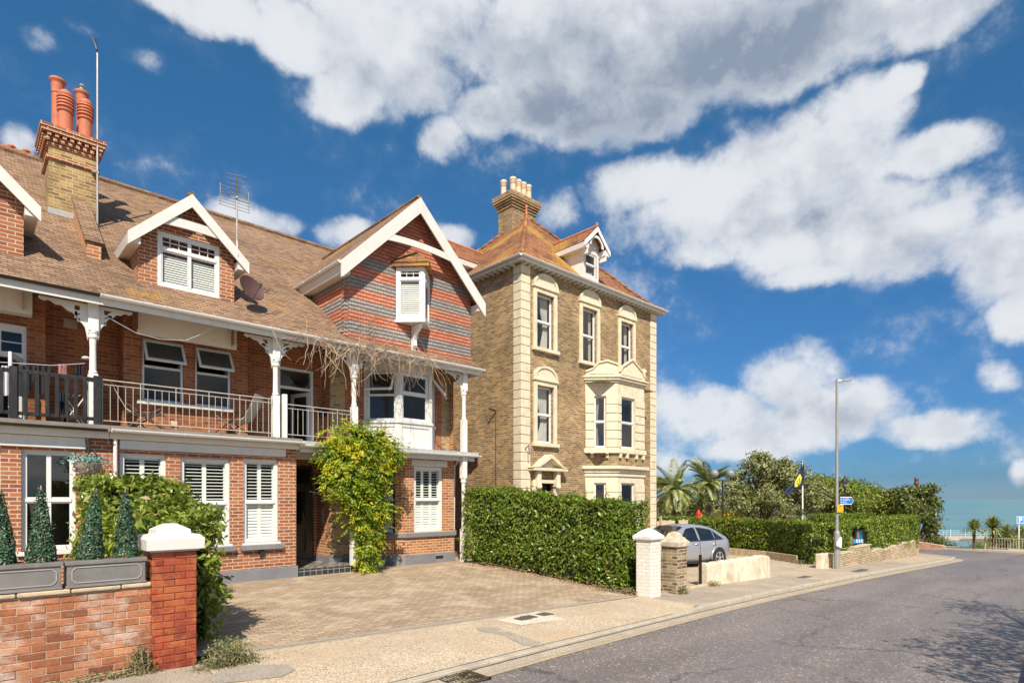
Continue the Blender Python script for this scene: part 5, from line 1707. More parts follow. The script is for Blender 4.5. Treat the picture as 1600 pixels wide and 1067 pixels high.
    for i in range(n):
        f0, f1 = -1 + 2 * i / n, -1 + 2 * (i + 1) / n
        q = lambda g: 8.40 + .07 * (1 - g * g)
        mb.prism([(gc + f0 * wv, y0 - .035, q(f0)), (gc + f1 * wv, y0 - .035, q(f1)), (gc + f1 * wv, y0 - .035, q(f1) + .17), (gc + f0 * wv, y0 - .035, q(f0) + .17)], (0, .03, 0))
    mb.build('bargeboard', 'white_paint', gb, bevel=.004)
    gutter(H, (gc - hw - hv - .05, y0 - .02, ze - .03), (gc - hw - hv - .05, 16.0, ze - .03), r=.055, out=(-1, 0))
    # V-shaped oriel in the gable
    k = .52
    A0, NZ, A1 = (gc - k, 13.42), (gc, 13.42 - k), (gc + k, 13.42)
    f1, f2 = Fr(*A0, 1, -1), Fr(*NZ, 1, 1)
    L = k * sqrt(2)
    z0, z1 = 6.56, 7.96
    mb = MB()
    mb.prism([V(A0[0] - .05, A0[1], z0 - .07), V(NZ[0], NZ[1] - .07, z0 - .07), V(A1[0] + .05, A1[1], z0 - .07)], (0, 0, .07))
    orl = mb.build('gable_oriel', 'white_paint', H)
    mb = MB(); mb.prism([V(*A0, z1), V(*NZ, z1), V(*A1, z1)], (0, 0, .03)); mb.build('oriel_head', 'white_paint', orl)
    for f in (f1, f2):
        window(f, .0, L, z0, z1, H, kind='transom', mid=.76, rec=-.03, fw=.10, low='blind', gb=True)
    # hood roof, with lichen
    mb = MB()
    ov = .17
    a, b_, c_ = V(A0[0] - ov, 13.42, z1 + .10), V(NZ[0], NZ[1] - ov * 1.3, z1 + .10), V(A1[0] + ov, 13.42, z1 + .10)
    apx = V(gc, 13.40, 8.56)
    mb.face([a, b_, apx]); mb.face([b_, c_, apx])
    mb.prism([a + V(0, 0, -.13), b_ + V(0, 0, -.13), c_ + V(0, 0, -.13)], (0, 0, .129))
    mb.build('hood', 'villa_tile', orl)
    # curved bracket below
    mb = MB()
    pts = [(0, 5.66), (0, 6.48), (-.40, 6.48), (-.36, 6.38), (-.20, 6.28), (-.11, 6.10), (-.13, 5.95), (-.06, 5.85)]
    mb.prism([(gc - .05, 13.42 + p[0], p[1]) for p in pts], (.10, 0, 0))
    mb.build('oriel_bracket', 'flaking_white', orl)
    # lichen-covered tiling course at the foot of the gable
    one(lambda m: m.slab((gc - hw - .3, 13.12, 5.63), (11.18, 13.12, 5.63), (11.18, 13.45, 5.80), (gc - hw - .3, 13.45, 5.80), .03), 'eaves_tiles', 'lichen_tile', H)
    # right flank upper end wall
    one(lambda m: m.face([V(11.10, 13.5, 5.5), V(11.10, 26, 5.5), V(11.10, 26, 6.4), V(11.10, RIDGE_Y, RIDGE_Z - .1), V(11.10, 14, roof_z(14) - .1)]), 'wall', 'yellow_brick', H)
    return H


terrace_left()
terrace_main()


# ================================================================ STOCK BRICK VILLA
def villa():
    x0, x1, y0, y1 = 13.75, 21.77, 14.1, 21.7
    H = thing('villa', 'tall yellow stock brick villa with cream quoins, arched window hoods and pyramid tile roof', 'house', (17.76, 14.1, gx(17)), group='houses in view')
    F = Fr(0, y0)
    zt = 9.80
    zg = gx(18) - .3
    holes = []
    def hole(u0, u1, v0, v1):
        h = (F.a(u0, 0), F.a(u1, 0), F.z((u0 + u1) / 2, v1), F.z((u0 + u1) / 2, v0)); holes.append(h); return h
    W = [hole(837.5, 864.5, 461, 545), hole(909, 932, 483, 566), hole(969, 988, 505, 578), hole(838, 864, 604, 692)]
    dh = (F.a(838), F.a(864.5), zg + .3, F.z(850, 755)); holes.append(dh)
    # bay openings are handled by the bay itself
    bx0, bk = F.a(914.6), .85
    holes.append((bx0 + .1, bx0 + 3.35, zg + .2, 6.0))
    mb = MB()
    F.wall(mb, x0, x1, zg, zt + .02, holes, .16)
    mb.face([V(x0, y1, zg), V(x0, y0, zg), V(x0, y0, zt), V(x0, y1, zt)])
    mb.face([V(x1, y0, zg), V(x1, y1, zg), V(x1, y1, zt), V(x1, y0, zt)])
    mb.face([V(x0, y1, zg), V(x1, y1, zg), V(x1, y1, zt), V(x0, y1, zt)])
    mb.build('wall', 'stock_brick', H)
    # quoins
    for (qx, s) in ((x0, 1), (x1, -1)):
        mb = MB()
        z = zg; k = 0
        while z < zt - .28:
            w = .40; l = .36
            a0, a1 = (qx - .035, qx + w) if s > 0 else (qx - w, qx + .035)
            mb.box(a0, a1, y0 - .035, y0 + l, z + .008, z + .292)
            z += .30; k += 1
        o = mb.build('quoins', 'stone', H, bevel=.014)
    # window surrounds
    def surround(w, arched=True, blk=True):
        a0, a1, b0, b1 = w
        m = .155
        mb = MB()
        F.box(mb, a0 - m, a0 - .001, -.02, .07, b0 - .02, b1 + m)
        F.box(mb, a1 + .001, a1 + m, -.02, .07, b0 - .02, b1 + m)
        F.box(mb, a0, a1, -.02, .07, b1 + .001, b1 + m)
        F.box(mb, a0 - m - .06, a1 + m + .06, -.02, .14, b0 - .14, b0 - .021)      # sill
        F.box(mb, a0 - m - .04, a1 + m + .04, -.02, .12, b1 + m + .001, b1 + m + .075)  # cornice
        sr = mb.build('window_surround', 'stone', H, bevel=.012)
        if arched:
            c = (a0 + a1) / 2; R = (a1 - a0) / 2 + m + .03; hh = .46; zb = b1 + m + .076
            n = 16
            P = [(c - R * cos(pi * i / n), zb + hh * sin(pi * i / n) ** .9) for i in range(n + 1)]
            mb = MB(); mb.prism([F.P(a, .03, z) for a, z in P], F.P(0, .03, 0) - F.P(0, 0, 0))
            mb.build('tympanum', 'stone_carved', sr)
            mb = MB()
            for i in range(n):
                (p, q), (r, s2) = P[i], P[i + 1]
                f = .84
                ip, iq = c + (p - c) * f, zb + (q - zb) * f - (.0 if 0 else 0)
                ir, is_ = c + (r - c) * f, zb + (s2 - zb) * f
                mb.prism([F.P(p, .0, q), F.P(r, .0, s2), F.P(ir, .0, is_), F.P(ip, .0, iq)], F.P(0, .10, 0) - F.P(0, 0, 0))
            mb.build('hood_mould', 'stone', sr)
        return sr
    for i, w in enumerate(W):
        surround(w)
        dr = [(w[1] - .05, w[1] - .42, .45)] if i in (0, 3) else ([(w[0] + .08, w[0] + .28, .3), (w[1] - .06, w[1] - .16, .1)] if i == 1 else [(w[1] - .06, w[1] - .2, .2)])
        if i == 3: dr = [(w[0] + .12, w[1] - .1, .0), ]
        if i == 3: dr = [(w[1] - .06, w[0] + .26, .45)]
        window(F, *w, H, kind='sash', rec=.10, fw=.045, mid=.5, drape=dr, glass='bright_glass')
    for (a, b, c, d) in ((x0 + .1, 16.2, 3.0, 9.3), (16.2, x1 - .2, 6.6, 9.3)):
        room(F, a, b, c, d, H, 1.6, 'room_wall')
    room(F, x0 + .1, 16.2, zg, 3.0, H, 2.0)
    # doorway with pediment on scroll brackets
    a0, a1, b0, b1 = dh
    mb = MB()
    F.box(mb, a0 - .22, a0, -.02, .09, zg, b1 + .12); F.box(mb, a1, a1 + .22, -.02, .09, zg, b1 + .12)
    F.box(mb, a0, a1, -.02, .09, b1, b1 + .12)
    c = (a0 + a1) / 2
    zb = F.z(850, 736)
    for s in (-1, 1):
        F.box(mb, c + s * .48 - .09, c + s * .48 + .09, .0, .22, b1 - .12, zb)
        mb.lathe(F.P(c + s * .48, .20, b1 - .20), [(.06, 0), (.10, .05), (.09, .14), (.05, .2)], 8)
    F.box(mb, c - .86, c + .86, -.02, .32, zb, zb + .10)
    zp = zb + .58
    for s in (-1, 1):
        pts = [(c + s * .90, zb + .101), (c + s * .62, zb + .16), (c + s * .34, zb + .38), (c, zp), (c, zp - .14), (c + s * .30, zb + .26), (c + s * .60, zb + .102)]
        mb.prism([F.P(p[0], -.02, p[1]) for p in pts], F.P(0, .36, 0) - F.P(0, 0, 0))
    dr = mb.build('door_surround', 'stone', H, bevel=.01)
    mb = MB(); mb.prism([F.P(c - .58, .0, zb + .1), F.P(c + .58, .0, zb + .1), F.P(c, .0, zp - .1)], F.P(0, .08, 0) - F.P(0, 0, 0)); mb.build('tympanum', 'stone_carved', dr)
    one(lambda m: F.box(m, a0 + .02, a1 - .02, -.3, -.24, zg, b1), 'front_door', 'black_paint', H)
    # two storey canted bay
    P = [(bx0, y0), (bx0 + bk, y0 - bk), (bx0 + bk + 1.72, y0 - bk), (bx0 + 2 * bk + 1.72, y0)]
    frs = [Fr(*P[i], P[i + 1][0] - P[i][0], P[i + 1][1] - P[i][1]) for i in range(3)]
    Ls = [math.dist(P[i], P[i + 1]) for i in range(3)]
    def ring(name, z0, z1, o, mat='stone', parent=None, inset=.0, bev=.012):
        mb = MB()
        q = [(P[0][0] - o * 1.0, P[0][1] + .05), (P[0][0] - o * .9, P[0][1] - o * .35), (P[1][0] - o * .41, P[1][1] - o), (P[2][0] + o * .41, P[2][1] - o), (P[3][0] + o * .9, P[3][1] - o * .35), (P[3][0] + o, P[3][1] + .05)]
        mb.prism([V(a, b, z0) for a, b in q], (0, 0, z1 - z0))
        return mb.build(name, mat, parent or H, bevel=bev)
    zs, zw0, zw1, zc = 3.55, 3.74, 5.66, 6.16
    bay = MB()
    ww = [(.34, .86), (.26, 1.50), (.34, .86)]
    for i, (f, L) in enumerate(zip(frs, Ls)):
        h = (ww[i][0] if i != 1 else .17, ww[i][1] if i != 1 else 1.55)
        if i == 1: h = (f.a(970.5), f.a(992))
        if i == 0: h = (f.a(928.5), f.a(947))
        if i == 2: h = (L - frs[0].a(947), L - frs[0].a(928.5))
        ww[i] = h
        f.wall(bay, 0, L, zs - .05, zc, [(h[0], h[1], zw0, zw1)], .12)
        f.wall(bay, 0, L, zg, 2.95, [(h[0], h[1], zg + .8, 2.42)], .12)
    bo = bay.build('bay', 'stone', H)
    # rusticated pier blocks
    for i, (f, L) in enumerate(zip(frs, Ls)):
        for (a, b) in ((0, ww[i][0]), (ww[i][1], L)):
            mb = MB()
            z = zw0
            while z < zw1 - .1:
                f.box(mb, a + .001, b - .001, .0, .03, z + .012, min(z + .30, zw1) - .002); z += .32
            z = zg
            while z < 2.3:
                f.box(mb, a + .001, b - .001, .0, .03, z + .012, z + .30); z += .32
            mb.build('pier_blocks', 'stone', bo, bevel=.01)
    for i, (f, L) in enumerate(zip(frs, Ls)):
        window(f, ww[i][0], ww[i][1], zw0, zw1, H, kind='sash', rec=.07, fw=.04, mid=.5, glass='bright_glass', mat='white_paint', drape=[(ww[i][0] + .05, ww[i][0] + .20, .3)] if i < 2 else None)
        window(f, ww[i][0], ww[i][1], zg + .8, 2.42, H, kind='sash', rec=.07, fw=.04, mid=.5, glass='bright_glass', mat='white_paint')
    ring('bay_sill', zs - .02, zw0 - .04, .09, parent=bo)
    ring('bay_brick_band', 3.06, zs - .06, -.02, 'stock_brick', bo, bev=0)
    for i, (f, L) in enumerate(zip(frs, Ls)):
        mb = MB()
        for k in ((.25, .8) if i != 1 else (.12, .55, 1.15, 1.6)):
            f.box(mb, k - .06, k + .06, -.02, .08, zs - .20, zs - .02)
        mb.build('corbel', 'stone', bo, bevel=.01)
    ring('bay_cornice', 2.93, 3.05, .20, parent=bo); ring('bay_cornice', 2.80, 2.929, .10, parent=bo); ring('bay_cornice', 2.66, 2.799, .05, parent=bo)
    ring('bay_cornice', 6.16, 6.24, .05, parent=bo); ring('bay_cornice', 6.241, 6.33, .12, parent=bo); ring('bay_cornice', 6.331, 6.39, .17, parent=bo)
    ring('bay_parapet', 6.391, 6.43, .05, parent=bo)
    # parapet pediments on each face
    for i, (f, L) in enumerate(zip(frs, Ls)):
        mb = MB(); c = L / 2
        hh = .66 if i == 1 else .52
        zb = 6.431
        top = []
        if i == 1:
            S = [(-1, .10), (-.86, .16), (-.72, .32), (0, hh), (.72, .32), (.86, .16), (1, .10)]
        else:
            g = 1 if i == 0 else -1
            S = [(-1 * 1, .10), (-.55, .20), (-.2, .42), (.35, .50), (1, .36)]
            if i == 2: S = [(-x, z) for x, z in S][::-1]
        pts = [(c + s * c, zb + h) for s, h in S]
        mb.prism([f.P(0, .0, zb)] + [f.P(a, .0, z) for a, z in pts] + [f.P(L, .0, zb)], f.P(0, .045, 0) - f.P(0, 0, 0))
        for j in range(len(pts) - 1):
            p, q = pts[j], pts[j + 1]
            mb.prism([f.P(p[0], -.03, p[1]), f.P(q[0], -.03, q[1]), f.P(q[0], -.03, q[1] + .07), f.P(p[0], -.03, p[1] + .07)], f.P(0, .13, 0) - f.P(0, 0, 0))
        mb.build('parapet_pediment', 'stone', bo, bevel=.008)
        mb = MB(); m = .8
        mb.prism([f.P(c + (p[0] - c) * .8, .045, zb + .04 + (p[1] - zb) * .68) for p in pts] + [f.P(c + c * .8, .045, zb + .05), f.P(c - c * .8, .045, zb + .05)], f.P(0, .02, 0) - f.P(0, 0, 0))
        mb.build('carved_panel', 'stone_carved', bo)
    one(lambda m: (m.face([V(P[0][0], y0 + 2.5, 3.5), V(P[3][0], y0 + 2.5, 3.5), V(P[3][0], y0 + 2.5, 6.1), V(P[0][0], y0 + 2.5, 6.1)]),
                   m.face([V(P[0][0], y0, 3.5), V(P[0][0], y0 + 2.5, 3.5), V(P[0][0], y0 + 2.5, 6.1), V(P[0][0], y0, 6.1)]),
                   m.face([V(P[3][0], y0, 3.5), V(P[3][0], y0 + 2.5, 3.5), V(P[3][0], y0 + 2.5, 6.1), V(P[3][0], y0, 6.1)]),
                   m.face([V(P[0][0], y0 - .7, 3.5), V(P[3][0], y0 - .7, 3.5), V(P[3][0], y0 + 2.5, 3.5), V(P[0][0], y0 + 2.5, 3.5)]),
                   m.face([V(P[0][0], y0 - .8, 6.14), V(P[3][0], y0 - .8, 6.14), V(P[3][0], y0 + 2.5, 6.14), V(P[0][0], y0 + 2.5, 6.14)])), 'room', 'room_wall', bo)
    # lower bay room
    room(F, P[0][0] + .1, P[3][0] - .1, zg, 2.6, H, 2.0)
    # eaves: soffit board, brackets, gutter
    ov = .30
    mb = MB()
    mb.box(x0 - ov, x1 + ov, y0 - ov, y0 - ov + .03, zt - .12, zt + .01); mb.box(x0 - ov, x0 - ov + .03, y0 - ov + .031, y1 + ov, zt - .12, zt + .01)
    mb.box(x1 + ov - .03, x1 + ov, y0 - ov + .031, y1 + ov, zt - .12, zt + .01)
    mb.box(x0 - ov + .031, x1 + ov - .031, y0 - ov + .031, y0 + .1, zt - .06, zt - .03); mb.box(x0 - ov + .031, x0 + .1, y0 + .11, y1, zt - .06, zt - .03)
    ev = mb.build('eaves', 'white_paint', H)
    mb = MB()
    n = 30
    for i in range(n + 1):
        x = x0 + (x1 - x0 - .06) * i / n
        one(lambda m: m.box(x, x + .055, y0 - ov + .05, y0 - .0, zt - .16, zt - .062), 'eaves_bracket', 'white_paint', ev)
    n = 28
    for i in range(1, n + 1):
        y = y0 + (y1 - y0 - .06) * i / n
        one(lambda m: m.box(x0 - ov + .05, x0, y, y + .055, zt - .16, zt - .062), 'eaves_bracket', 'white_paint', ev)
    gutter(H, (x0 - ov - .03, y0 - ov - .06, zt + .03), (x1 + ov + .05, y0 - ov - .06, zt + .03), r=.06, mat='white_paint')
    gutter(H, (x0 - ov - .06, y0 - ov - .03, zt + .03), (x0 - ov - .06, y1, zt + .03), r=.06, mat='white_paint', out=(-1, 0))
    # pyramid roof with a bell-cast foot
    cx, cy, za = 17.76, 17.9, 13.75
    A, B, C, D = (x0 - ov, y0 - ov), (x1 + ov, y0 - ov), (x1 + ov, y1 + ov), (x0 - ov, y1 + ov)
    lv = [(0, zt + .03), (.09, zt + .22), (.22, zt + .72), (.40, zt + 1.50), (.97, za - .04)]
    mb = MB()
    for (p, q) in ((A, B), (B, C), (C, D), (D, A)):
        for (f0, h0), (f1, h1) in zip(lv, lv[1:]):
            L = lambda pt, f, h: V(pt[0] + (cx - pt[0]) * f, pt[1] + (cy - pt[1]) * f, h)
            mb.face([L(p, f0, h0), L(q, f0, h0), L(q, f1, h1), L(p, f1, h1)])
    rf = mb.build('roof', 'villa_tile', H)
    for p in (A, B, C, D):
        mb = MB()
        mb.tube([(p[0] + (cx - p[0]) * f, p[1] + (cy - p[1]) * f, h + .03) for f, h in lv], .085, 8)
        mb.build('hip_tiles', 'villa_tile', rf)
    mb = MB(); mb.lathe((cx, cy, za - .15), [(.16, 0), (.20, .10), (.10, .20), (.06, .30), (.09, .38), (.05, .44), (.05, .62), (.075, .66), (.05, .74), (.015, .92)], 12)
    mb.build('finial', 'red_ridge', rf)
    # chimney
    c0, c1, d0, d1 = 17.0, 18.4, 18.0, 18.85
    one(lambda m: m.box(c0, c1, d0, d1, 12.0, 14.40), 'chimney', 'stock_brick', H)
    ch = [o for o in H.children if o.name.startswith('chimney')][-1]
    mb = MB()
    for k, (o, z0, z1) in enumerate(((.04, 14.12, 14.18), (.08, 14.24, 14.31), (.13, 14.33, 14.40), (.17, 14.42, 14.50), (.19, 14.51, 14.72))):
        mb.box(c0 - o, c1 + o, d0 - o, d1 + o, z0, z1)
    mb.build('corbel', 'stock_brick', ch, bevel=.01)
    prof = [(.14, 0), (.13, .05), (.12, .45), (.145, .47), (.12, .50), (.145, .54), (.12, .57), (.15, .62), (.14, .70), (.09, .70), (.09, .6)]
    for k in range(4):
        mb = MB(); s = 1.0
        mb.lathe((c0 + .28 + k * .31, d0 + .22, 14.72), [(r * s, h * s * 1.1) for r, h in prof], 16)
        mb.build('chimney_pot', 'cream_pot', ch)
    mb = MB(); mb.lathe((c0 + .16, d0 + .68, 14.72), [(r, h * 1.1) for r, h in prof], 16); mb.build('chimney_pot', 'cream_pot', ch)
    mb = MB()      # stepped lead flashing climbing to the apex
    for k in range(9):
        x = c0 - .01 + k * .085
        mb.box(x, x + .09, d0 - .02, d0 - .004, 12.75 + k * .075, 12.93 + k * .085)
    mb.build('flashing', 'white_paint', ch)
    # dormers
    FDm = Fr(0, 14.35)
    dormer(FDm, 17.72, .48, 9.9, 11.42, 12.16, .27, 3.2, H, 'white_paint', 'villa_tile', (17.38, 18.06, 10.35, 11.22), dict(kind='sash', rec=.02, fw=.05, mat='white_paint'), over=.32, board=.16, tie=False, ridge='red_ridge', boardmat='flaking_white', sidemat='flaking_white')
    # arched fret under the front dormer's gable
    mb = MB()
    R = .33
    for i in range(12):
        w0, w1 = pi * i / 12, pi * (i + 1) / 12
        mb.prism([FDm.P(17.72 + R * cos(w0), .30, 11.40 + R * sin(w0)), FDm.P(17.72 + R * cos(w1), .30, 11.40 + R * sin(w1)), FDm.P(17.72 + (R + .09) * cos(w1), .30, 11.40 + (R + .09) * sin(w1)), FDm.P(17.72 + (R + .09) * cos(w0), .30, 11.40 + (R + .09) * sin(w0))], (0, .04, 0))
    for s in (-1, 1):
        mb.box(17.72 + s * .55 - .03, 17.72 + s * .55 + .03, 14.05, 14.34, 11.0, 11.42)
    mb.build('dormer_fret', 'flaking_white', H)
    mb = MB(); mb.lathe((17.72, 14.05, 12.18), [(.06, 0), (.05, .04), (.06, .08), (.02, .13)], 8); mb.build('dormer_finial', 'red_ridge', H)
    FS = Fr(14.15, 18.5, 0, -1)
    dormer(FS, 0, .55, 9.9, 11.0, 11.9, .30, 3.0, H, 'white_paint', 'villa_tile', (-.3, .3, 10.3, 10.9), dict(kind='sash', rec=.02, fw=.05), over=.3, board=.16, tie=False, ridge='red_ridge', boardmat='flaking_white')
    # cable down the side wall, alarm lamp on the quoin
    mb = MB()
    mb.tube([(x0 - .02, 15.35, 4.9), (x0 - .03, 15.35, 3.2), (x0 - .03, 15.32, .4)], .012, 5)
    mb.tube([(x0 - .03, 15.35, 4.9), (x0 - .28, 15.42, 4.95)], .03, 6)
    mb.build('cable', 'black_plastic', H)
    mb = MB(); mb.tube([(x0 + .14, y0 - .05, 3.5), (x0 + .14, y0 - .22, 3.62), (x0 + .14, y0 - .24, 3.3)], .02, 6); mb.build('wall_bracket', 'steel_dark', H)


villa()


# ================================================================ AERIALS, DISH, HOUSE BITS
def bits():
    # tall pole aerial beside the left stack
    x, y = Fr(0, 16.38).a(151.5), 16.32
    t = thing('tv_aerial', 'tall thin pole aerial strapped to the left chimney stack', 'aerial', (x, y, 7.9))
    f = Fr(0, y)
    zt = f.z(148, 80)
    mb = MB(); mb.tube([(x, y, 7.9), (x, y, zt)], .020, 8); mb.build('mast', 'galvanised', t)
    mb = MB()
    mb.tube([(x, y, zt), (x - .02, y - .05, zt + .02), (x - .08, y + .1, zt + .36)], .018, 6)
    for k in range(6):
        mb.tube([(x - .06, y + .02 + k * .01, zt + .04 + k * .055), (x + .02, y + .06, zt + .04 + k * .055)], .006, 4)
    mb.build('antenna', 'steel_dark', t)
    mb = MB(); mb.box(x - .1, x + .03, y - .02, y + .12, 9.28, 9.33); mb.build('bracket', 'galvanised', t)
    # dipole array on the dormer
    f = Fr(0, 13.75)
    x, z0, z1 = f.a(369), f.z(369, 392), f.z(369, 312)
    t = thing('tv_aerial', 'multi-element TV aerial on a short mast fixed to the dormer bargeboard', 'aerial', (x, 13.72, z0))
    mb = MB(); mb.tube([(x, 13.66, z0 - .15), (x, 13.7, z0 + .2), (x, 13.7, z1 + .05)], .022, 8); mb.build('mast', 'galvanised', t)
    mb = MB()
    b0 = V(x, 13.7, z1)
    mb.tube([b0 + V(-.12, -.35, .34), b0 + V(.08, .30, -.10)], .012, 6)
    for s in (0, 1):
        zz = z1 + (.10 if s else -.12)
        mb.tube([(x - .30, 13.84, zz + .20), (x - .30, 13.84, zz - .05)], .008, 4); mb.tube([(x + .30, 13.84, zz + .20), (x + .30, 13.84, zz - .05)], .008, 4)
        for k in range(4):
            mb.tube([(x - .33, 13.84, zz - .05 + k * .07), (x + .33, 13.84, zz - .05 + k * .07)], .007, 4)
    for k in range(5):
        q = b0 + V(-.12, -.35, .34) * (1 - k / 5)
        mb.tube([q + V(-.2, .05, 0), q + V(.2, -.05, 0)], .006, 4)
    mb.tube([(x, 13.7, z1), (x, 13.7, z1 + .45)], .008, 4)
    mb.build('antenna', 'galvanised', t)
    # satellite dish
    c = V(4.80, 13.66, 6.52)
    t = thing('satellite_dish', 'brown satellite dish on the dormer side wall, above the orange lichen', 'satellite dish', tuple(c))
    mb = MB()
    ax = V(.30, -.85, .35).normalized(); a = ax.cross(V(0, 0, 1)).normalized(); b = a.cross(ax)
    rings = []
    for k in range(6):
        r = .31 * k / 5; d = .09 * (k / 5) ** 2
        rings.append([c + a * cos(w) * r + b * sin(w) * r + ax * d for w in np.linspace(0, 2 * pi, 21)[:-1]])
    for k in range(5):
        for j in range(20):
            mb.face([rings[k][j], rings[k][(j + 1) % 20], rings[k + 1][(j + 1) % 20], rings[k + 1][j]])
    mb.build('reflector', 'chair_frame', t, smooth=True)
    mb = MB(); mb.tube([c - b * .24, c + ax * .32 - b * .1], .012, 6); mb.tube([c + ax * .30 - b * .12, c + ax * .38 - b * .05], .03, 8)
    mb.tube([c, c - ax * .08, c + V(-.16, .05, -.05)], .02, 6); mb.build('arm', 'steel_dark', t)
    # hanging basket on the left house
    f = Fr(0, 13.2)
    x, z = f.a(137), f.z(137, 724)
    t = thing('hanging_basket', 'teal and grey hanging basket on an iron bracket', 'hanging basket', (x, 13.2, z))
    mb = MB()
    mb.tube([(x + .05, 13.48, z + .62), (x + .05, 13.48, z - .35)], .016, 6); mb.tube([(x + .05, 13.46, z + .42), (x, 13.2, z + .46), (x, 13.2, z + .38)], .012, 6)
    mb.tube([(x + .05, 13.46, z - .1), (x + .02, 13.24, z + .40)], .01, 6)
    mb.build('wall_bracket', 'steel_dark', t)
    mb = MB(); mb.lathe((x, 13.2, z - .22), [(.04, 0), (.13, .05), (.20, .14), (.23, .22), (.20, .23)], 14); mb.build('basket', 'basket_twig', t)
    mb = MB()
    for k in range(3):
        w = 2 * pi * k / 3; mb.tube([(x + .2 * cos(w), 13.2 + .2 * sin(w), z), (x, 13.2, z + .38)], .005, 4)
    mb.build('chains', 'steel_dark', t)
    pts = rng.normal(0, 1, (420, 3)) * [.15, .13, .045] + [x, 13.18, z + .06]
    d = (pts - [x, 13.2, z - .05]); d /= np.linalg.norm(d, axis=1)[:, None]
    leafset('foliage', pts, d, .06, 'basket_teal', t)
    pts = rng.normal(0, 1, (160, 3)) * [.10, .1, .10] + [x, 13.15, z - .18]
    leafset('trailing_stems', pts, np.tile([0, -1.0, -.3], (160, 1)), .07, 'basket_twig', t)
    # washing line and what hangs on it
    yl = 13.75
    f = Fr(0, yl)
    zz = lambda u, v: f.z(u, v)
    one(lambda m: m.tube([(f.a(-20), yl, zz(0, 567)), (f.a(80), yl, zz(80, 571)), (f.a(133), yl, zz(133, 568))], .006, 5), 'washing_line', 'fabric_pale')
    tag(bpy.data.objects['washing_line'], 'thin white washing line strung behind the black balcony rail', 'washing line')
    def cloth(name, label, cat, outline, mat, group='laundry on the washing line'):
        mb = MB()
        pts = [(f.a(u), f.z(u, v)) for u, v in outline]
        n = len(pts)
        # thickness and a few soft folds: strips
        xs = sorted(p[0] for p in pts)
        x0, x1 = xs[0], xs[-1]
        K = 14
        def span(x):
            hit = []
            for i in range(n):
                (a, b), (c, d) = pts[i], pts[(i + 1) % n]
                if (a - x) * (c - x) <= 0 and abs(a - c) > 1e-9: hit.append(b + (d - b) * (x - a) / (c - a))
            return (min(hit), max(hit)) if len(hit) > 1 else (0, 0)
        for i in range(K):
            a, b = x0 + (x1 - x0) * (i + .02) / K, x0 + (x1 - x0) * (i + .98 if i == K - 1 else i + 1.0) / K
            sa, sb = span(a + 1e-5), span(b - 1e-5)
            ya, yb = yl + .02 * sin(i * 1.3), yl + .02 * sin((i + 1) * 1.3)
            mb.prism([(a, ya, sa[0]), (b, yb, sb[0]), (b, yb, sb[1]), (a, ya, sa[1])], (0, .012, 0))
        tag(mb.build(name, mat), label, cat, group)
    cloth('shirt', 'pale lilac shirt hanging left of the first black rail post', 'shirt', ((2, 571), (16, 572), (17, 618), (0, 618)), 'fabric_pale')
    cloth('trousers', 'black trousers hanging over the washing line, widest of the laundry', 'trousers', ((27, 571), (56, 572), (53, 590), (46, 612), (42, 622), (28, 618)), 'fabric_black')
    cloth('shorts', 'short black garment hanging beside the black trousers', 'shorts', ((53, 571), (80, 571), (79, 600), (70, 614), (62, 619), (56, 590)), 'fabric_black')
    cloth('sock', 'pink patterned sock, left of the pair on the line', 'sock', ((91, 569), (97, 569), (98, 585), (91, 585)), 'fabric_pink')
    cloth('sock', 'pink patterned sock, right of the pair on the line', 'sock', ((98.5, 569), (104, 569), (104, 585), (98.5, 585)), 'fabric_pink')
    cloth('swimwear', 'small navy garment pegged beside the white veranda post', 'garment', ((121, 569), (127, 569), (129, 582), (123, 588), (117, 583)), 'fabric_navy')
    cloth('jeans', 'blue jeans draped low behind the balusters', 'jeans', ((91, 614), (100, 612), (104, 618), (104, 662), (98, 662)), 'fabric_navy', 'laundry on the washing line')
    # folding airer
    x = f.a(121)
    t = thing('clothes_airer', 'small white folding clothes airer beside the veranda post', 'clothes airer', (x, 14.0, ZB))
    mb = MB()
    for s in (0, .3):
        mb.tube([(x - .2, 13.9 + s, ZB), (x + .15, 13.9 + s, ZB + .6)], .012, 5); mb.tube([(x + .15, 13.9 + s, ZB), (x - .2, 13.9 + s, ZB + .6)], .012, 5)
    mb.build('frame', 'white_paint', t)
    mb = MB()
    for k in range(5):
        mb.tube([(x - .2 + k * .085, 13.9, ZB + .6 - .0), (x - .2 + k * .085, 14.2, ZB + .6)], .008, 5)
    mb.build('rods', 'white_paint', t)
    mb = MB(); x2, z2 = f.a(132.5), f.z(132, 563)
    mb.lathe((x2, 13.62, z2 - .0), [(.0, -.001), (.065, 0), (.075, .02), (.04, .05)], 14)
    o = mb.build('line_reel', 'white_paint'); tag(o, 'round white washing line reel fixed beside the veranda post', 'line reel')
    # deck chairs
    def chair(x, y, rz, label, seat, back=1.0):
        t = thing('garden_chair', label, 'chair', (0, 0, 0), 0, 'reclining chairs on the balcony')
        mb = MB()
        for s in (-.26, .26):
            mb.tube([(-.42, s, 0), (.30, s, .52)], .014, 6); mb.tube([(.34, s, 0), (-.30, s, .45)], .014, 6)
            mb.tube([(-.35, s, .36), (.28, s, .34)], .014, 6)
        mb.tube([(-.42, -.26, .01), (-.42, .26, .01)], .014, 6); mb.tube([(.34, -.26, .01), (.34, .26, .01)], .014, 6)
        mb.build('frame', 'chair_frame', t)
        mb = MB()
        pr = [(-.34, .38), (-.1, .33), (.18, .34), (.30, .42), (.44, .68), (.56, .95)]
        for (a, b), (c, d) in zip(pr, pr[1:]):
            mb.prism([(a, -.24, b), (c, -.24, d), (c, .24, d), (a, .24, b)], (0, 0, -.02))
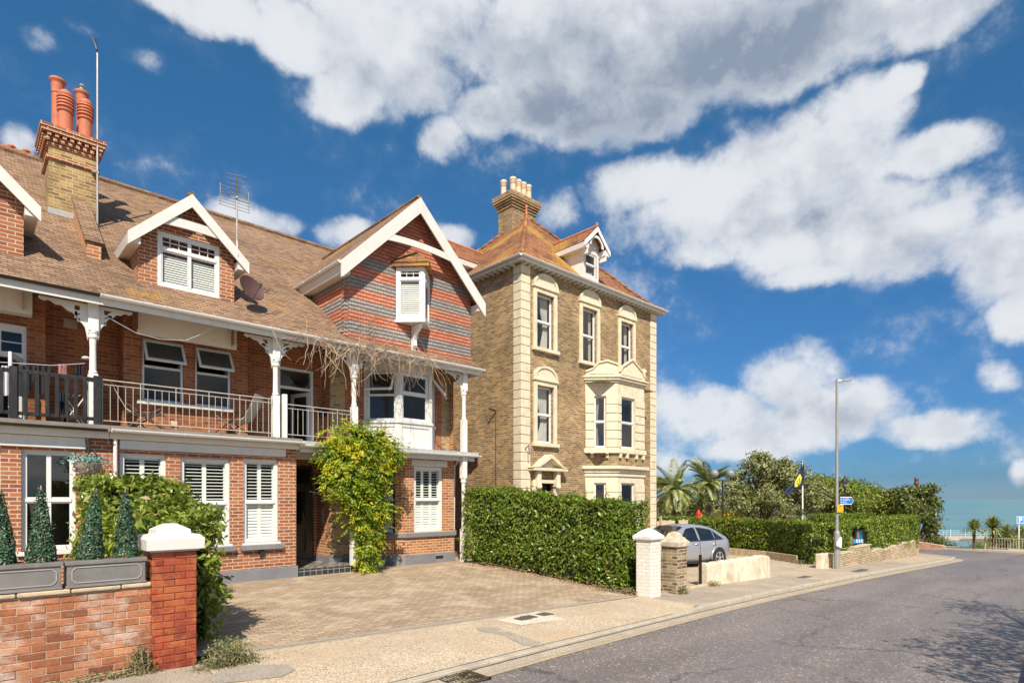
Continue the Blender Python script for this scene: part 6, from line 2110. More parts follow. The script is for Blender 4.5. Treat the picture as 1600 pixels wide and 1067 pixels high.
        mb.build('sling', seat, t)
        t.location = (x, y, ZB + .01); t.rotation_euler = (0, 0, rz)
    f1 = Fr(0, 14.05)
    chair(f1.a(225), 14.0, pi - .25, 'black and white reclining garden chair at the left end of the balcony', 'canvas_grey')
    chair(f1.a(366), 14.0, -.75, 'grey canvas reclining garden chair at the right end of the balcony', 'canvas_grey')
    # sagging cable
    mb = MB(); f = Fr(0, 13.3)
    P = [f.hit(u, v) for u, v in ((150, 486), (185, 505), (212, 520), (250, 530), (290, 532), (320, 520), (345, 500))]
    mb.tube([(a, 13.3, z) for a, z in P], .0045, 5)
    tag(mb.build('cable', 'fabric_pale'), 'thin pale cable sagging in front of the two open first floor windows', 'cable')


bits()


# ================================================================ GARDEN WALLS AND PILLARS
def walls():
    # near brick garden wall
    t = thing('garden_wall', 'old red brick garden wall with white salt bloom and stone coping', 'wall', (0, 7.5, gx(0)))
    x1 = 1.55
    mb = MB()
    mb.box(-3.5, x1, 7.368, 7.60, -.05, .895); w_ = mb.build('mortar', 'mortar_tan', t)
    mb = MB(); courses(mb, (-1.6, 7.368, 0), (1, 0, 0), (0, -1, 0), x1 + 1.6, -.03, .892, out=.007)
    mb.build('brickwork', 'loose_red', w_, bevel=.004)
    mb = MB()
    x = -3.5
    while x < x1 - .02:
        w = min(random.uniform(.35, .6), x1 - x)
        mb.box(x + .004, x + w - .004, 7.325 + random.uniform(-.008, .008), 7.66, .897, .937 + random.uniform(-.004, .004)); x += w
    mb.build('coping', 'coping_stone', t, bevel=.012)
    # painted pillar
    t = thing('gate_pillar', 'red painted brick gate pillar with a stepped white cap', 'pillar', (1.76, 7.52, .0))
    px0, px1, py0, py1 = 1.545, 1.985, 7.30, 7.74
    mb = MB(); mb.box(px0 + .008, px1 - .008, py0 + .008, py1 - .008, -.05, 1.262); sh = mb.build('shaft', 'mortar_red', t)
    mb = MB()
    courses(mb, (px0 + .002, py0 + .008, 0), (1, 0, 0), (0, -1, 0), px1 - px0 - .004, -.03, 1.258, jt=.007, bh=.069, out=.007, jit=.004, bl=.214)
    courses(mb, (px0 + .008, py1, 0), (0, -1, 0), (-1, 0, 0), py1 - py0 - .002, -.03, 1.258, jt=.007, bh=.069, out=.007, jit=.004, start=1)
    courses(mb, (px1 - .008, py0, 0), (0, 1, 0), (1, 0, 0), py1 - py0, -.03, 1.258, jt=.007, bh=.069, out=.007, jit=.004, start=1)
    mb.build('brickwork', 'loose_painted', sh, bevel=.007)
    mb = MB()
    c = ((px0 + px1) / 2, (py0 + py1) / 2)
    def fr(w0, w1, z0, z1):
        b = [V(c[0] - w0, c[1] - w0, z0), V(c[0] + w0, c[1] - w0, z0), V(c[0] + w0, c[1] + w0, z0), V(c[0] - w0, c[1] + w0, z0)]
        tp = [V(c[0] - w1, c[1] - w1, z1), V(c[0] + w1, c[1] - w1, z1), V(c[0] + w1, c[1] + w1, z1), V(c[0] - w1, c[1] + w1, z1)]
        for i in range(4):
            j = (i + 1) % 4
            mb.face([b[i], b[j], tp[j], tp[i]])
        mb.face(b[::-1]); mb.face(tp)
    fr(.240, .240, 1.262, 1.285)
    fr(.285, .288, 1.286, 1.40); fr(.288, .245, 1.40, 1.445); fr(.175, .170, 1.445, 1.50); fr(.170, .055, 1.50, 1.565)
    cp = mb.build('cap', 'white_paint', t, bevel=.006)
    one(lambda m: m.box(c[0] - .243, c[0] + .243, c[1] - .243, c[1] + .243, 1.263, 1.284), 'cap_bed', 'lead_grey', t)
    # white pillar by the hedge
    def pillar(name, label, x, y, w, h, shaft, capmat, style):
        z = gx(x)
        t = thing(name, label, 'pillar', (x, y, z))
        mb = MB(); mb.box(x - w / 2, x + w / 2, y - w / 2, y + w / 2, z - .05, z + h); mb.build('shaft', shaft, t, bevel=.015)
        mb = MB()
        def fr(w0, w1, z0, z1):
            b = [V(x - w0, y - w0, z0), V(x + w0, y - w0, z0), V(x + w0, y + w0, z0), V(x - w0, y + w0, z0)]
            tp = [V(x - w1, y - w1, z1), V(x + w1, y - w1, z1), V(x + w1, y + w1, z1), V(x - w1, y + w1, z1)]
            for i in range(4):
                j = (i + 1) % 4; mb.face([b[i], b[j], tp[j], tp[i]])
            mb.face(b[::-1]); mb.face(tp)
        q = w / 2
        if style == 0:
            fr(q + .02, q + .045, z + h, z + h + .03); fr(q + .05, q + .055, z + h + .03, z + h + .09); fr(q + .055, .10, z + h + .09, z + h + .22); fr(.10, .02, z + h + .22, z + h + .26)
        else:
            fr(q + .02, q + .05, z + h, z + h + .03); fr(q + .05, q + .05, z + h + .03, z + h + .12); fr(q + .05, .14, z + h + .12, z + h + .24); fr(.14, .10, z + h + .24, z + h + .32); fr(.10, .03, z + h + .32, z + h + .36)
        mb.build('cap', capmat, t, bevel=.02)
    pillar('gate_pillar', 'white painted brick gate pillar at the end of the tall laurel hedge', 11.12, 7.38, .39, 1.24, 'white_brick', 'flaking_white', 0)
    pillar('gate_pillar', 'unpainted weathered stock brick gate pillar with a bell-shaped stone cap', 12.18, 7.38, .42, 1.06, 'pillar_stock_brick', 'weathered_stone', 1)
    # stub wall behind, gate stop
    t = one(lambda m: m.box(11.42, 11.92, 7.52, 7.74, gx(11.6) - .05, gx(11.6) + .95), 'garden_wall', 'pillar_stock_brick')
    tag(t, 'short stretch of stock brick wall between the white pillar and the brick pillar', 'wall')
    t = one(lambda m: m.box(11.62, 11.67, 7.42, 7.47, gx(11.6) - .02, gx(11.6) + .98), 'gate_post', 'black_paint'); tag(t, 'dark metal gate post between the two pillars', 'post')
    t = one(lambda m: m.box(12.42, 12.50, 7.40, 7.60, gx(12.4) - .02, gx(12.4) + .50), 'render_stub', 'cream_render'); tag(t, 'small cream rendered stub at the foot of the brick pillar', 'wall stub')
    # low rendered wall
    t = thing('low_wall', 'low cream rendered wall with crumbling patches beside the pavement', 'wall', (15.8, 7.6, gx(15.8)))
    mb = MB()
    n = 20
    xa, xb = 14.02, 17.65
    prev = None
    for i in range(n + 1):
        f = i / n; x = xa + (xb - xa) * f
        w = .12 + .01 * sin(i * 1.7)
        h = .56 + .11 * f + .015 * sin(i * 2.3) - (.06 if i == n else 0)
        y = 7.56 - .07 * f
        z = gx(x)
        ring = [V(x, y - .02, z - .05), V(x, y - .005 * sin(i), z + h - .04), V(x, y + .03, z + h), V(x, y + .19, z + h + .005), V(x, y + .23, z + h - .04), V(x, y + .24, z - .05)]
        i0 = len(mb.v); mb.v.extend([tuple(p) for p in ring])
        if prev is not None:
            for k in range(5):
                mb.f.append((prev + k, i0 + k, i0 + k + 1, prev + k + 1)); mb.mi.append(0)
        else:
            mb.f.append(tuple(i0 + k for k in range(5, -1, -1))[::-1]); mb.mi.append(0)
        prev = i0
    mb.f.append(tuple(prev + k for k in range(6))[::-1]); mb.mi.append(0)
    mb.build('wall', 'cream_render', t)
    mb = MB()
    mb.box(xb - .02, xb + .05, 7.52, 7.70, gx(xb) + .1, gx(xb) + .42); mb.box(xb - .02, xb + .10, 7.53, 7.68, gx(xb) + .0, gx(xb) + .2)
    mb.build('broken_end', 'pillar_stock_brick', t, bevel=.02)
    b = one(lambda m: m.box(13.84, 13.90, 7.62, 7.68, gx(13.9) - .02, gx(13.9) + .80), 'bollard', 'black_paint', bevel=.008)
    tag(b, 'thin black steel post at the left end of the low rendered wall', 'post')
    b = one(lambda m: m.box(13.0, 14.0, 7.48, 7.60, gx(13.4) - .02, gx(13.4) + .05), 'threshold', 'coping_stone', bevel=.02); tag(b, 'stone gateway threshold between the brick pillar and the black post', 'threshold')
    # planters with topiary cones
    def planter(x0, x1, label):
        t = thing('planter', label, 'planter', ((x0 + x1) / 2, 7.5, .94), 0, 'grey trough planters on the wall')
        z0, z1 = .945, 1.205
        y0, y1 = 7.33, 7.62
        mb = MB()
        mb.box(x0 + .01, x1 - .01, y0 + .01, y1 - .01, z0, z1)
        mb.box(x0 - .006, x1 + .006, y0 - .006, y1 + .006, z1 - .03, z1 + .012)
        mb.box(x0, x1, y0, y1, z0, z0 + .022)
        mb.build('trough', 'planter_grey', t, bevel=.005)
        one(lambda m: m.box(x0 + .02, x1 - .02, y0 + .02, y1 - .02, z1 - .02, z1 + .016), 'soil', 'soil', t)
        mb = MB()       # raised panel line with clipped corners
        a0, a1, b0, b1, c = x0 + .05, x1 - .05, z0 + .05, z1 - .055, .035
        pts = [(a0 + c, b0), (a1 - c, b0), (a1, b0 + c), (a1, b1 - c), (a1 - c, b1), (a0 + c, b1), (a0, b1 - c), (a0, b0 + c)]
        for (p, q) in zip(pts, pts[1:] + pts[:1]):
            mb.bar((p[0], y0 + .006, p[1]), (q[0], y0 + .006, q[1]), .010, .008, up=(0, 1, 0))
        mb.build('panel_line', 'planter_line', t)
    planter(.80, 1.50, 'grey trough planter with a raised panel, right against the red pillar')
    planter(.04, .775, 'grey trough planter at the far left of the wall')
    fz = Fr(0, 7.47)
    def cone(x, y, h, r, label, lean=(0, 0)):
        t = thing('topiary_cone', label, 'topiary', (x, y, 1.2), 0, 'topiary cones in the planters')
        z0 = 1.205
        N = 3600
        f = 1 - np.sqrt(rng.uniform(0, 1, N)); w = rng.uniform(0, 2 * pi, N)
        rr = r * (1 - f) ** .82 * (.88 + .14 * rng.uniform(0, 1, N) + .12 * np.sin(w * 3 + f * 9 + x * 40) * np.sin(f * 17 + w + x * 9)) + .010
        pts = np.stack([x + rr * np.cos(w) + lean[0] * f, y + rr * np.sin(w) + lean[1] * f, z0 + .01 + f * h], 1)
        nr = np.stack([np.cos(w), np.sin(w), np.full(N, .3)], 1)
        k = 120
        ff = rng.uniform(0, .97, k); ww = rng.uniform(0, 2 * pi, k); re = r * (1 - ff) ** .82 * 1.0 + .022
        ex = np.stack([x + re * np.cos(ww) + lean[0] * ff, y + re * np.sin(ww) + lean[1] * ff, z0 + .01 + ff * h], 1)
        pts = np.concatenate([pts, ex]); nr = np.concatenate([nr, np.stack([np.cos(ww), np.sin(ww), np.full(k, .8)], 1)])
        leafset('foliage', pts, nr, .021, 'topiary_leaf', t, wid=.6, spread=.6, var=.5)
        mb = MB(); mb.tube([(x + lean[0], y, z0 + h - .06), (x + lean[0] * 1.02, y, z0 + h + .012)], .006, 5); mb.build('tip', 'vine_wood', t)
        mb = MB(); mb.lathe((x, y, z0), [(r * .86 * (1 - k / 10) ** .85 + .003, h * k / 10 * .97) for k in range(11)], 12)
        for i, v in enumerate(mb.v):
            k = (v[2] - z0) / h; mb.v[i] = (v[0] + lean[0] * k, v[1] + lean[1] * k, v[2])
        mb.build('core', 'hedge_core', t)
    cone(fz.a(64), 7.47, fz.z(64, 760) - 1.205, .118, 'dark green topiary cone in the left planter, in front of the sash window')
    cone(fz.a(0.5), 7.47, .72, .12, 'dark green topiary cone cut by the left edge')
    cone(fz.a(140), 7.47, fz.z(146, 765) - 1.205, .116, 'topiary cone leaning right with sparse tip, in the right planter', lean=(.06, 0))
    cone(fz.a(197.5), 7.47, fz.z(197, 764) - 1.205, .112, 'topiary cone nearest the red pillar', lean=(-.01, 0))


walls()


# ================================================================ HEDGES
def hedge(label, cat, path, w, zlo, zhi, leaf, mat, dens, name='hedge', lump=.07, core_in=.16, cut=None, group=None, seed=1, toe=.1, top_in=0.0, open_ends=True, upright=False):
    """a clipped hedge along a path of (x, y); zlo, zhi are functions of x, y"""
    c = path[0]
    t = thing(name, label, cat, (c[0], c[1], zlo(*c)), 0, group)
    P_, N_ = [], []
    core = MB()
    for i, (a, b) in enumerate(zip(path, path[1:])):
        a, b = V(*a, 0), V(*b, 0)
        d = b - a; L = d.length; d.normalize(); s = V(-d.y, d.x, 0)
        H = zhi(*a.xy) - zlo(*a.xy)
        for side, area in ((1, L * H), (-1, L * H)):
            n = int(area * dens)
            u = rng.uniform(-.02, 1.02, n) * L; v = rng.uniform(0, 1, n)
            x = a.x + d.x * u + s.x * side * w / 2; y = a.y + d.y * u + s.y * side * w / 2
            lo = np.array([zlo(p, q) for p, q in zip(x, y)]); hi = np.array([zhi(p, q) for p, q in zip(x, y)])
            z = lo + toe + (hi - lo - toe) * v
            pull = 0.10 * np.exp(-(1 - v) * 12) + top_in * v + .10 * np.exp(-v * 9)
            x -= s.x * side * pull; y -= s.y * side * pull
            P_.append(np.stack([x, y, z], 1)); N_.append(np.tile([s.x * side, s.y * side, .25], (n, 1)))
        n = int(L * w * dens)
        u = rng.uniform(-.02, 1.02, n) * L; q = rng.uniform(-.5, .5, n) * (w - top_in)
        x = a.x + d.x * u + s.x * q; y = a.y + d.y * u + s.y * q
        hi = np.array([zhi(p, r) for p, r in zip(x, y)])
        P_.append(np.stack([x, y, hi - .05 * (np.abs(q) * 2 / w) ** 6], 1)); N_.append(np.tile([0, 0, 1.0], (n, 1)))
        for e, p0 in ((-1, a), (1, b)):
            if (e == -1 and i == 0) or (e == 1 and i == len(path) - 2):
                n = int(w * H * dens)
                q = rng.uniform(-.5, .5, n) * w; v = rng.uniform(0, 1, n)
                x = p0.x + s.x * q; y = p0.y + s.y * q
                lo = np.array([zlo(p, r) for p, r in zip(x, y)]); hi = np.array([zhi(p, r) for p, r in zip(x, y)])
                P_.append(np.stack([x, y, lo + toe + (hi - lo - toe) * v], 1)); N_.append(np.tile([d.x * e, d.y * e, .2], (n, 1)))
        # core
        m = max(1, int(L / .8))
        cw = w / 2 - core_in
        e0, e1 = (core_in if i == 0 else -.0), (core_in if i == len(path) - 2 else -.0)
        for k in range(m):
            p = a + d * (e0 + (L - e0 - e1) * k / m); q = a + d * (e0 + (L - e0 - e1) * (k + 1) / m)
            if cut and cut(*((p + q) / 2).xy): continue
            z0, z1 = zlo(*p.xy) + toe * .5, zhi(*p.xy) - core_in
            core.obox(p - s * cw + V(0, 0, z0), q - p, s * 2 * cw, V(0, 0, z1 - z0))
    P = np.concatenate(P_); N = np.concatenate(N_)
    k = noise3(P, 2.2, seed) * lump
    P = P + N * k[:, None] + rng.normal(0, .035, P.shape) - N * rng.uniform(0, .09, len(P))[:, None]
    if cut:
        keep = np.array([not cut(p[0], p[1], p[2]) for p in P]); P = P[keep]; N = N[keep]
    sel = rng.integers(0, len(P), max(4, len(P) // 160))
    EP = []; EN = []
    for i in sel:
        if cut and cut(P[i][0], P[i][1], P[i][2]): continue
        dv = N[i] + rng.normal(0, .35, 3) + [0, 0, .5]; dv /= np.linalg.norm(dv)
        for j in range(5):
            EP.append(P[i] + dv * (.035 * j + .02) + rng.normal(0, .018, 3)); EN.append(dv)
    P = np.concatenate([P, np.array(EP)]); N = np.concatenate([N, np.array(EN)])
    leafset('foliage', P, N, leaf, mat, t, spread=.6, wid=.36, var=.5)
    core.build('light_block_core', 'hedge_core', t)  # solid dark boxes added inside the leaves to block light
    return t


def weeds(label, pts, n, h, leaf, mat='weed_leaf', cat='plant', name='weed_clump', spread=.1):
    c = pts[0]
    P = []
    for i in range(n):
        k = rng.integers(0, len(pts) - 1) if len(pts) > 1 else 0
        a, b = pts[k], pts[min(k + 1, len(pts) - 1)]
        f = rng.uniform()
        r = abs(rng.normal(0, 1))
        x = a[0] + (b[0] - a[0]) * f + rng.normal(0, spread); y = a[1] + (b[1] - a[1]) * f + rng.normal(0, spread * .7)
        hh = h * (a[2] if len(a) > 2 else 1) * rng.uniform(0, 1) ** 1.3 * math.exp(-(((x - a[0] - (b[0] - a[0]) * f) / (spread * 1.6)) ** 2))
        P.append((x, y, gz(x, y) + .01 + hh))
    P = np.array(P)
    t = thing(name, label, cat, (c[0], c[1], gz(c[0], c[1])))
    leafset('leaves', P, np.tile([0, -.4, .8], (n, 1)), leaf, mat, t, spread=1.0, wid=.5)
    mb = MB()
    for i in range(0, n, max(1, n // 40)):
        p = P[i]; q = pts[int(i / n * (len(pts)))]
        mb.tube([(p[0] * .5 + q[0] * .5, p[1] * .7 + q[1] * .3, gz(p[0], p[1])), tuple(p)], .003, 3, cap=False)
    mb.build('stems', 'vine_wood', t)
    return t


def plants():
    # tall laurel hedge along the drive
    zl = lambda x, y: gz(x, y) + .0
    zh = lambda x, y: 1.70 + (2.12 - 1.70) * sst((y - 7.4) / 5.6) + (.0)
    hedge('tall clipped laurel hedge between the block paved drive and the white pillar', 'hedge', [(11.03, 13.1), (11.55, 8.05)], 1.05, zl, zh, .095, 'laurel_leaf', 900, lump=.11, seed=3)
    weeds('dry weeds and fallen leaves under the foot of the tall laurel hedge', [(10.45, 12.6), (10.9, 9.6), (11.1, 8.0), (11.0, 7.6)], 900, .12, .045, 'dry_leaf', 'weeds', spread=.13)
    weeds('green weeds at the roadside end of the tall laurel hedge', [(10.75, 8.4), (11.0, 7.75), (11.3, 7.6)], 420, .14, .05, 'weed_leaf', 'weeds', spread=.09)
    # laurel beside the red pillar: a low front mass, a taller one behind
    zl = lambda x, y: gz(x, y)
    hedge('large laurel bush behind the red pillar, lower front mass', 'bush', [(2.02, 8.05), (1.98, 10.2)], .95, zl, lambda x, y: 1.62 + .12 * sin(x * 5 + y), .112, 'laurel_pale_leaf', 700, name='laurel_bush', lump=.16, seed=5)
    hedge('taller laurel bush in front of the shuttered window, clipped flat on top', 'bush', [(1.50, 11.2), (2.80, 11.3)], 1.2, zl, lambda x, y: 2.18 - .1 * (x - 1.5), .112, 'laurel_pale_leaf', 700, name='laurel_bush', lump=.13, seed=6)
    # loose sprays at its right side
    P = []; N = []
    for k in range(26):
        o = V(2.36 + random.uniform(-.1, .12), random.uniform(8.2, 10.2), random.uniform(.25, 1.5))
        d = V(random.uniform(.4, 1), random.uniform(-.5, .3), random.uniform(-.1, .8)).normalized()
        for j in range(16):
            P.append(o + d * (j * .022) + V(*(random.gauss(0, .04) for _ in range(3)))); N.append(d)
    t = thing('laurel_shoots', 'loose laurel shoots leaning out over the drive beside the red pillar', 'shoots', (2.5, 9, 0))
    leafset('leaves', np.array(P), np.array(N) * .4, .13, 'laurel_pale_leaf', t, spread=.7)
    weeds('bushy grey-green weed at the foot of the red pillar', [(2.10, 7.05), (2.42, 7.12)], 2600, .30, .028, spread=.12)
    weeds('thin line of weeds along the foot of the garden wall', [(-.6, 7.2, .5), (.4, 7.25, .5), (1.0, 7.28, .7), (1.42, 7.28, .4)], 900, .12, .030, spread=.07)
    weeds('low weed growing up the garden wall by the red pillar', [(1.38, 7.3), (1.5, 7.28)], 700, .30, .028, spread=.06)
    weeds('tuft of weeds at the foot of the stock brick pillar', [(12.0, 7.12), (12.25, 7.12)], 260, .16, .04, spread=.07)
    weeds('tuft of weeds at the left foot of the low rendered wall', [(14.0, 7.45), (14.3, 7.42)], 200, .14, .04, spread=.08)
    # garden hedges of the plot by the sea
    g = lambda x, y: gx(x)
    zt = lambda x, y: .87
    hedge('clipped garden hedge behind the silver car, turning the corner by the lamp post', 'hedge', [(27.1, 22), (27.0, 13.5), (25.9, 10.4), (24.25, 8.35)], 1.0, g, zt, .11, 'privet_leaf', 520, seed=8, core_in=.22, toe=.12)
    zlw = lambda x, y: gx(x) + .42
    cut = lambda x, y, z=None: 26.0 < x < 27.9 and y < 8.3 and (z is None or z < .64)
    hedge('clipped roadside hedge on the rubble wall, with a gap for the notice board', 'hedge', [(24.6, 8.25), (35.3, 7.95)], .9, zlw, lambda x, y: .84 + .012 * (x - 24), 0.11, 'privet_leaf', 520, seed=9, core_in=.2, cut=cut, toe=-.05)
    hedge('second clipped hedge showing above the roadside hedge', 'hedge', [(30, 10.5), (36, 10.0)], .8, g, lambda x, y: 1.05, .11, 'privet_leaf', 300, seed=10, core_in=.22)
    weeds('weeds in the gateway below the corner hedge', [(23.6, 8.6), (25.0, 9.9)], 500, .18, .06, spread=.25)
    # wisteria up the porch post
    t = thing('wisteria', 'leafy yellow-green wisteria climbing the ground floor porch post', 'climber', (7.35, 13.3, 0))
    fw = Fr(0, 13.2)
    blobs = [(561, 700, 55, 34), (545, 722, 40, 28), (590, 705, 32, 28), (530, 745, 30, 18), (560, 745, 45, 24), (585, 735, 20, 30), (568, 775, 34, 24), (575, 800, 22, 22), (590, 795, 22, 12), (556, 792, 20, 12), (572, 822, 30, 14), (578, 845, 18, 18), (573, 868, 14, 18), (568, 882, 16, 5), (545, 682, 28, 12), (603, 712, 20, 18), (520, 757, 16, 8), (552, 760, 40, 18)]
    P = []; N = []
    for (u, v, ru, rv) in blobs:
        D = 13.2 / (FW[1] + (u - 800) / FOC * RT[1])
        a, z = fw.hit(u, v)
        rx, rz = ru / FOC * D * 1.0, rv / FOC * D
        n = int(ru * rv * (.29 if v < 800 else .19))
        w = rng.normal(0, 1, (n, 3)); w /= np.linalg.norm(w, axis=1)[:, None]
        w[:, 1] = -np.abs(w[:, 1])
        r = (rng.uniform(.30, 1.12, n) + .22 * noise3(w * 2.0 + a, 2.0, int(u)))[:, None]
        P.append(np.array([a, 13.28, z]) + w * r * [rx, .42, rz]); N.append(w)
    P = np.concatenate(P); N = np.concatenate(N)
    # pinnate sprays: a drooping stalk with paired leaflets
    Q = []; T = []; NN = []
    for p, nn in zip(P, N):
        dr = nn + rng.normal(0, .5, 3) + [0, -.2, -.25]; dr /= np.linalg.norm(dr) + 1e-6
        sd = np.cross(dr, [0, 0, 1.0]); sd /= np.linalg.norm(sd) + 1e-6
        L = rng.uniform(.18, .34)
        for j in range(6):
            q = p + dr * (L * j / 6) + np.array([0, 0, -.012 * j * j * .3])
            for s in (-1, 1):
                tt = sd * s * .8 + dr * .5 + [0, 0, -.25]
                Q.append(q + tt * .04); T.append(tt); NN.append(nn * .5 + [0, -.2, .7])
        Q.append(p + dr * L); T.append(dr); NN.append(nn * .5 + [0, -.2, .7])
    leafset('foliage', Q, NN, .088, 'wisteria_leaf', t, spread=.45, wid=.40, tang=T)
    mb = MB()
    for k in range(4):
        ph = k * 1.6
        mb.tube([(7.36 + .10 * sin(ph + z * 3), 13.36 + .08 * cos(ph + z * 3), z) for z in np.linspace(0, 3.0, 16)], .022 - .003 * k, 6)
    for k in range(26):
        a = random.uniform(-1, 1); z = random.uniform(2.0, 3.3)
        mb.tube([(7.36, 13.35, z - .3), (7.36 + a * .4, 13.2, z - .05), (7.36 + a * .9, 13.15, z + random.uniform(-.2, .2))], .007, 4)
    mb.tube([(6.3, 13.9, 2.02), (6.7, 13.6, 1.85), (7.2, 13.4, 1.62)], .008, 4)
    mb.build('stems', 'bark', t)
    # bare creeper under the eaves
    t = thing('dead_creeper', 'tangle of bare dry creeper stems hanging from the eaves gutter', 'climber', (8, 13.1, 5.5))
    mb = MB()
    for k in range(170):
        a = random.choice([random.uniform(5.5, 9.6), random.gauss(7.4, .8)])
        p = V(a, 13.06 + random.uniform(-.1, .1), 5.58 + random.uniform(-.12, .1))
        d = V(random.uniform(-1, 1), random.uniform(-.3, .15), random.uniform(-.5, .35))
        pts = [p]
        cur = random.uniform(-.6, .6)
        L = random.randint(6, 14)
        for j in range(L):
            d = (d + V(random.gauss(0, .22), random.gauss(0, .12), random.gauss(-.09, .22))).normalized()
            p = p + d * .085
            if p.z > 5.95: d.z -= .4
            if p.y > 13.25: d.y -= .3
            pts.append(p.copy())
        r = random.choice([.004, .006, .009])
        mb.tube(pts, [r * (1 - .6 * i / len(pts)) for i in range(len(pts))], 4, cap=False)
    # stems twined on the post
    for k in range(8):
        ph = k
        mb.tube([(7.28 + .10 * sin(ph + z * 4), 13.42 + .10 * cos(ph + z * 4), z) for z in np.linspace(4.4, 5.5, 12)], .006, 4)
    for k in range(9):     # thin stems over the tile hanging
        x = random.uniform(6.9, 8.2); p = V(x, 13.38, 5.7); pts = [p.copy()]
        for j in range(14):
            p = p + V(random.gauss(0, .05), 0, random.uniform(.02, .10)); pts.append(p.copy())
        mb.tube(pts, .004, 4, cap=False)
    mb.build('stems', 'vine_wood', t)


plants()


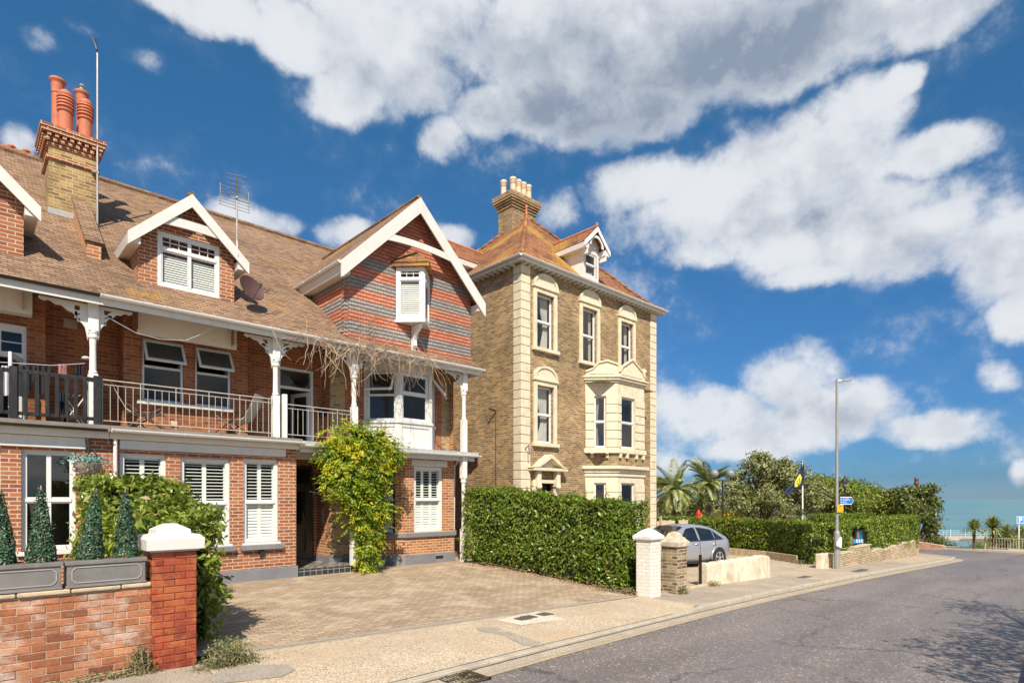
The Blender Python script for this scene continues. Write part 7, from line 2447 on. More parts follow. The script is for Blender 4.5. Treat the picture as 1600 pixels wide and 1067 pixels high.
# ================================================================ CAR
def car():
    t = thing('parked_car', 'silver five-door hatchback parked on the forecourt behind the low wall', 'car')
    # length along +x from nose (0) to tail (4.35); local y to the left of travel is negative here
    st = [  # x, half width, z low, z belt, z top, half width at the top
        (0.00, .60, .28, .52, .60, .50), (0.10, .74, .20, .60, .68, .62), (0.45, .84, .17, .70, .80, .70), (0.95, .88, .17, .80, .90, .74), (1.15, .89, .17, .86, .95, .72),
        (1.55, .90, .17, .90, 1.24, .62), (1.95, .905, .17, .91, 1.42, .58), (2.30, .91, .17, .92, 1.475, .585), (2.75, .91, .17, .93, 1.485, .585), (3.20, .905, .17, .95, 1.455, .57),
        (3.60, .89, .18, .97, 1.385, .55), (3.90, .87, .21, .98, 1.24, .56), (4.12, .84, .26, .97, 1.08, .60), (4.28, .76, .32, .90, .97, .60), (4.35, .66, .36, .80, .86, .52)]
    mb = MB()
    rings = []
    def ring(s):
        x, w, zl, zb, zt, wt = s
        h = zb - zl
        half = [(0, zl), (w * .80, zl), (w * .96, zl + h * .10), (w * 1.0, zl + h * .42), (w * .995, zl + h * .72), (w * .955, zb), (wt + (w * .955 - wt) * .40, zb + (zt - zb) * .62), (wt, zt - (zt - zb) * .14), (wt * .72, zt - .012), (0, zt)]
        return half
    for s in st:
        hf = ring(s)
        full = [(s[0], -a, z) for a, z in hf] + [(s[0], a, z) for a, z in hf[-2:0:-1]]
        i0 = len(mb.v); mb.v.extend(full); rings.append((i0, len(full)))
    for (a, n), (b, _) in zip(rings, rings[1:]):
        for k in range(n):
            k2 = (k + 1) % n
            mb.f.append((a + k, b + k, b + k2, a + k2)); mb.mi.append(0)
    mb.f.append(tuple(rings[0][0] + k for k in range(rings[0][1]))); mb.mi.append(0)
    mb.f.append(tuple(rings[-1][0] + k for k in range(rings[-1][1] - 1, -1, -1))); mb.mi.append(0)
    body = mb.build('body', 'car_silver', t, smooth=True)
    sb = body.modifiers.new('smooth', 'SUBSURF'); sb.levels = 2; sb.render_levels = 2
    # side point on the glasshouse between belt and roof
    def interp(x):
        for a, b in zip(st, st[1:]):
            if a[0] <= x <= b[0]:
                f = (x - a[0]) / (b[0] - a[0]); return [a[i] + (b[i] - a[i]) * f for i in range(6)]
        return st[-1]
    def side(x, f, s, off=.012):
        _, w, zl, zb, zt, wt = interp(x)
        p = [(w * .955, zb), (wt + (w * .955 - wt) * .40, zb + (zt - zb) * .62), (wt, zt - (zt - zb) * .14)]
        if f < .7: g = f / .7; a = p[0][0] + (p[1][0] - p[0][0]) * g; z = p[0][1] + (p[1][1] - p[0][1]) * g
        else: g = (f - .7) / .3; a = p[1][0] + (p[2][0] - p[1][0]) * g; z = p[1][1] + (p[2][1] - p[1][1]) * g
        return V(x, s * (a + off - .012 * sin(pi * min(f, 1))), z)
    for s in (-1, 1):
        for nm, x0, x1, lo, hi0, hi1 in (('front_door_window', 1.42, 2.40, .04, .20, .93), ('rear_door_window', 2.50, 3.28, .04, .93, .80), ('quarter_window', 3.33, 3.72, .06, .76, .16)):
            mb = MB(); n = 8
            for i in range(n):
                xa, xb = x0 + (x1 - x0) * i / n, x0 + (x1 - x0) * (i + 1) / n
                ta, tb = hi0 + (hi1 - hi0) * min(1, (i / n) * (1.7 if nm[0] == 'f' else 1)), hi0 + (hi1 - hi0) * min(1, ((i + 1) / n) * (1.7 if nm[0] == 'f' else 1))
                for j in range(4):
                    fa0, fa1 = lo + (ta - lo) * j / 4, lo + (ta - lo) * (j + 1) / 4
                    fb0, fb1 = lo + (tb - lo) * j / 4, lo + (tb - lo) * (j + 1) / 4
                    q = [side(xa, fa0, s), side(xb, fb0, s), side(xb, fb1, s), side(xa, fa1, s)]
                    mb.face(q if s < 0 else q[::-1])
            mb.build(nm, 'car_glass', t, smooth=True)
        # waist mouldings, door gaps, handles
        mb = MB()
        mb.tube([side(x, .02, s, .016) for x in np.linspace(1.35, 3.78, 14)], .011, 5)
        for x in (1.38, 2.45, 3.30):
            pts = [V(x + (.02 if x < 2 else .0), s * (interp(x)[1] * k + .004), interp(x)[2] + (interp(x)[3] - interp(x)[2]) * f) for f, k in ((.10, .965), (.42, 1.0), (.72, .995), (1.0, .958))]
            mb.tube(pts, .006, 4)
        mb.build('door_seals', 'black_plastic', t)
        for x in (2.18, 3.12):
            mb = MB(); w = interp(x)[1]
            mb.tube([(x, s * (w * .985), .80), (x + .05, s * (w + .018), .81), (x + .15, s * (w + .018), .815), (x + .20, s * (w * .985), .81)], .014, 6)
            mb.build('door_handle', 'car_silver', t)
        mb = MB(); mb.prism([(1.36, s * .90, .93), (1.52, s * .90, .95), (1.50, s * .90, 1.07), (1.40, s * .90, 1.06)], (0, s * .17, 0)); mb.build('wing_mirror', 'car_silver', t, bevel=.03)
        mb = MB()
        mb.prism([(4.16, s * .70, .86), (4.31, s * .56, .82), (4.26, s * .56, .98), (4.13, s * .62, 1.06)], (0.012, s * .035, 0)); mb.build('tail_light', 'lamp_red', t, bevel=.01)
        mb = MB(); mb.prism([(.12, s * .50, .58), (.55, s * .72, .72), (.50, s * .80, .62), (.10, s * .66, .50)], (-.03, s * .05, .06)); mb.build('headlight', 'globe', t, bevel=.01)
    def glasspatch(nm, xs, f):
        mb = MB()
        rows = []
        for x in xs:
            _, w, zl, zb, zt, wt = interp(x)
            rows.append([V(x, k * wt * .93, zt + .012 - .035 * abs(k) ** 3) for k in np.linspace(-1, 1, 9)])
        for a, b in zip(rows, rows[1:]):
            for j in range(8): mb.face([a[j], b[j], b[j + 1], a[j + 1]])
        mb.build(nm, 'car_glass', t, smooth=True)
    glasspatch('windscreen', (1.20, 1.38, 1.55, 1.75, 1.92), 0)
    glasspatch('rear_window', (3.66, 3.78, 3.90, 4.02, 4.10), 0)
    for x in (.80, 3.47):
        for s in (-1, 1):
            w = .885
            mb = MB(); mb.tube([(x, s * (w - .26), .32), (x, s * (w + .030), .32)], .375, 28); mb.build('wheel_arch', 'black_plastic', t)
            mb = MB()
            mb.tube([(x + .395 * cos(a), s * (w + .02), .32 + .395 * sin(a)) for a in np.linspace(-.15, pi + .15, 18)], .030, 6); mb.build('arch_lip', 'car_silver', t, smooth=True)
            mb = MB()
            mb.tube([(x, s * (w - .18), .315), (x, s * (w - .165), .315), (x, s * (w + .03), .315), (x, s * (w + .045), .315)], [.29, .315, .315, .29], 30)
            wh = mb.build('wheel', 'rubber', t)
            mb = MB()
            yy = s * (w + .045)
            mb.tube([(x + .205 * cos(a), yy, .315 + .205 * sin(a)) for a in np.linspace(0, 2 * pi, 25)], .014, 6, cap=False)
            for k in range(5):
                a = 2 * pi * k / 5 + .3
                p = [(.04, -.35), (.20, -.17), (.20, .17), (.04, .35)]
                mb.prism([(x + r * cos(a + d), yy, .315 + r * sin(a + d)) for r, d in p], (0, s * .012, 0))
            mb.tube([(x, yy, .315), (x, yy + s * .02, .315)], .045, 12)
            mb.build('rim', 'alloy', wh)
    mb = MB(); mb.box(4.33, 4.36, -.26, .26, .50, .61); mb.build('number_plate', 'sign_yellow', t, bevel=.004)
    mb = MB()
    for s in (-1, 1):
        mb.box(.9, 3.3, s * .86 - .012, s * .86 + .012, .14, .22)
    mb.build('sill', 'black_plastic', t)
    # place: tail at (20.55, 10.0), nose away to the left
    d = V(.985, -.168, 0).normalized()
    tail = V(20.65, 10.86, 0); nose = tail - d * 4.35
    z = gx((tail.x + nose.x) / 2)
    t.rotation_euler = (0, math.atan(.03) * d.x, atan2(d.y, d.x))
    t.location = (nose.x, nose.y, gx(nose.x) + .005)


car()


# ================================================================ STREET FURNITURE
def street():
    # lamp column
    x, y = 22.9, 7.32
    z = gx(x)
    f = Fr(0, y)
    t = thing('street_lamp', 'tall grey steel street lamp at the corner of the pavement', 'street lamp', (x, y, z))
    zt = EYE + 183 / FOC * 21.04
    mb = MB()
    mb.lathe((x, y, z), [(.10, -.05), (.10, 1.25), (.085, 1.32), (.055, 1.36), (.048, 3.0), (.042, zt - z - .1)], 16)
    mb.build('column', 'galvanised', t, smooth=False)
    mb = MB()
    mb.tube([(x, y, zt - .15), (x, y, zt - .02), (x + .12, y - .05, zt + .06)], .04, 8)
    mb.build('spigot', 'galvanised', t)
    mb = MB()
    dx, dy = .86, -.5
    P = [(-.02, .05, -.02), (.10, .10, .02), (.45, .085, .055), (.58, .03, .06)]
    pr = None
    L = V(dx, dy, .12).normalized(); S = V(-dy, dx, 0)
    o = V(x + .02, y, zt + .0)
    for (d, w, h) in P:
        q = [o + L * d - S * w + V(0, 0, -.03), o + L * d + S * w + V(0, 0, -.03), o + L * d + S * w * .8 + V(0, 0, .035), o + L * d - S * w * .8 + V(0, 0, .035)]
        i0 = len(mb.v); mb.v.extend([tuple(p) for p in q])
        if pr is None: mb.f.append((i0, i0 + 1, i0 + 2, i0 + 3)); mb.mi.append(0)
        else:
            for k in range(4):
                mb.f.append((pr + k, pr + (k + 1) % 4, i0 + (k + 1) % 4, i0 + k)); mb.mi.append(0)
        pr = i0
    mb.f.append((pr + 3, pr + 2, pr + 1, pr)); mb.mi.append(0)
    lh = mb.build('lamp_head', 'galvanised', t, bevel=.01)
    mb = MB(); mb.lathe((x + .28, y - .15, zt + .07), [(.035, 0), (.035, .04), (.015, .06)], 10); mb.build('photocell', 'globe', lh)
    # painted band on the column
    mb = MB(); zb0, zb1 = f.z(1310, 845), f.z(1310, 815)
    mb.lathe((x, y, 0), [(.052, zb0), (.050, zb1)], 14); mb.build('yellow_band', 'sign_yellow', t)
    # orange plate with a small dark mark
    fs = Fr(x, y - .08, .86, -.5)
    a0 = -.10
    zz0, zz1 = f.z(1309, 800), f.z(1309, 788)
    s = thing('sign', 'square orange plate fixed on the lamp column below the blue arrow sign', 'sign', (x, y - .08, zz0))
    one(lambda m: fs.box(m, -.13, .13, .03, .045, zz0, zz1), 'plate', 'sign_yellow', s, bevel=.008)
    mb = MB()
    zc = zz1 - .06
    mb.prism([fs.P(-.07, .0455, zc - .015), fs.P(-.0, .0455, zc + .005), fs.P(.03, .0455, zc + .03), (fs.P(.05, .0455, zc - .02))], fs.P(0, .002, 0) - fs.P(0, 0, 0)); mb.build('symbol', 'black_plastic', s)
    # blue arrow sign
    z0, z1 = f.z(1325, 787.5), f.z(1325, 776)
    s = thing('sign', 'blue arrow-shaped direction sign with white edge pointing right', 'sign', (x, y, z0))
    fb = Fr(x, y - .07, .92, -.40)
    W = .68; m_ = (z0 + z1) / 2
    o = lambda k: [(.04, z0 + k), (W - .10, z0 + k), (W - k * .8, m_), (W - .10, z1 - k), (.04, z1 - k)]
    mb = MB(); mb.prism([fb.P(a, .0, z) for a, z in o(0)], fb.P(0, .012, 0) - fb.P(0, 0, 0)); mb.build('board', 'sign_white', s)
    mb = MB(); mb.prism([fb.P(a if a > .05 else a + .0, .0121, z) for a, z in o(.025)], fb.P(0, .003, 0) - fb.P(0, 0, 0)); mb.build('panel', 'sign_blue', s)
    mb = MB()
    # two short lines of small white lettering and a symbol column, drawn as letter strokes
    random.seed(5)
    def glyphs(a, b, zc, h):
        q = a
        while q < b:
            w = h * .62
            if random.random() > .16:
                k = random.randint(0, 3)
                fb.box(mb, q, q + h * .16, .0152, .0165, zc - h / 2, zc + h / 2)
                if k != 1: fb.box(mb, q + h * .16, q + w * .8, .0152, .0165, zc + h * .34, zc + h / 2)
                if k != 2: fb.box(mb, q + h * .16, q + w * .8, .0152, .0165, zc - h / 2, zc - h * .34)
                if k > 1: fb.box(mb, q + w * .65, q + w * .8, .0152, .0165, zc - h * .34, zc + h * .34)
            q += w
    glyphs(.17, .47, m_ + .065, .035); glyphs(.13, .52, m_ + .018, .035); glyphs(.14, .24, m_ - .055, .045); glyphs(.27, .38, m_ - .055, .05)
    fb.box(mb, .065, .10, .0152, .0165, m_ - .07, m_ - .03); fb.box(mb, .065, .10, .0152, .0165, m_ + .02, m_ + .07)
    mb.build('lettering', 'sign_white', s)
    # flyer taped to the column
    s = one(lambda m: m.prism([fs.P(-.22, .10, f.z(1304, 852)), fs.P(-.02, .11, f.z(1304, 856)), fs.P(.0, .11, f.z(1304, 840)), fs.P(-.06, .11, f.z(1304, 838)), fs.P(-.23, .12, f.z(1304, 847))], (0, -.006, 0)), 'flyer', 'sign_white')
    tag(s, 'curled white paper flyer tied to the lamp column at waist height', 'flyer')
    # rubble wall under the hedge
    t = thing('rubble_wall', 'pale rubble stone wall under the roadside hedge', 'wall', (30, 7.6, gx(30)))
    mb = MB()
    X = lin(23.0, 35.6, 42)
    def top(x):
        if x < 24.0: return gx(x) + .50
        if 25.5 < x < 27.8: return gx(x) + .62 + .10 * (x - 25.5) / 2.3
        return gx(x) + .45 + .28 * sst((x - 29) / 6) + .03 * sin(x * 3.1)
    for a, b in zip(X, X[1:]):
        h0, h1 = top(a), top(b)
        mb.prism([V(a, 7.55, gx(a) - .05), V(b, 7.55, gx(b) - .05), V(b, 7.55, h1), V(a, 7.55, h0)], (0, .28, 0))
    mb.build('stonework', 'rubble_stone', t)
    # loose irregular top stones
    mb = MB()
    x = 24.2
    while x < 35.4:
        w = random.uniform(.16, .34); h = top(x)
        mb.box(x, x + w - .02, 7.53 + random.uniform(0, .04), 7.8, h - .01, h + random.uniform(.03, .08)); x += w
    mb.build('top_stones', 'weathered_stone', t, bevel=.02)
    t = one(lambda m: m.box(22.35, 23.0, 7.62, 7.86, gx(22.6) - .05, gx(22.6) + .52), 'rendered_wall_end', 'cream_render', bevel=.03)
    tag(t, 'pale rendered wall end just left of the lamp post', 'wall')
    # low boundary wall below the corner hedge
    t = thing('low_wall', 'low weathered wall at the foot of the hedge behind the car', 'wall', (25.5, 11, gx(25)))
    mb = MB()
    path = [(26.3, 20), (26.3, 13.6), (25.3, 10.9), (23.9, 9.1)]
    for a, b in zip(path, path[1:]):
        a, b = V(*a, gx(a[0])), V(*b, gx(b[0]))
        mb.prism([a - V(0, 0, .05), b - V(0, 0, .05), b + V(0, 0, .30), a + V(0, 0, .30)], (.14, 0, 0))
    mb.build('wall', 'coping_stone', t)
    # notice board in the gap
    t = thing('notice_board', 'blue notice board with a pink and white banner in the hedge gap', 'notice board', (26.6, 7.95, gx(26) + .7))
    fn = Fr(26.0, 8.0, 1, -.02)
    zb = gx(26.5)
    f8 = Fr(0, 8.0)
    A = lambda u: f8.a(u) - 26.0
    Z = lambda u, v: f8.z(u, v)
    one(lambda m: fn.box(m, A(1336), A(1355), -.05, -.0, Z(1345, 849), Z(1345, 826)), 'case', 'black_paint', t)
    one(lambda m: fn.box(m, A(1337), A(1348), .001, .02, Z(1343, 845), Z(1343, 829)), 'poster', 'board_teal', t)
    one(lambda m: fn.box(m, A(1337.5), A(1340), .021, .025, Z(1339, 840), Z(1339, 830)), 'poster_figure', 'terracotta', t)
    bn = MB(); bn.prism([fn.P(A(1331), .04, Z(1331, 849)), fn.P(A(1348), .04, Z(1348, 847)), fn.P(A(1349), .04, Z(1348, 841.5)), fn.P(A(1332), .04, Z(1332, 842))], fn.P(0, .015, 0) - fn.P(0, 0, 0)); bn.build('banner', 'sky_blue_sign', t)
    mb = MB(); mk = MB()
    for i, u in enumerate((1335, 1338.6, 1342.4)):
        r = .055
        mb.tube([fn.P(A(u) + .05 + r * cos(w), .058, Z(u, 845.2) + r * 1.2 * sin(w)) for w in np.linspace(0.3, 2 * pi, 12)], .018, 5)
        mk.tube([fn.P(A(u) + .05 + r * .3 * cos(w), .062, Z(u, 845.2) + r * .5 * sin(w)) for w in np.linspace(0, 5, 8)], .014, 5)
    mb.build('banner_lettering', 'sign_white', t); mk.build('banner_marks', 'board_pink', t)
    t = thing('board_fence', 'short weathered board fence behind the notice board', 'fence', (27, 8.1, zb))
    mb = MB()
    for k in range(15):
        a = A(1330) + k * .13
        fn.box(mb, a, a + .12, -.16, -.13, zb + .3, zb + 1.0 + random.uniform(-.02, .02))
    mb.build('boards', 'wood_pale', t)
    # pale fence between villa and garden hedge
    t = thing('board_fence', 'pale close-board fence beside the villa, behind the silver car', 'fence', (26, 16, gx(26)))
    mb = MB(); ff = Fr(0, 15.0)
    for k in range(16):
        a = ff.a(1027) + k * .17
        if 9 <= k <= 10: continue
        mb.box(a, a + .155, 15.0, 15.03, gx(a) - .02, ff.z(1045, 813) + random.uniform(-.03, .03))
    mb.build('boards', 'wood_pale', t)
    one(lambda m: m.box(ff.a(1030), ff.a(1030) + .08, 14.9, 14.98, gx(25), ff.z(1030, 806)), 'fence_post', 'wood_grey', t)
    # P sign
    fP = Fr(0, 5.2)
    a = Fr(0, 5.2).a(1592)
    t = thing('parking_sign', 'small blue parking sign with a white P on a pale pole', 'sign', (a, 5.2, gx(44)))
    zt = fP.z(1592, 806.5)
    mb = MB(); mb.tube([(a, 5.2, gx(44) - .2), (a, 5.2, zt)], .035, 8); mb.build('pole', 'sign_white', t)
    fp = Fr(a, 5.15, .75, -.66)
    h = .46
    one(lambda m: fp.box(m, -.25, .25, .02, .04, zt - h, zt), 'plate', 'sign_white', t)
    one(lambda m: fp.box(m, -.22, .22, .041, .046, zt - h + .03, zt - .03), 'panel', 'sky_blue_sign', t)
    mb = MB()
    fp.box(mb, -.11, -.04, .047, .052, zt - h + .07, zt - .07)
    fp.box(mb, -.04, .07, .047, .052, zt - .13, zt - .07); fp.box(mb, -.04, .07, .047, .052, zt - .26, zt - .20); fp.box(mb, .05, .11, .047, .0515, zt - .24, zt - .09)
    mb.build('letter', 'sign_white', t)


street()


# ================================================================ PLANTING BY THE SEA
def tree(label, x, y, z, h, blobs, mat, leaf, dens, name='tree', trunk_r=.18, trunks=3, group=None, wid=.45):
    t = thing(name, label, 'tree', (x, y, z), 0, group)
    P = []; N = []
    mb = MB()
    for i, (bx, by, bz, r, rz) in enumerate(blobs):
        area = 4 * pi * r * r
        nc = max(16, int(area * 11))
        c = rng.normal(0, 1, (nc, 3)); c /= np.linalg.norm(c, axis=1)[:, None]
        c = c * rng.uniform(.40, 1.08, nc)[:, None] * [r, r, rz] + [x + bx, y + by, z + bz]
        per = int(dens)
        q = np.repeat(c, per, 0) + rng.normal(0, 1, (nc * per, 3)) * [.22 * r ** .4, .22 * r ** .4, .15 * r ** .4]
        P.append(q); N.append(q - [x + bx, y + by, z + bz - rz * .4])
        o = V(x, y, z)
        tip = V(x + bx, y + by, z + bz)
        k = V(random.uniform(-.1, .1), random.uniform(-.1, .1), 0) * (1 + i % 3)
        mb.tube([o + k, o + k + (tip - o) * .4 + V(0, 0, h * .05), tip + V(0, 0, rz * .4)], [trunk_r * (.6 if i else 1), trunk_r * .45, trunk_r * .12], 7)
        for j in range(6):
            e = c[rng.integers(0, nc)]
            mb.tube([o.lerp(tip, random.uniform(.6, 1)), tuple(e)], [trunk_r * .22, trunk_r * .06], 5)
    P = np.concatenate(P); N = np.concatenate(N); N = N / (np.linalg.norm(N, axis=1)[:, None] + 1e-6)
    leafset('crown', P, N, leaf, mat, t, spread=.6, wid=wid)
    mb.build('trunk', 'bark', t)
    return t


def palm(label, x, y, z, h, fr_len, n, name='palm_tree', mat='palm_leaf', r=.2, group=None, droop=1.0):
    t = thing(name, label, 'palm', (x, y, z), 0, group)
    P = []; T = []
    mb = MB()
    for k in range(n):
        w = 2 * pi * k / n * 2.4 + random.uniform(-.2, .2)
        up = random.uniform(.0, 1.45)
        L = fr_len * random.uniform(.8, 1.1)
        d = V(cos(w) * cos(up), sin(w) * cos(up), sin(up))
        p = V(x, y, z + h)
        pts = [p.copy()]
        m = 14
        for j in range(m):
            d = (d + V(0, 0, -.074 * droop * (1 + j / m))).normalized()
            p = p + d * (L / m); pts.append(p.copy())
            side = d.cross(V(0, 0, 1)).normalized()
            if j > 0:
                for s in (-1, 1):
                    for q in range(3):
                        tt = (side * s * .8 + d * .55 + V(0, 0, -.25)).normalized()
                        ll = L * .17 * sin(pi * min(1, (j + 1.5) / (m + 2))) + .08
                        P.append((pts[-2].lerp(p, q / 3) + tt * ll / 2, ll, tt, side.cross(d)))
        mb.tube(pts, .018, 4, cap=False)
    # leaflets as narrow leaves
    v = []
    f = []
    for (c, ll, tt, nn) in P:
        w = tt.cross(nn).normalized() * .015 * (1 + .2 * fr_len)
        i = len(v)
        v += [tuple(c - tt * ll / 2), tuple(c + w), tuple(c + tt * ll / 2 - V(0, 0, .04)), tuple(c - w)]
        f.append((i, i + 1, i + 2, i + 3))
    me = bpy.data.meshes.new('fronds'); me.from_pydata(v, [], f); me.materials.append(M[mat])
    o = bpy.data.objects.new('fronds', me); COL.objects.link(o); attach(o, t)
    prof = [(r * 1.1, -.1), (r, .2)] + [(r * (1 + .12 * (k % 2)), .2 + (h - .3) * k / 12) for k in range(1, 13)] + [(r * 1.3, h - .05), (r * .6, h + .15)]
    mb.build('frond_ribs', mat, t)
    mb = MB(); mb.lathe((x, y, z), prof, 12); mb.build('trunk', 'bark', t)


def spiky(label, x, y, z, stem, L, n, name='yucca', cat='plant', mat='yucca_leaf', group=None, heads=1):
    t = thing(name, label, cat, (x, y, z), 0, group)
    v = []; f = []
    for hd in range(heads):
        hx, hy, hz = x + (random.uniform(-.3, .3) if hd else 0), y + (random.uniform(-.3, .3) if hd else 0), z + stem * (1 - .25 * hd)
        for k in range(n):
            w = random.uniform(0, 2 * pi); el = random.uniform(-.35, 1.5)
            d = V(cos(w) * cos(el), sin(w) * cos(el), sin(el)); l = L * random.uniform(.7, 1.1)
            s = d.cross(V(0, 0, 1)).normalized() * (.028 + .012 * L)
            p = V(hx, hy, hz); i = len(v)
            mid = p + d * l * .55; tip = p + d * l + V(0, 0, -.18 * l)
            v += [tuple(p - s * .5), tuple(p + s * .5), tuple(mid + s), tuple(mid - s), tuple(tip)]
            f += [(i, i + 1, i + 2, i + 3), (i + 3, i + 2, i + 4)]
    me = bpy.data.meshes.new('leaves'); me.from_pydata(v, [], f); me.materials.append(M[mat])
    o = bpy.data.objects.new('leaves', me); COL.objects.link(o); attach(o, t)
    if stem > .3:
        mb = MB(); mb.tube([(x, y, z - .1), (x + .03, y, z + stem * .5), (x, y, z + stem)], .08, 8); mb.build('trunk', 'bark', t)


def at(u, dist):
    """plan position seen along a given bearing at a given depth"""
    q = (u - 800) / FOC
    return dist * (FW[0] + q * RT[0]), dist * (FW[1] + q * RT[1])


def zat(v, dist):
    return EYE + (778 - v) / FOC * dist


def garden():
    # palms
    for (u, v, dist, L, n, lab) in ((1055, 768, 37, 2.25, 46, 'date palm at the left, against the villa corner'), (1108, 758, 41, 2.3, 46, 'date palm behind the twin globe lamp')):
        x, y = at(u, dist)
        zt = zat(v, dist); z = gx(x) - .2
        palm(lab, x, y, z, zt - z, L, n, group='date palms in the garden', r=.24)
    x, y = at(1096, 35); spiky('many-headed cordyline left of the twin globe lamp', x, y, gx(x), zat(782, 35) - gx(x), 1.0, 120, 'cordyline', 'shrub', 'palm_leaf', heads=3)
    x, y = at(1078, 36); spiky('pale yellow-green cordyline low between the two date palms', x, y, gx(x), zat(787, 36) - gx(x), .95, 90, 'cordyline', 'shrub', 'yucca_leaf', heads=2)
    x, y = at(1225, 33); spiky('spiky yucca left of the flagpole', x, y, gx(x), zat(806, 33) - gx(x), .85, 90, 'yucca', 'plant', 'yucca_leaf', group='yuccas above the hedge')
    x, y = at(1248, 33); spiky('spiky yucca at the foot of the flagpole', x, y, gx(x), zat(808, 33) - gx(x), .90, 90, 'yucca', 'plant', 'yucca_leaf', group='yuccas above the hedge')
    # big grey-green tree
    def blobtree(label, dist, blobs, mat, leaf, dens, base_u, name='tree', tr=.2, wid=.45, jit=1.4):
        bx, by = at(base_u, dist); z = gx(bx) if bx < 48 else gx(48) - .5
        B = []
        for (u, v, ru, rv) in blobs:
            dd = dist + random.uniform(-jit, jit)
            X, Y = at(u, dd)
            B.append((X - bx, Y - by, zat(v, dd) - z, ru / FOC * dd, rv / FOC * dd))
        return tree(label, bx, by, z, 3, B, mat, leaf, dens, name=name, trunk_r=tr, wid=wid)
    blobtree('large loose grey-green tree in the middle of the garden', 40, [(1185, 728, 22, 20), (1210, 742, 26, 26), (1238, 745, 22, 22), (1178, 765, 24, 24), (1150, 768, 18, 22), (1205, 775, 30, 22), (1242, 778, 22, 18), (1150, 745, 12, 10), (1262, 768, 14, 16), (1225, 725, 10, 8), (1160, 790, 18, 12), (1190, 715, 10, 8), (1272, 785, 12, 12)], 'olive_leaf', .23, 14, 1195, tr=.22, wid=.35)
    blobtree('olive-toned bushy tree right of the flagpole', 42, [(1268, 765, 18, 16), (1285, 775, 16, 18), (1260, 790, 16, 14)], 'olive_leaf', .21, 12, 1268, tr=.14)
    blobtree('bright green pine behind the street lamp', 44, [(1290, 765, 26, 18), (1318, 768, 26, 18), (1345, 772, 26, 18), (1370, 782, 26, 16), (1395, 793, 18, 13), (1330, 785, 32, 15), (1300, 787, 22, 13), (1278, 752, 14, 9), (1350, 792, 26, 12), (1380, 797, 20, 10)], 'pine_leaf', .27, 14, 1300, name='pine_tree', tr=.22, wid=.25)
    blobtree('dark ivy-clad tree at the end of the roadside hedge', 41, [(1400, 771, 14, 7), (1425, 768, 16, 7), (1452, 764, 12, 6), (1445, 780, 16, 12), (1420, 785, 16, 14), (1450, 800, 15, 16), (1458, 820, 11, 16), (1430, 803, 18, 12), (1463, 785, 7, 10), (1452, 838, 12, 10)], 'ivy_leaf', .21, 15, 1430, tr=.18)
    blobtree('low rounded bush beyond the hedge end, beside the slipway', 40, [(1468, 845, 12, 7), (1482, 852, 10, 5), (1458, 850, 9, 6)], 'ivy_leaf', .14, 12, 1470, name='bush', tr=.05)
    blobtree('dense green bush along the garden behind the palms', 46, [(1040, 790, 20, 14), (1075, 793, 24, 12), (1120, 790, 30, 16), (1160, 797, 26, 10)], 'olive_leaf', .22, 9, 1100, name='bush', tr=.1)
    blobtree('shrubs behind the right railings', 50, [(1575, 838, 20, 9), (1596, 832, 14, 10), (1610, 842, 18, 14), (1560, 848, 14, 7)], 'ivy_leaf', .18, 10, 1580, name='bush', tr=.06, jit=.5)
    blobtree('purple-tinged low shrubs under the parking sign', 47, [(1535, 852, 14, 5), (1598, 852, 16, 6)], 'pine_leaf', .15, 9, 1560, name='bush', tr=.04, jit=.5)
    # dense shrub belt closing the view under the trees
    t = thing('shrub_belt', 'dense dark shrubs massed behind the garden trees', 'shrubs', (*at(1200, 50), gx(47)))
    P = []
    for u in range(1035, 1440, 5):
        dd = 50 + random.uniform(-1, 1); x, y = at(u, dd); zc = zat(802 + random.uniform(-3, 5), dd)
        c_ = rng.normal(0, 1, (150, 3)); c_ /= np.linalg.norm(c_, axis=1)[:, None]
        P.append(c_ * rng.uniform(.5, 1.0, 150)[:, None] * [.8, .8, 1.25] + [x, y, zc])
    P = np.concatenate(P)
    leafset('foliage', P, np.tile([-.3, -.4, .6], (len(P), 1)), .26, 'ivy_leaf', t, spread=.8)
    t['kind'] = 'stuff'
    # small palms at the sea end
    for (u, v, s, L, n, lab) in ((1522, 827, 1, .95, 150, 'slender cabbage palm at the left end of the railings'), (1552, 826, 1, 1.15, 190, 'larger cabbage palm, middle of the three by the railings'), (1573, 836, 1, .95, 130, 'rightmost cabbage palm beside the parking sign')):
        x, y = at(u, 37.3); z = gx(x) - .1
        spiky(lab, x, y, z, zat(v, 37.3) - z, L, n, 'cabbage_palm', 'palm', 'palm_leaf', group='cabbage palms by the railings')
    # twin globe lamp
    x, y = at(1129, 33)
    z = gx(x)
    t = thing('globe_lamp', 'black park lamp with two smoked globes', 'lamp post', (x, y, z))
    zt = zat(750, 33)
    mb = MB(); mb.tube([(x, y, z), (x, y, zt)], .05, 10)
    r = V(RT[0], RT[1], 0)
    w = 12.5 / FOC * 33
    mb.tube([V(x, y, zt) - r * w, V(x, y, zt) + r * w], .03, 8)
    for s in (-1, 1): mb.tube([V(x, y, zt) + r * w * s - V(0, 0, .04), V(x, y, zt + .14) + r * w * s], .05, 8)
    mb.build('post', 'black_paint', t)
    for s in (-1, 1):
        c = V(x, y, zt + .36) + r * w * s
        mb = MB(); mb.lathe(c, [(.23 * sin(a), -.23 * cos(a)) for a in np.linspace(.15, pi - .02, 12)], 18); mb.build('globe', 'globe', t, smooth=True)
    # victorian lantern behind the arrow sign
    x, y = at(1320, 36); z = gx(x)
    t = thing('lantern_post', 'black Victorian lantern post rising from the pine', 'lamp post', (x, y, z))
    zt = zat(760, 36)
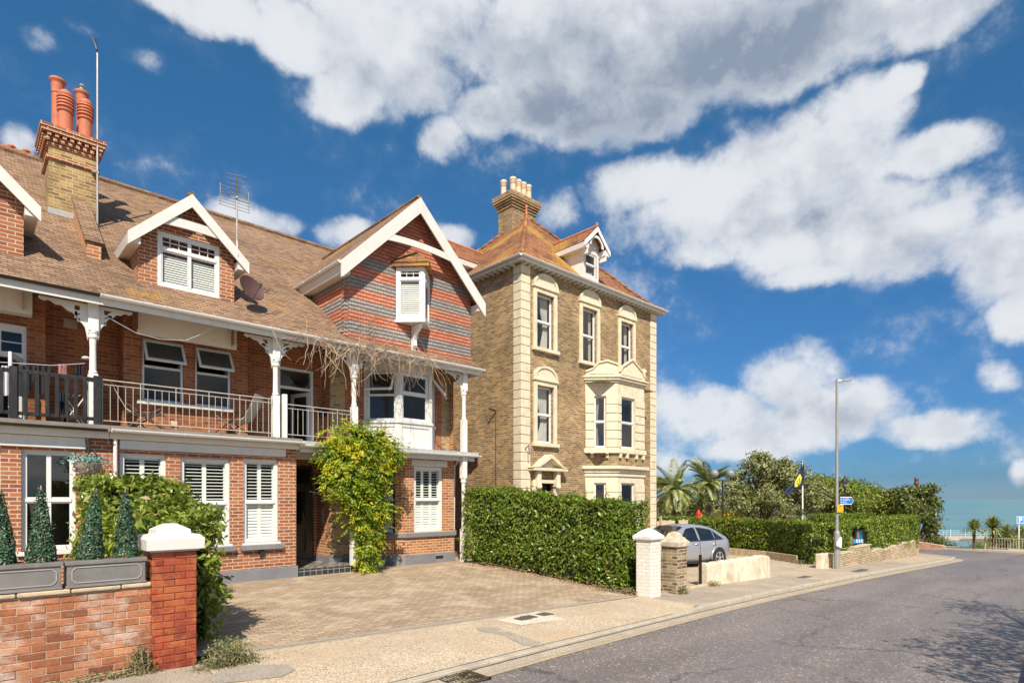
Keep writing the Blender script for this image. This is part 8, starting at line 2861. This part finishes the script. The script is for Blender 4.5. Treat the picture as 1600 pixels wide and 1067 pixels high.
    mb = MB(); mb.lathe((x, y, z), [(.09, 0), (.06, 1.0), (.05, zt - z - .1), (.08, zt - z)], 10); mb.build('post', 'black_paint', t)
    mb = MB(); mb.lathe((x, y, zt), [(.08, 0), (.17, .25), (.20, .27), (.19, .29)], 6); mb.build('glazing', 'globe', t)
    mb = MB(); mb.lathe((x, y, zt + .29), [(.27, 0), (.24, .03), (.10, .22), (.05, .3), (.015, .42)], 8); mb.build('canopy', 'black_paint', t)
    # dark wooden post in the ivy tree
    x, y = at(1432, 43)
    t = thing('timber_post', 'dark weathered timber post with a finial standing above the ivy tree', 'post', (x, y, gx(x)))
    mb = MB(); mb.lathe((x, y, gx(x)), [(.16, 0), (.15, zat(757, 43) - gx(x)), (.17, zat(755, 43) - gx(x)), (.13, zat(752, 43) - gx(x)), (.14, zat(748, 43) - gx(x)), (.08, zat(745, 43) - gx(x))], 8)
    mb.build('post', 'chair_frame', t)
    # flagpole and flag
    x, y = at(1254, 34); z = gx(x)
    t = thing('flagpole', 'white flagpole with a bronze cap above the garden', 'flagpole', (x, y, z))
    mb = MB(); mb.tube([(x, y, z), (x, y, zat(722, 34))], [.05, .035], 10); mb.build('pole', 'sign_white', t)
    mb = MB(); mb.lathe((x, y, zat(722, 34)), [(.05, 0), (.08, .04), (.05, .09), (.02, .13)], 10); mb.build('cap', 'galvanised', t)
    fg = thing('flag', 'limp navy flag with a yellow oval emblem drooping from the flagpole', 'flag', (x, y, zat(725, 34)))
    r = V(RT[0], RT[1], 0); fwv = V(FW[0], FW[1], 0)
    def Pt(u, v, k=0):
        return V(*at(u, 34), 0) * 1 + V(0, 0, zat(v, 34)) - fwv * (.05 + k)
    rows = [((1252, 724), (1255, 724)), ((1248, 735), (1256, 736)), ((1243, 748), (1256, 750)), ((1235, 757), (1254, 758)), ((1228, 764), (1250, 760)), ((1224, 771), (1240, 765)), ((1228, 774), (1232, 773))]
    mb = MB()
    for (a, b), (c, d) in zip(rows, rows[1:]):
        n = 6
        for i in range(n):
            def L(p, q, f): return Pt(p[0] + (q[0] - p[0]) * f, p[1] + (q[1] - p[1]) * f, .05 * sin(f * 9))
            mb.prism([L(a, b, i / n), L(a, b, (i + 1) / n), L(c, d, (i + 1) / n), L(c, d, i / n)], -fwv * .006 * -1)
    mb.build('cloth', 'flag_navy', fg)
    mb = MB()
    pts = [(1248, 740), (1251, 746), (1249, 754), (1244, 760), (1240, 761), (1240, 754), (1244, 746)]
    mb.prism([Pt(u, v, .09) for u, v in pts], fwv * .012); mb.build('emblem', 'flag_yellow', fg)
    mb = MB(); mb.tube([Pt(u, v, .105) for u, v in ((1247, 747), (1248, 752), (1245, 757), (1243, 755), (1245, 750))], .018, 5, cap=False); mb.build('emblem_ring', 'flag_navy', fg)
    # red lantern on a white stand, yellow hut, white wall, orange gable
    x, y = at(1091.5, 32)
    t = thing('red_lantern', 'bright red rounded lantern on a white base above the hedge', 'lantern', (x, y, gx(x)))
    b = zat(808, 32)
    mb = MB(); mb.lathe((x, y, b - .12), [(.16, 0), (.16, .10), (.17, .12)], 14); mb.lathe((x, y, gx(x)), [(.12, 0), (.12, b - gx(x) - .1)], 12); mb.build('base', 'sign_white', t)
    mb = MB(); mb.lathe((x, y, b), [(.20, 0), (.20, .06), (.14, .10), (.15, .18), (.13, .27), (.08, .33), (.05, .38), (.06, .40), (.0, .46)], 14); mb.build('lantern', 'red_gloss', t)
    x, y = at(1146, 42)
    t = thing('hut', 'low yellow rounded hut half hidden behind the hedge', 'hut', (x, y, gx(x)))
    fh = Fr(x, y, RT[0], RT[1])
    w = 17 / FOC * 42
    mb = MB(); z0 = gx(x); z1 = zat(797, 42)
    mb.prism([fh.P(-w, 0, z0), fh.P(w, 0, z0), fh.P(w, 0, z1 - .35), fh.P(w * .85, 0, z1 - .1), fh.P(w * .5, 0, z1), fh.P(-w * .5, 0, z1 + .0), fh.P(-w * .85, 0, z1 - .05), fh.P(-w, 0, z1 - .2)], fh.P(0, -2, 0) - fh.P(0, 0, 0)); mb.build('wall', 'yellow_wall', t)
    one(lambda m: fh.box(m, -w * .2, w * .2, .0, .02, z0 + .1, z1 - .5), 'door', 'wood_grey', t)
    x, y = at(1283, 46)
    t = thing('marquee', 'white canopy glimpsed under the trees right of the flagpole', 'canopy', (x, y, gx(x)))
    fh = Fr(x, y, RT[0], RT[1])
    mb = MB(); mb.prism([fh.P(-.9, 0, zat(808, 46)), fh.P(.9, 0, zat(808, 46)), fh.P(.7, 0, zat(800, 46)), fh.P(-.4, 0, zat(797, 46))], fh.P(0, -1.5, 0) - fh.P(0, 0, 0)); mb.build('canopy', 'sign_white', t)
    mb = MB()
    for a in (-.85, .85):
        mb.tube([fh.P(a, 0, gx(x)), fh.P(a, 0, zat(808, 46))], .03, 6)
    mb.build('legs', 'sign_white', t)
    x, y = at(1377, 36)
    t = one(lambda m: m.box(x - .35, x + .35, y - .3, y + .3, gx(x), zat(807, 36)), 'utility_cabinet', 'sign_white', bevel=.02); tag(t, 'white cabinet top showing over the roadside hedge', 'cabinet')
    x, y = at(1320.5, 35)
    t = thing('sign', 'small far yellow sign seen over the hedge beside the lamp column', 'sign', (x, y, gx(x)))
    one(lambda m: m.box(x - .1, x + .1, y - .01, y + .01, zat(811, 35), zat(806, 35)), 'plate', 'sign_yellow', t); one(lambda m: m.tube([(x, y + .02, gx(x)), (x, y + .02, zat(807, 35))], .02, 6), 'pole', 'galvanised', t)
    x, y = at(1036, 40)
    t = thing('lifebuoy_stand', 'small orange and white stand left of the palms', 'stand', (x, y, gx(x)))
    one(lambda m: m.box(x - .22, x + .22, y - .05, y + .05, gx(x), zat(803, 40)), 'board', 'terracotta', t); one(lambda m: m.box(x - .1, x + .1, y - .08, y - .055, zat(803, 40) - .25, zat(803, 40) - .05), 'notice', 'sign_white', t)


garden()


# ================================================================ SEA FRONT
def seafront():
    # railings along the road end
    xf = 47.6
    t = thing('railings', 'grey-brown metal railings at the end of the road, in front of the sea', 'railings', (xf, 3, gx(xf)))
    z0 = gx(xf) + .02; z1 = zat(840, 37.4)
    ya, yb = 6.55, -2.0
    mb = MB()
    mb.tube([(xf, ya, z1), (xf, yb, z1)], .022, 6); mb.tube([(xf, ya, z0 + .1), (xf, yb, z0 + .1)], .018, 6)
    n = 62
    for i in range(n + 1):
        y = ya + (yb - ya) * i / n
        mb.tube([(xf, y, z0), (xf, y, z1)], .013, 4)
    mb.build('bars', 'wood_grey', t)
    for k in range(5):
        y = ya + (yb - ya) * k / 4
        one(lambda m: m.tube([(xf - .02, y, z0 - .05), (xf - .02, y, z1 + .05)], .045, 8), 'post', 'wood_grey', t)
    # low pinkish brick terrace at the end of the hedge
    x, y = at(1452, 38)
    t = thing('low_wall', 'low pink brick retaining wall beyond the end of the hedge', 'wall', (x, y, gx(x)))
    fr = Fr(x, y, RT[0], RT[1])
    mb = MB(); mb.prism([fr.P(-1.2, 0, gx(x) - .2), fr.P(1.0, 0, gx(x) - .2), fr.P(.9, 0, zat(853, 38)), fr.P(-1.2, 0, zat(845, 38))], fr.P(0, -.5, 0) - fr.P(0, 0, 0)); mb.build('wall', 'red_brick', t)
    mb = MB(); mb.prism([fr.P(-1.25, .03, zat(845, 38)), fr.P(.95, .03, zat(853, 38)), fr.P(.95, .03, zat(851.5, 38)), fr.P(-1.25, .03, zat(843.5, 38))], fr.P(0, -.55, 0) - fr.P(0, 0, 0)); mb.build('coping', 'coping_stone', t)
    # harbour arm with white railings, tidal pool inside
    def S(u, d): return at(u, d)
    t = thing('harbour_arm', 'pale concrete harbour arm with a dark opening, out in the sea', 'harbour wall', (*S(1500, 165), -10))
    a, b = V(*S(1440, 168), 0), V(*S(1700, 160), 0)
    zt = zat(838, 165)
    mb = MB(); d = V(FW[0], FW[1], 0) * 3
    mb.prism([a + V(0, 0, -10.5), b + V(0, 0, -10.5), b + V(0, 0, zt), a + V(0, 0, zt)], d); mb.build('wall', 'pier_concrete', t)
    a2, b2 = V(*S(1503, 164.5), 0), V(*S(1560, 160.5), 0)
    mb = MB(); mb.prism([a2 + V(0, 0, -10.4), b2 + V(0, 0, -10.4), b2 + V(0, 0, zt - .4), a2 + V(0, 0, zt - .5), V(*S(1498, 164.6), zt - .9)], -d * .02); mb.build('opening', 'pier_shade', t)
    mb = MB()
    n = 44
    for i in range(n + 1):
        p = a.lerp(b, i / n)
        mb.tube([p + V(0, 0, zt), p + V(0, 0, zt + (2.0 if i % 4 == 0 else 1.6))], .07 if i % 4 == 0 else .025, 5)
    for h in (.6, 1.1, 1.6):
        mb.tube([a + V(0, 0, zt + h), b + V(0, 0, zt + h)], .035, 5)
    mb.build('railing', 'sign_white', t)
    # off-frame street tree whose shade falls on the road
    t = thing('roadside_tree', 'leafy roadside tree just outside the right edge, shading the road', 'tree', (9.2, -3.3, gx(9)))
    x, y, z = 8.2, -2.5, gx(8)
    P = []
    for (bx, by, bz, r) in ((.0, .0, 4.4, 1.5), (1.6, .3, 4.0, 1.3), (-1.1, .6, 3.9, .8), (2.6, -.4, 4.6, 1.4), (3.9, .2, 4.2, 1.2), (.6, .9, 3.5, .7), (5.4, .8, 4.4, 1.1)):
        nc = int(r * r * 26)
        c = rng.normal(0, 1, (nc, 3)); c /= np.linalg.norm(c, axis=1)[:, None]; c = c * rng.uniform(.3, 1, nc)[:, None] * r * [1, .8, .6] + [x + bx, y + by, z + bz]
        P.append(np.repeat(c, 22, 0) + rng.normal(0, .16, (nc * 22, 3)))
    P = np.concatenate(P)
    leafset('crown', P, np.tile([0, 0, 1.0], (len(P), 1)), .12, 'ivy_leaf', t)
    mb = MB(); mb.tube([(x + 1, y - .8, z - .1), (x + 1.1, y - .6, z + 2), (x + .8, y, z + 3.6)], [.2, .15, .08], 9)
    for (bx, by, bz) in ((0, 0, 4.4), (2.6, -.4, 4.4), (3.9, .2, 4.0), (-1, .6, 3.8), (5.2, .8, 4.3)):
        mb.tube([(x + 1.1, y - .6, z + 2), (x + bx * .5 + .5, y + by, z + 3.2), (x + bx, y + by, z + bz)], [.1, .06, .02], 6)
    mb.build('trunk', 'bark', t)


seafront()
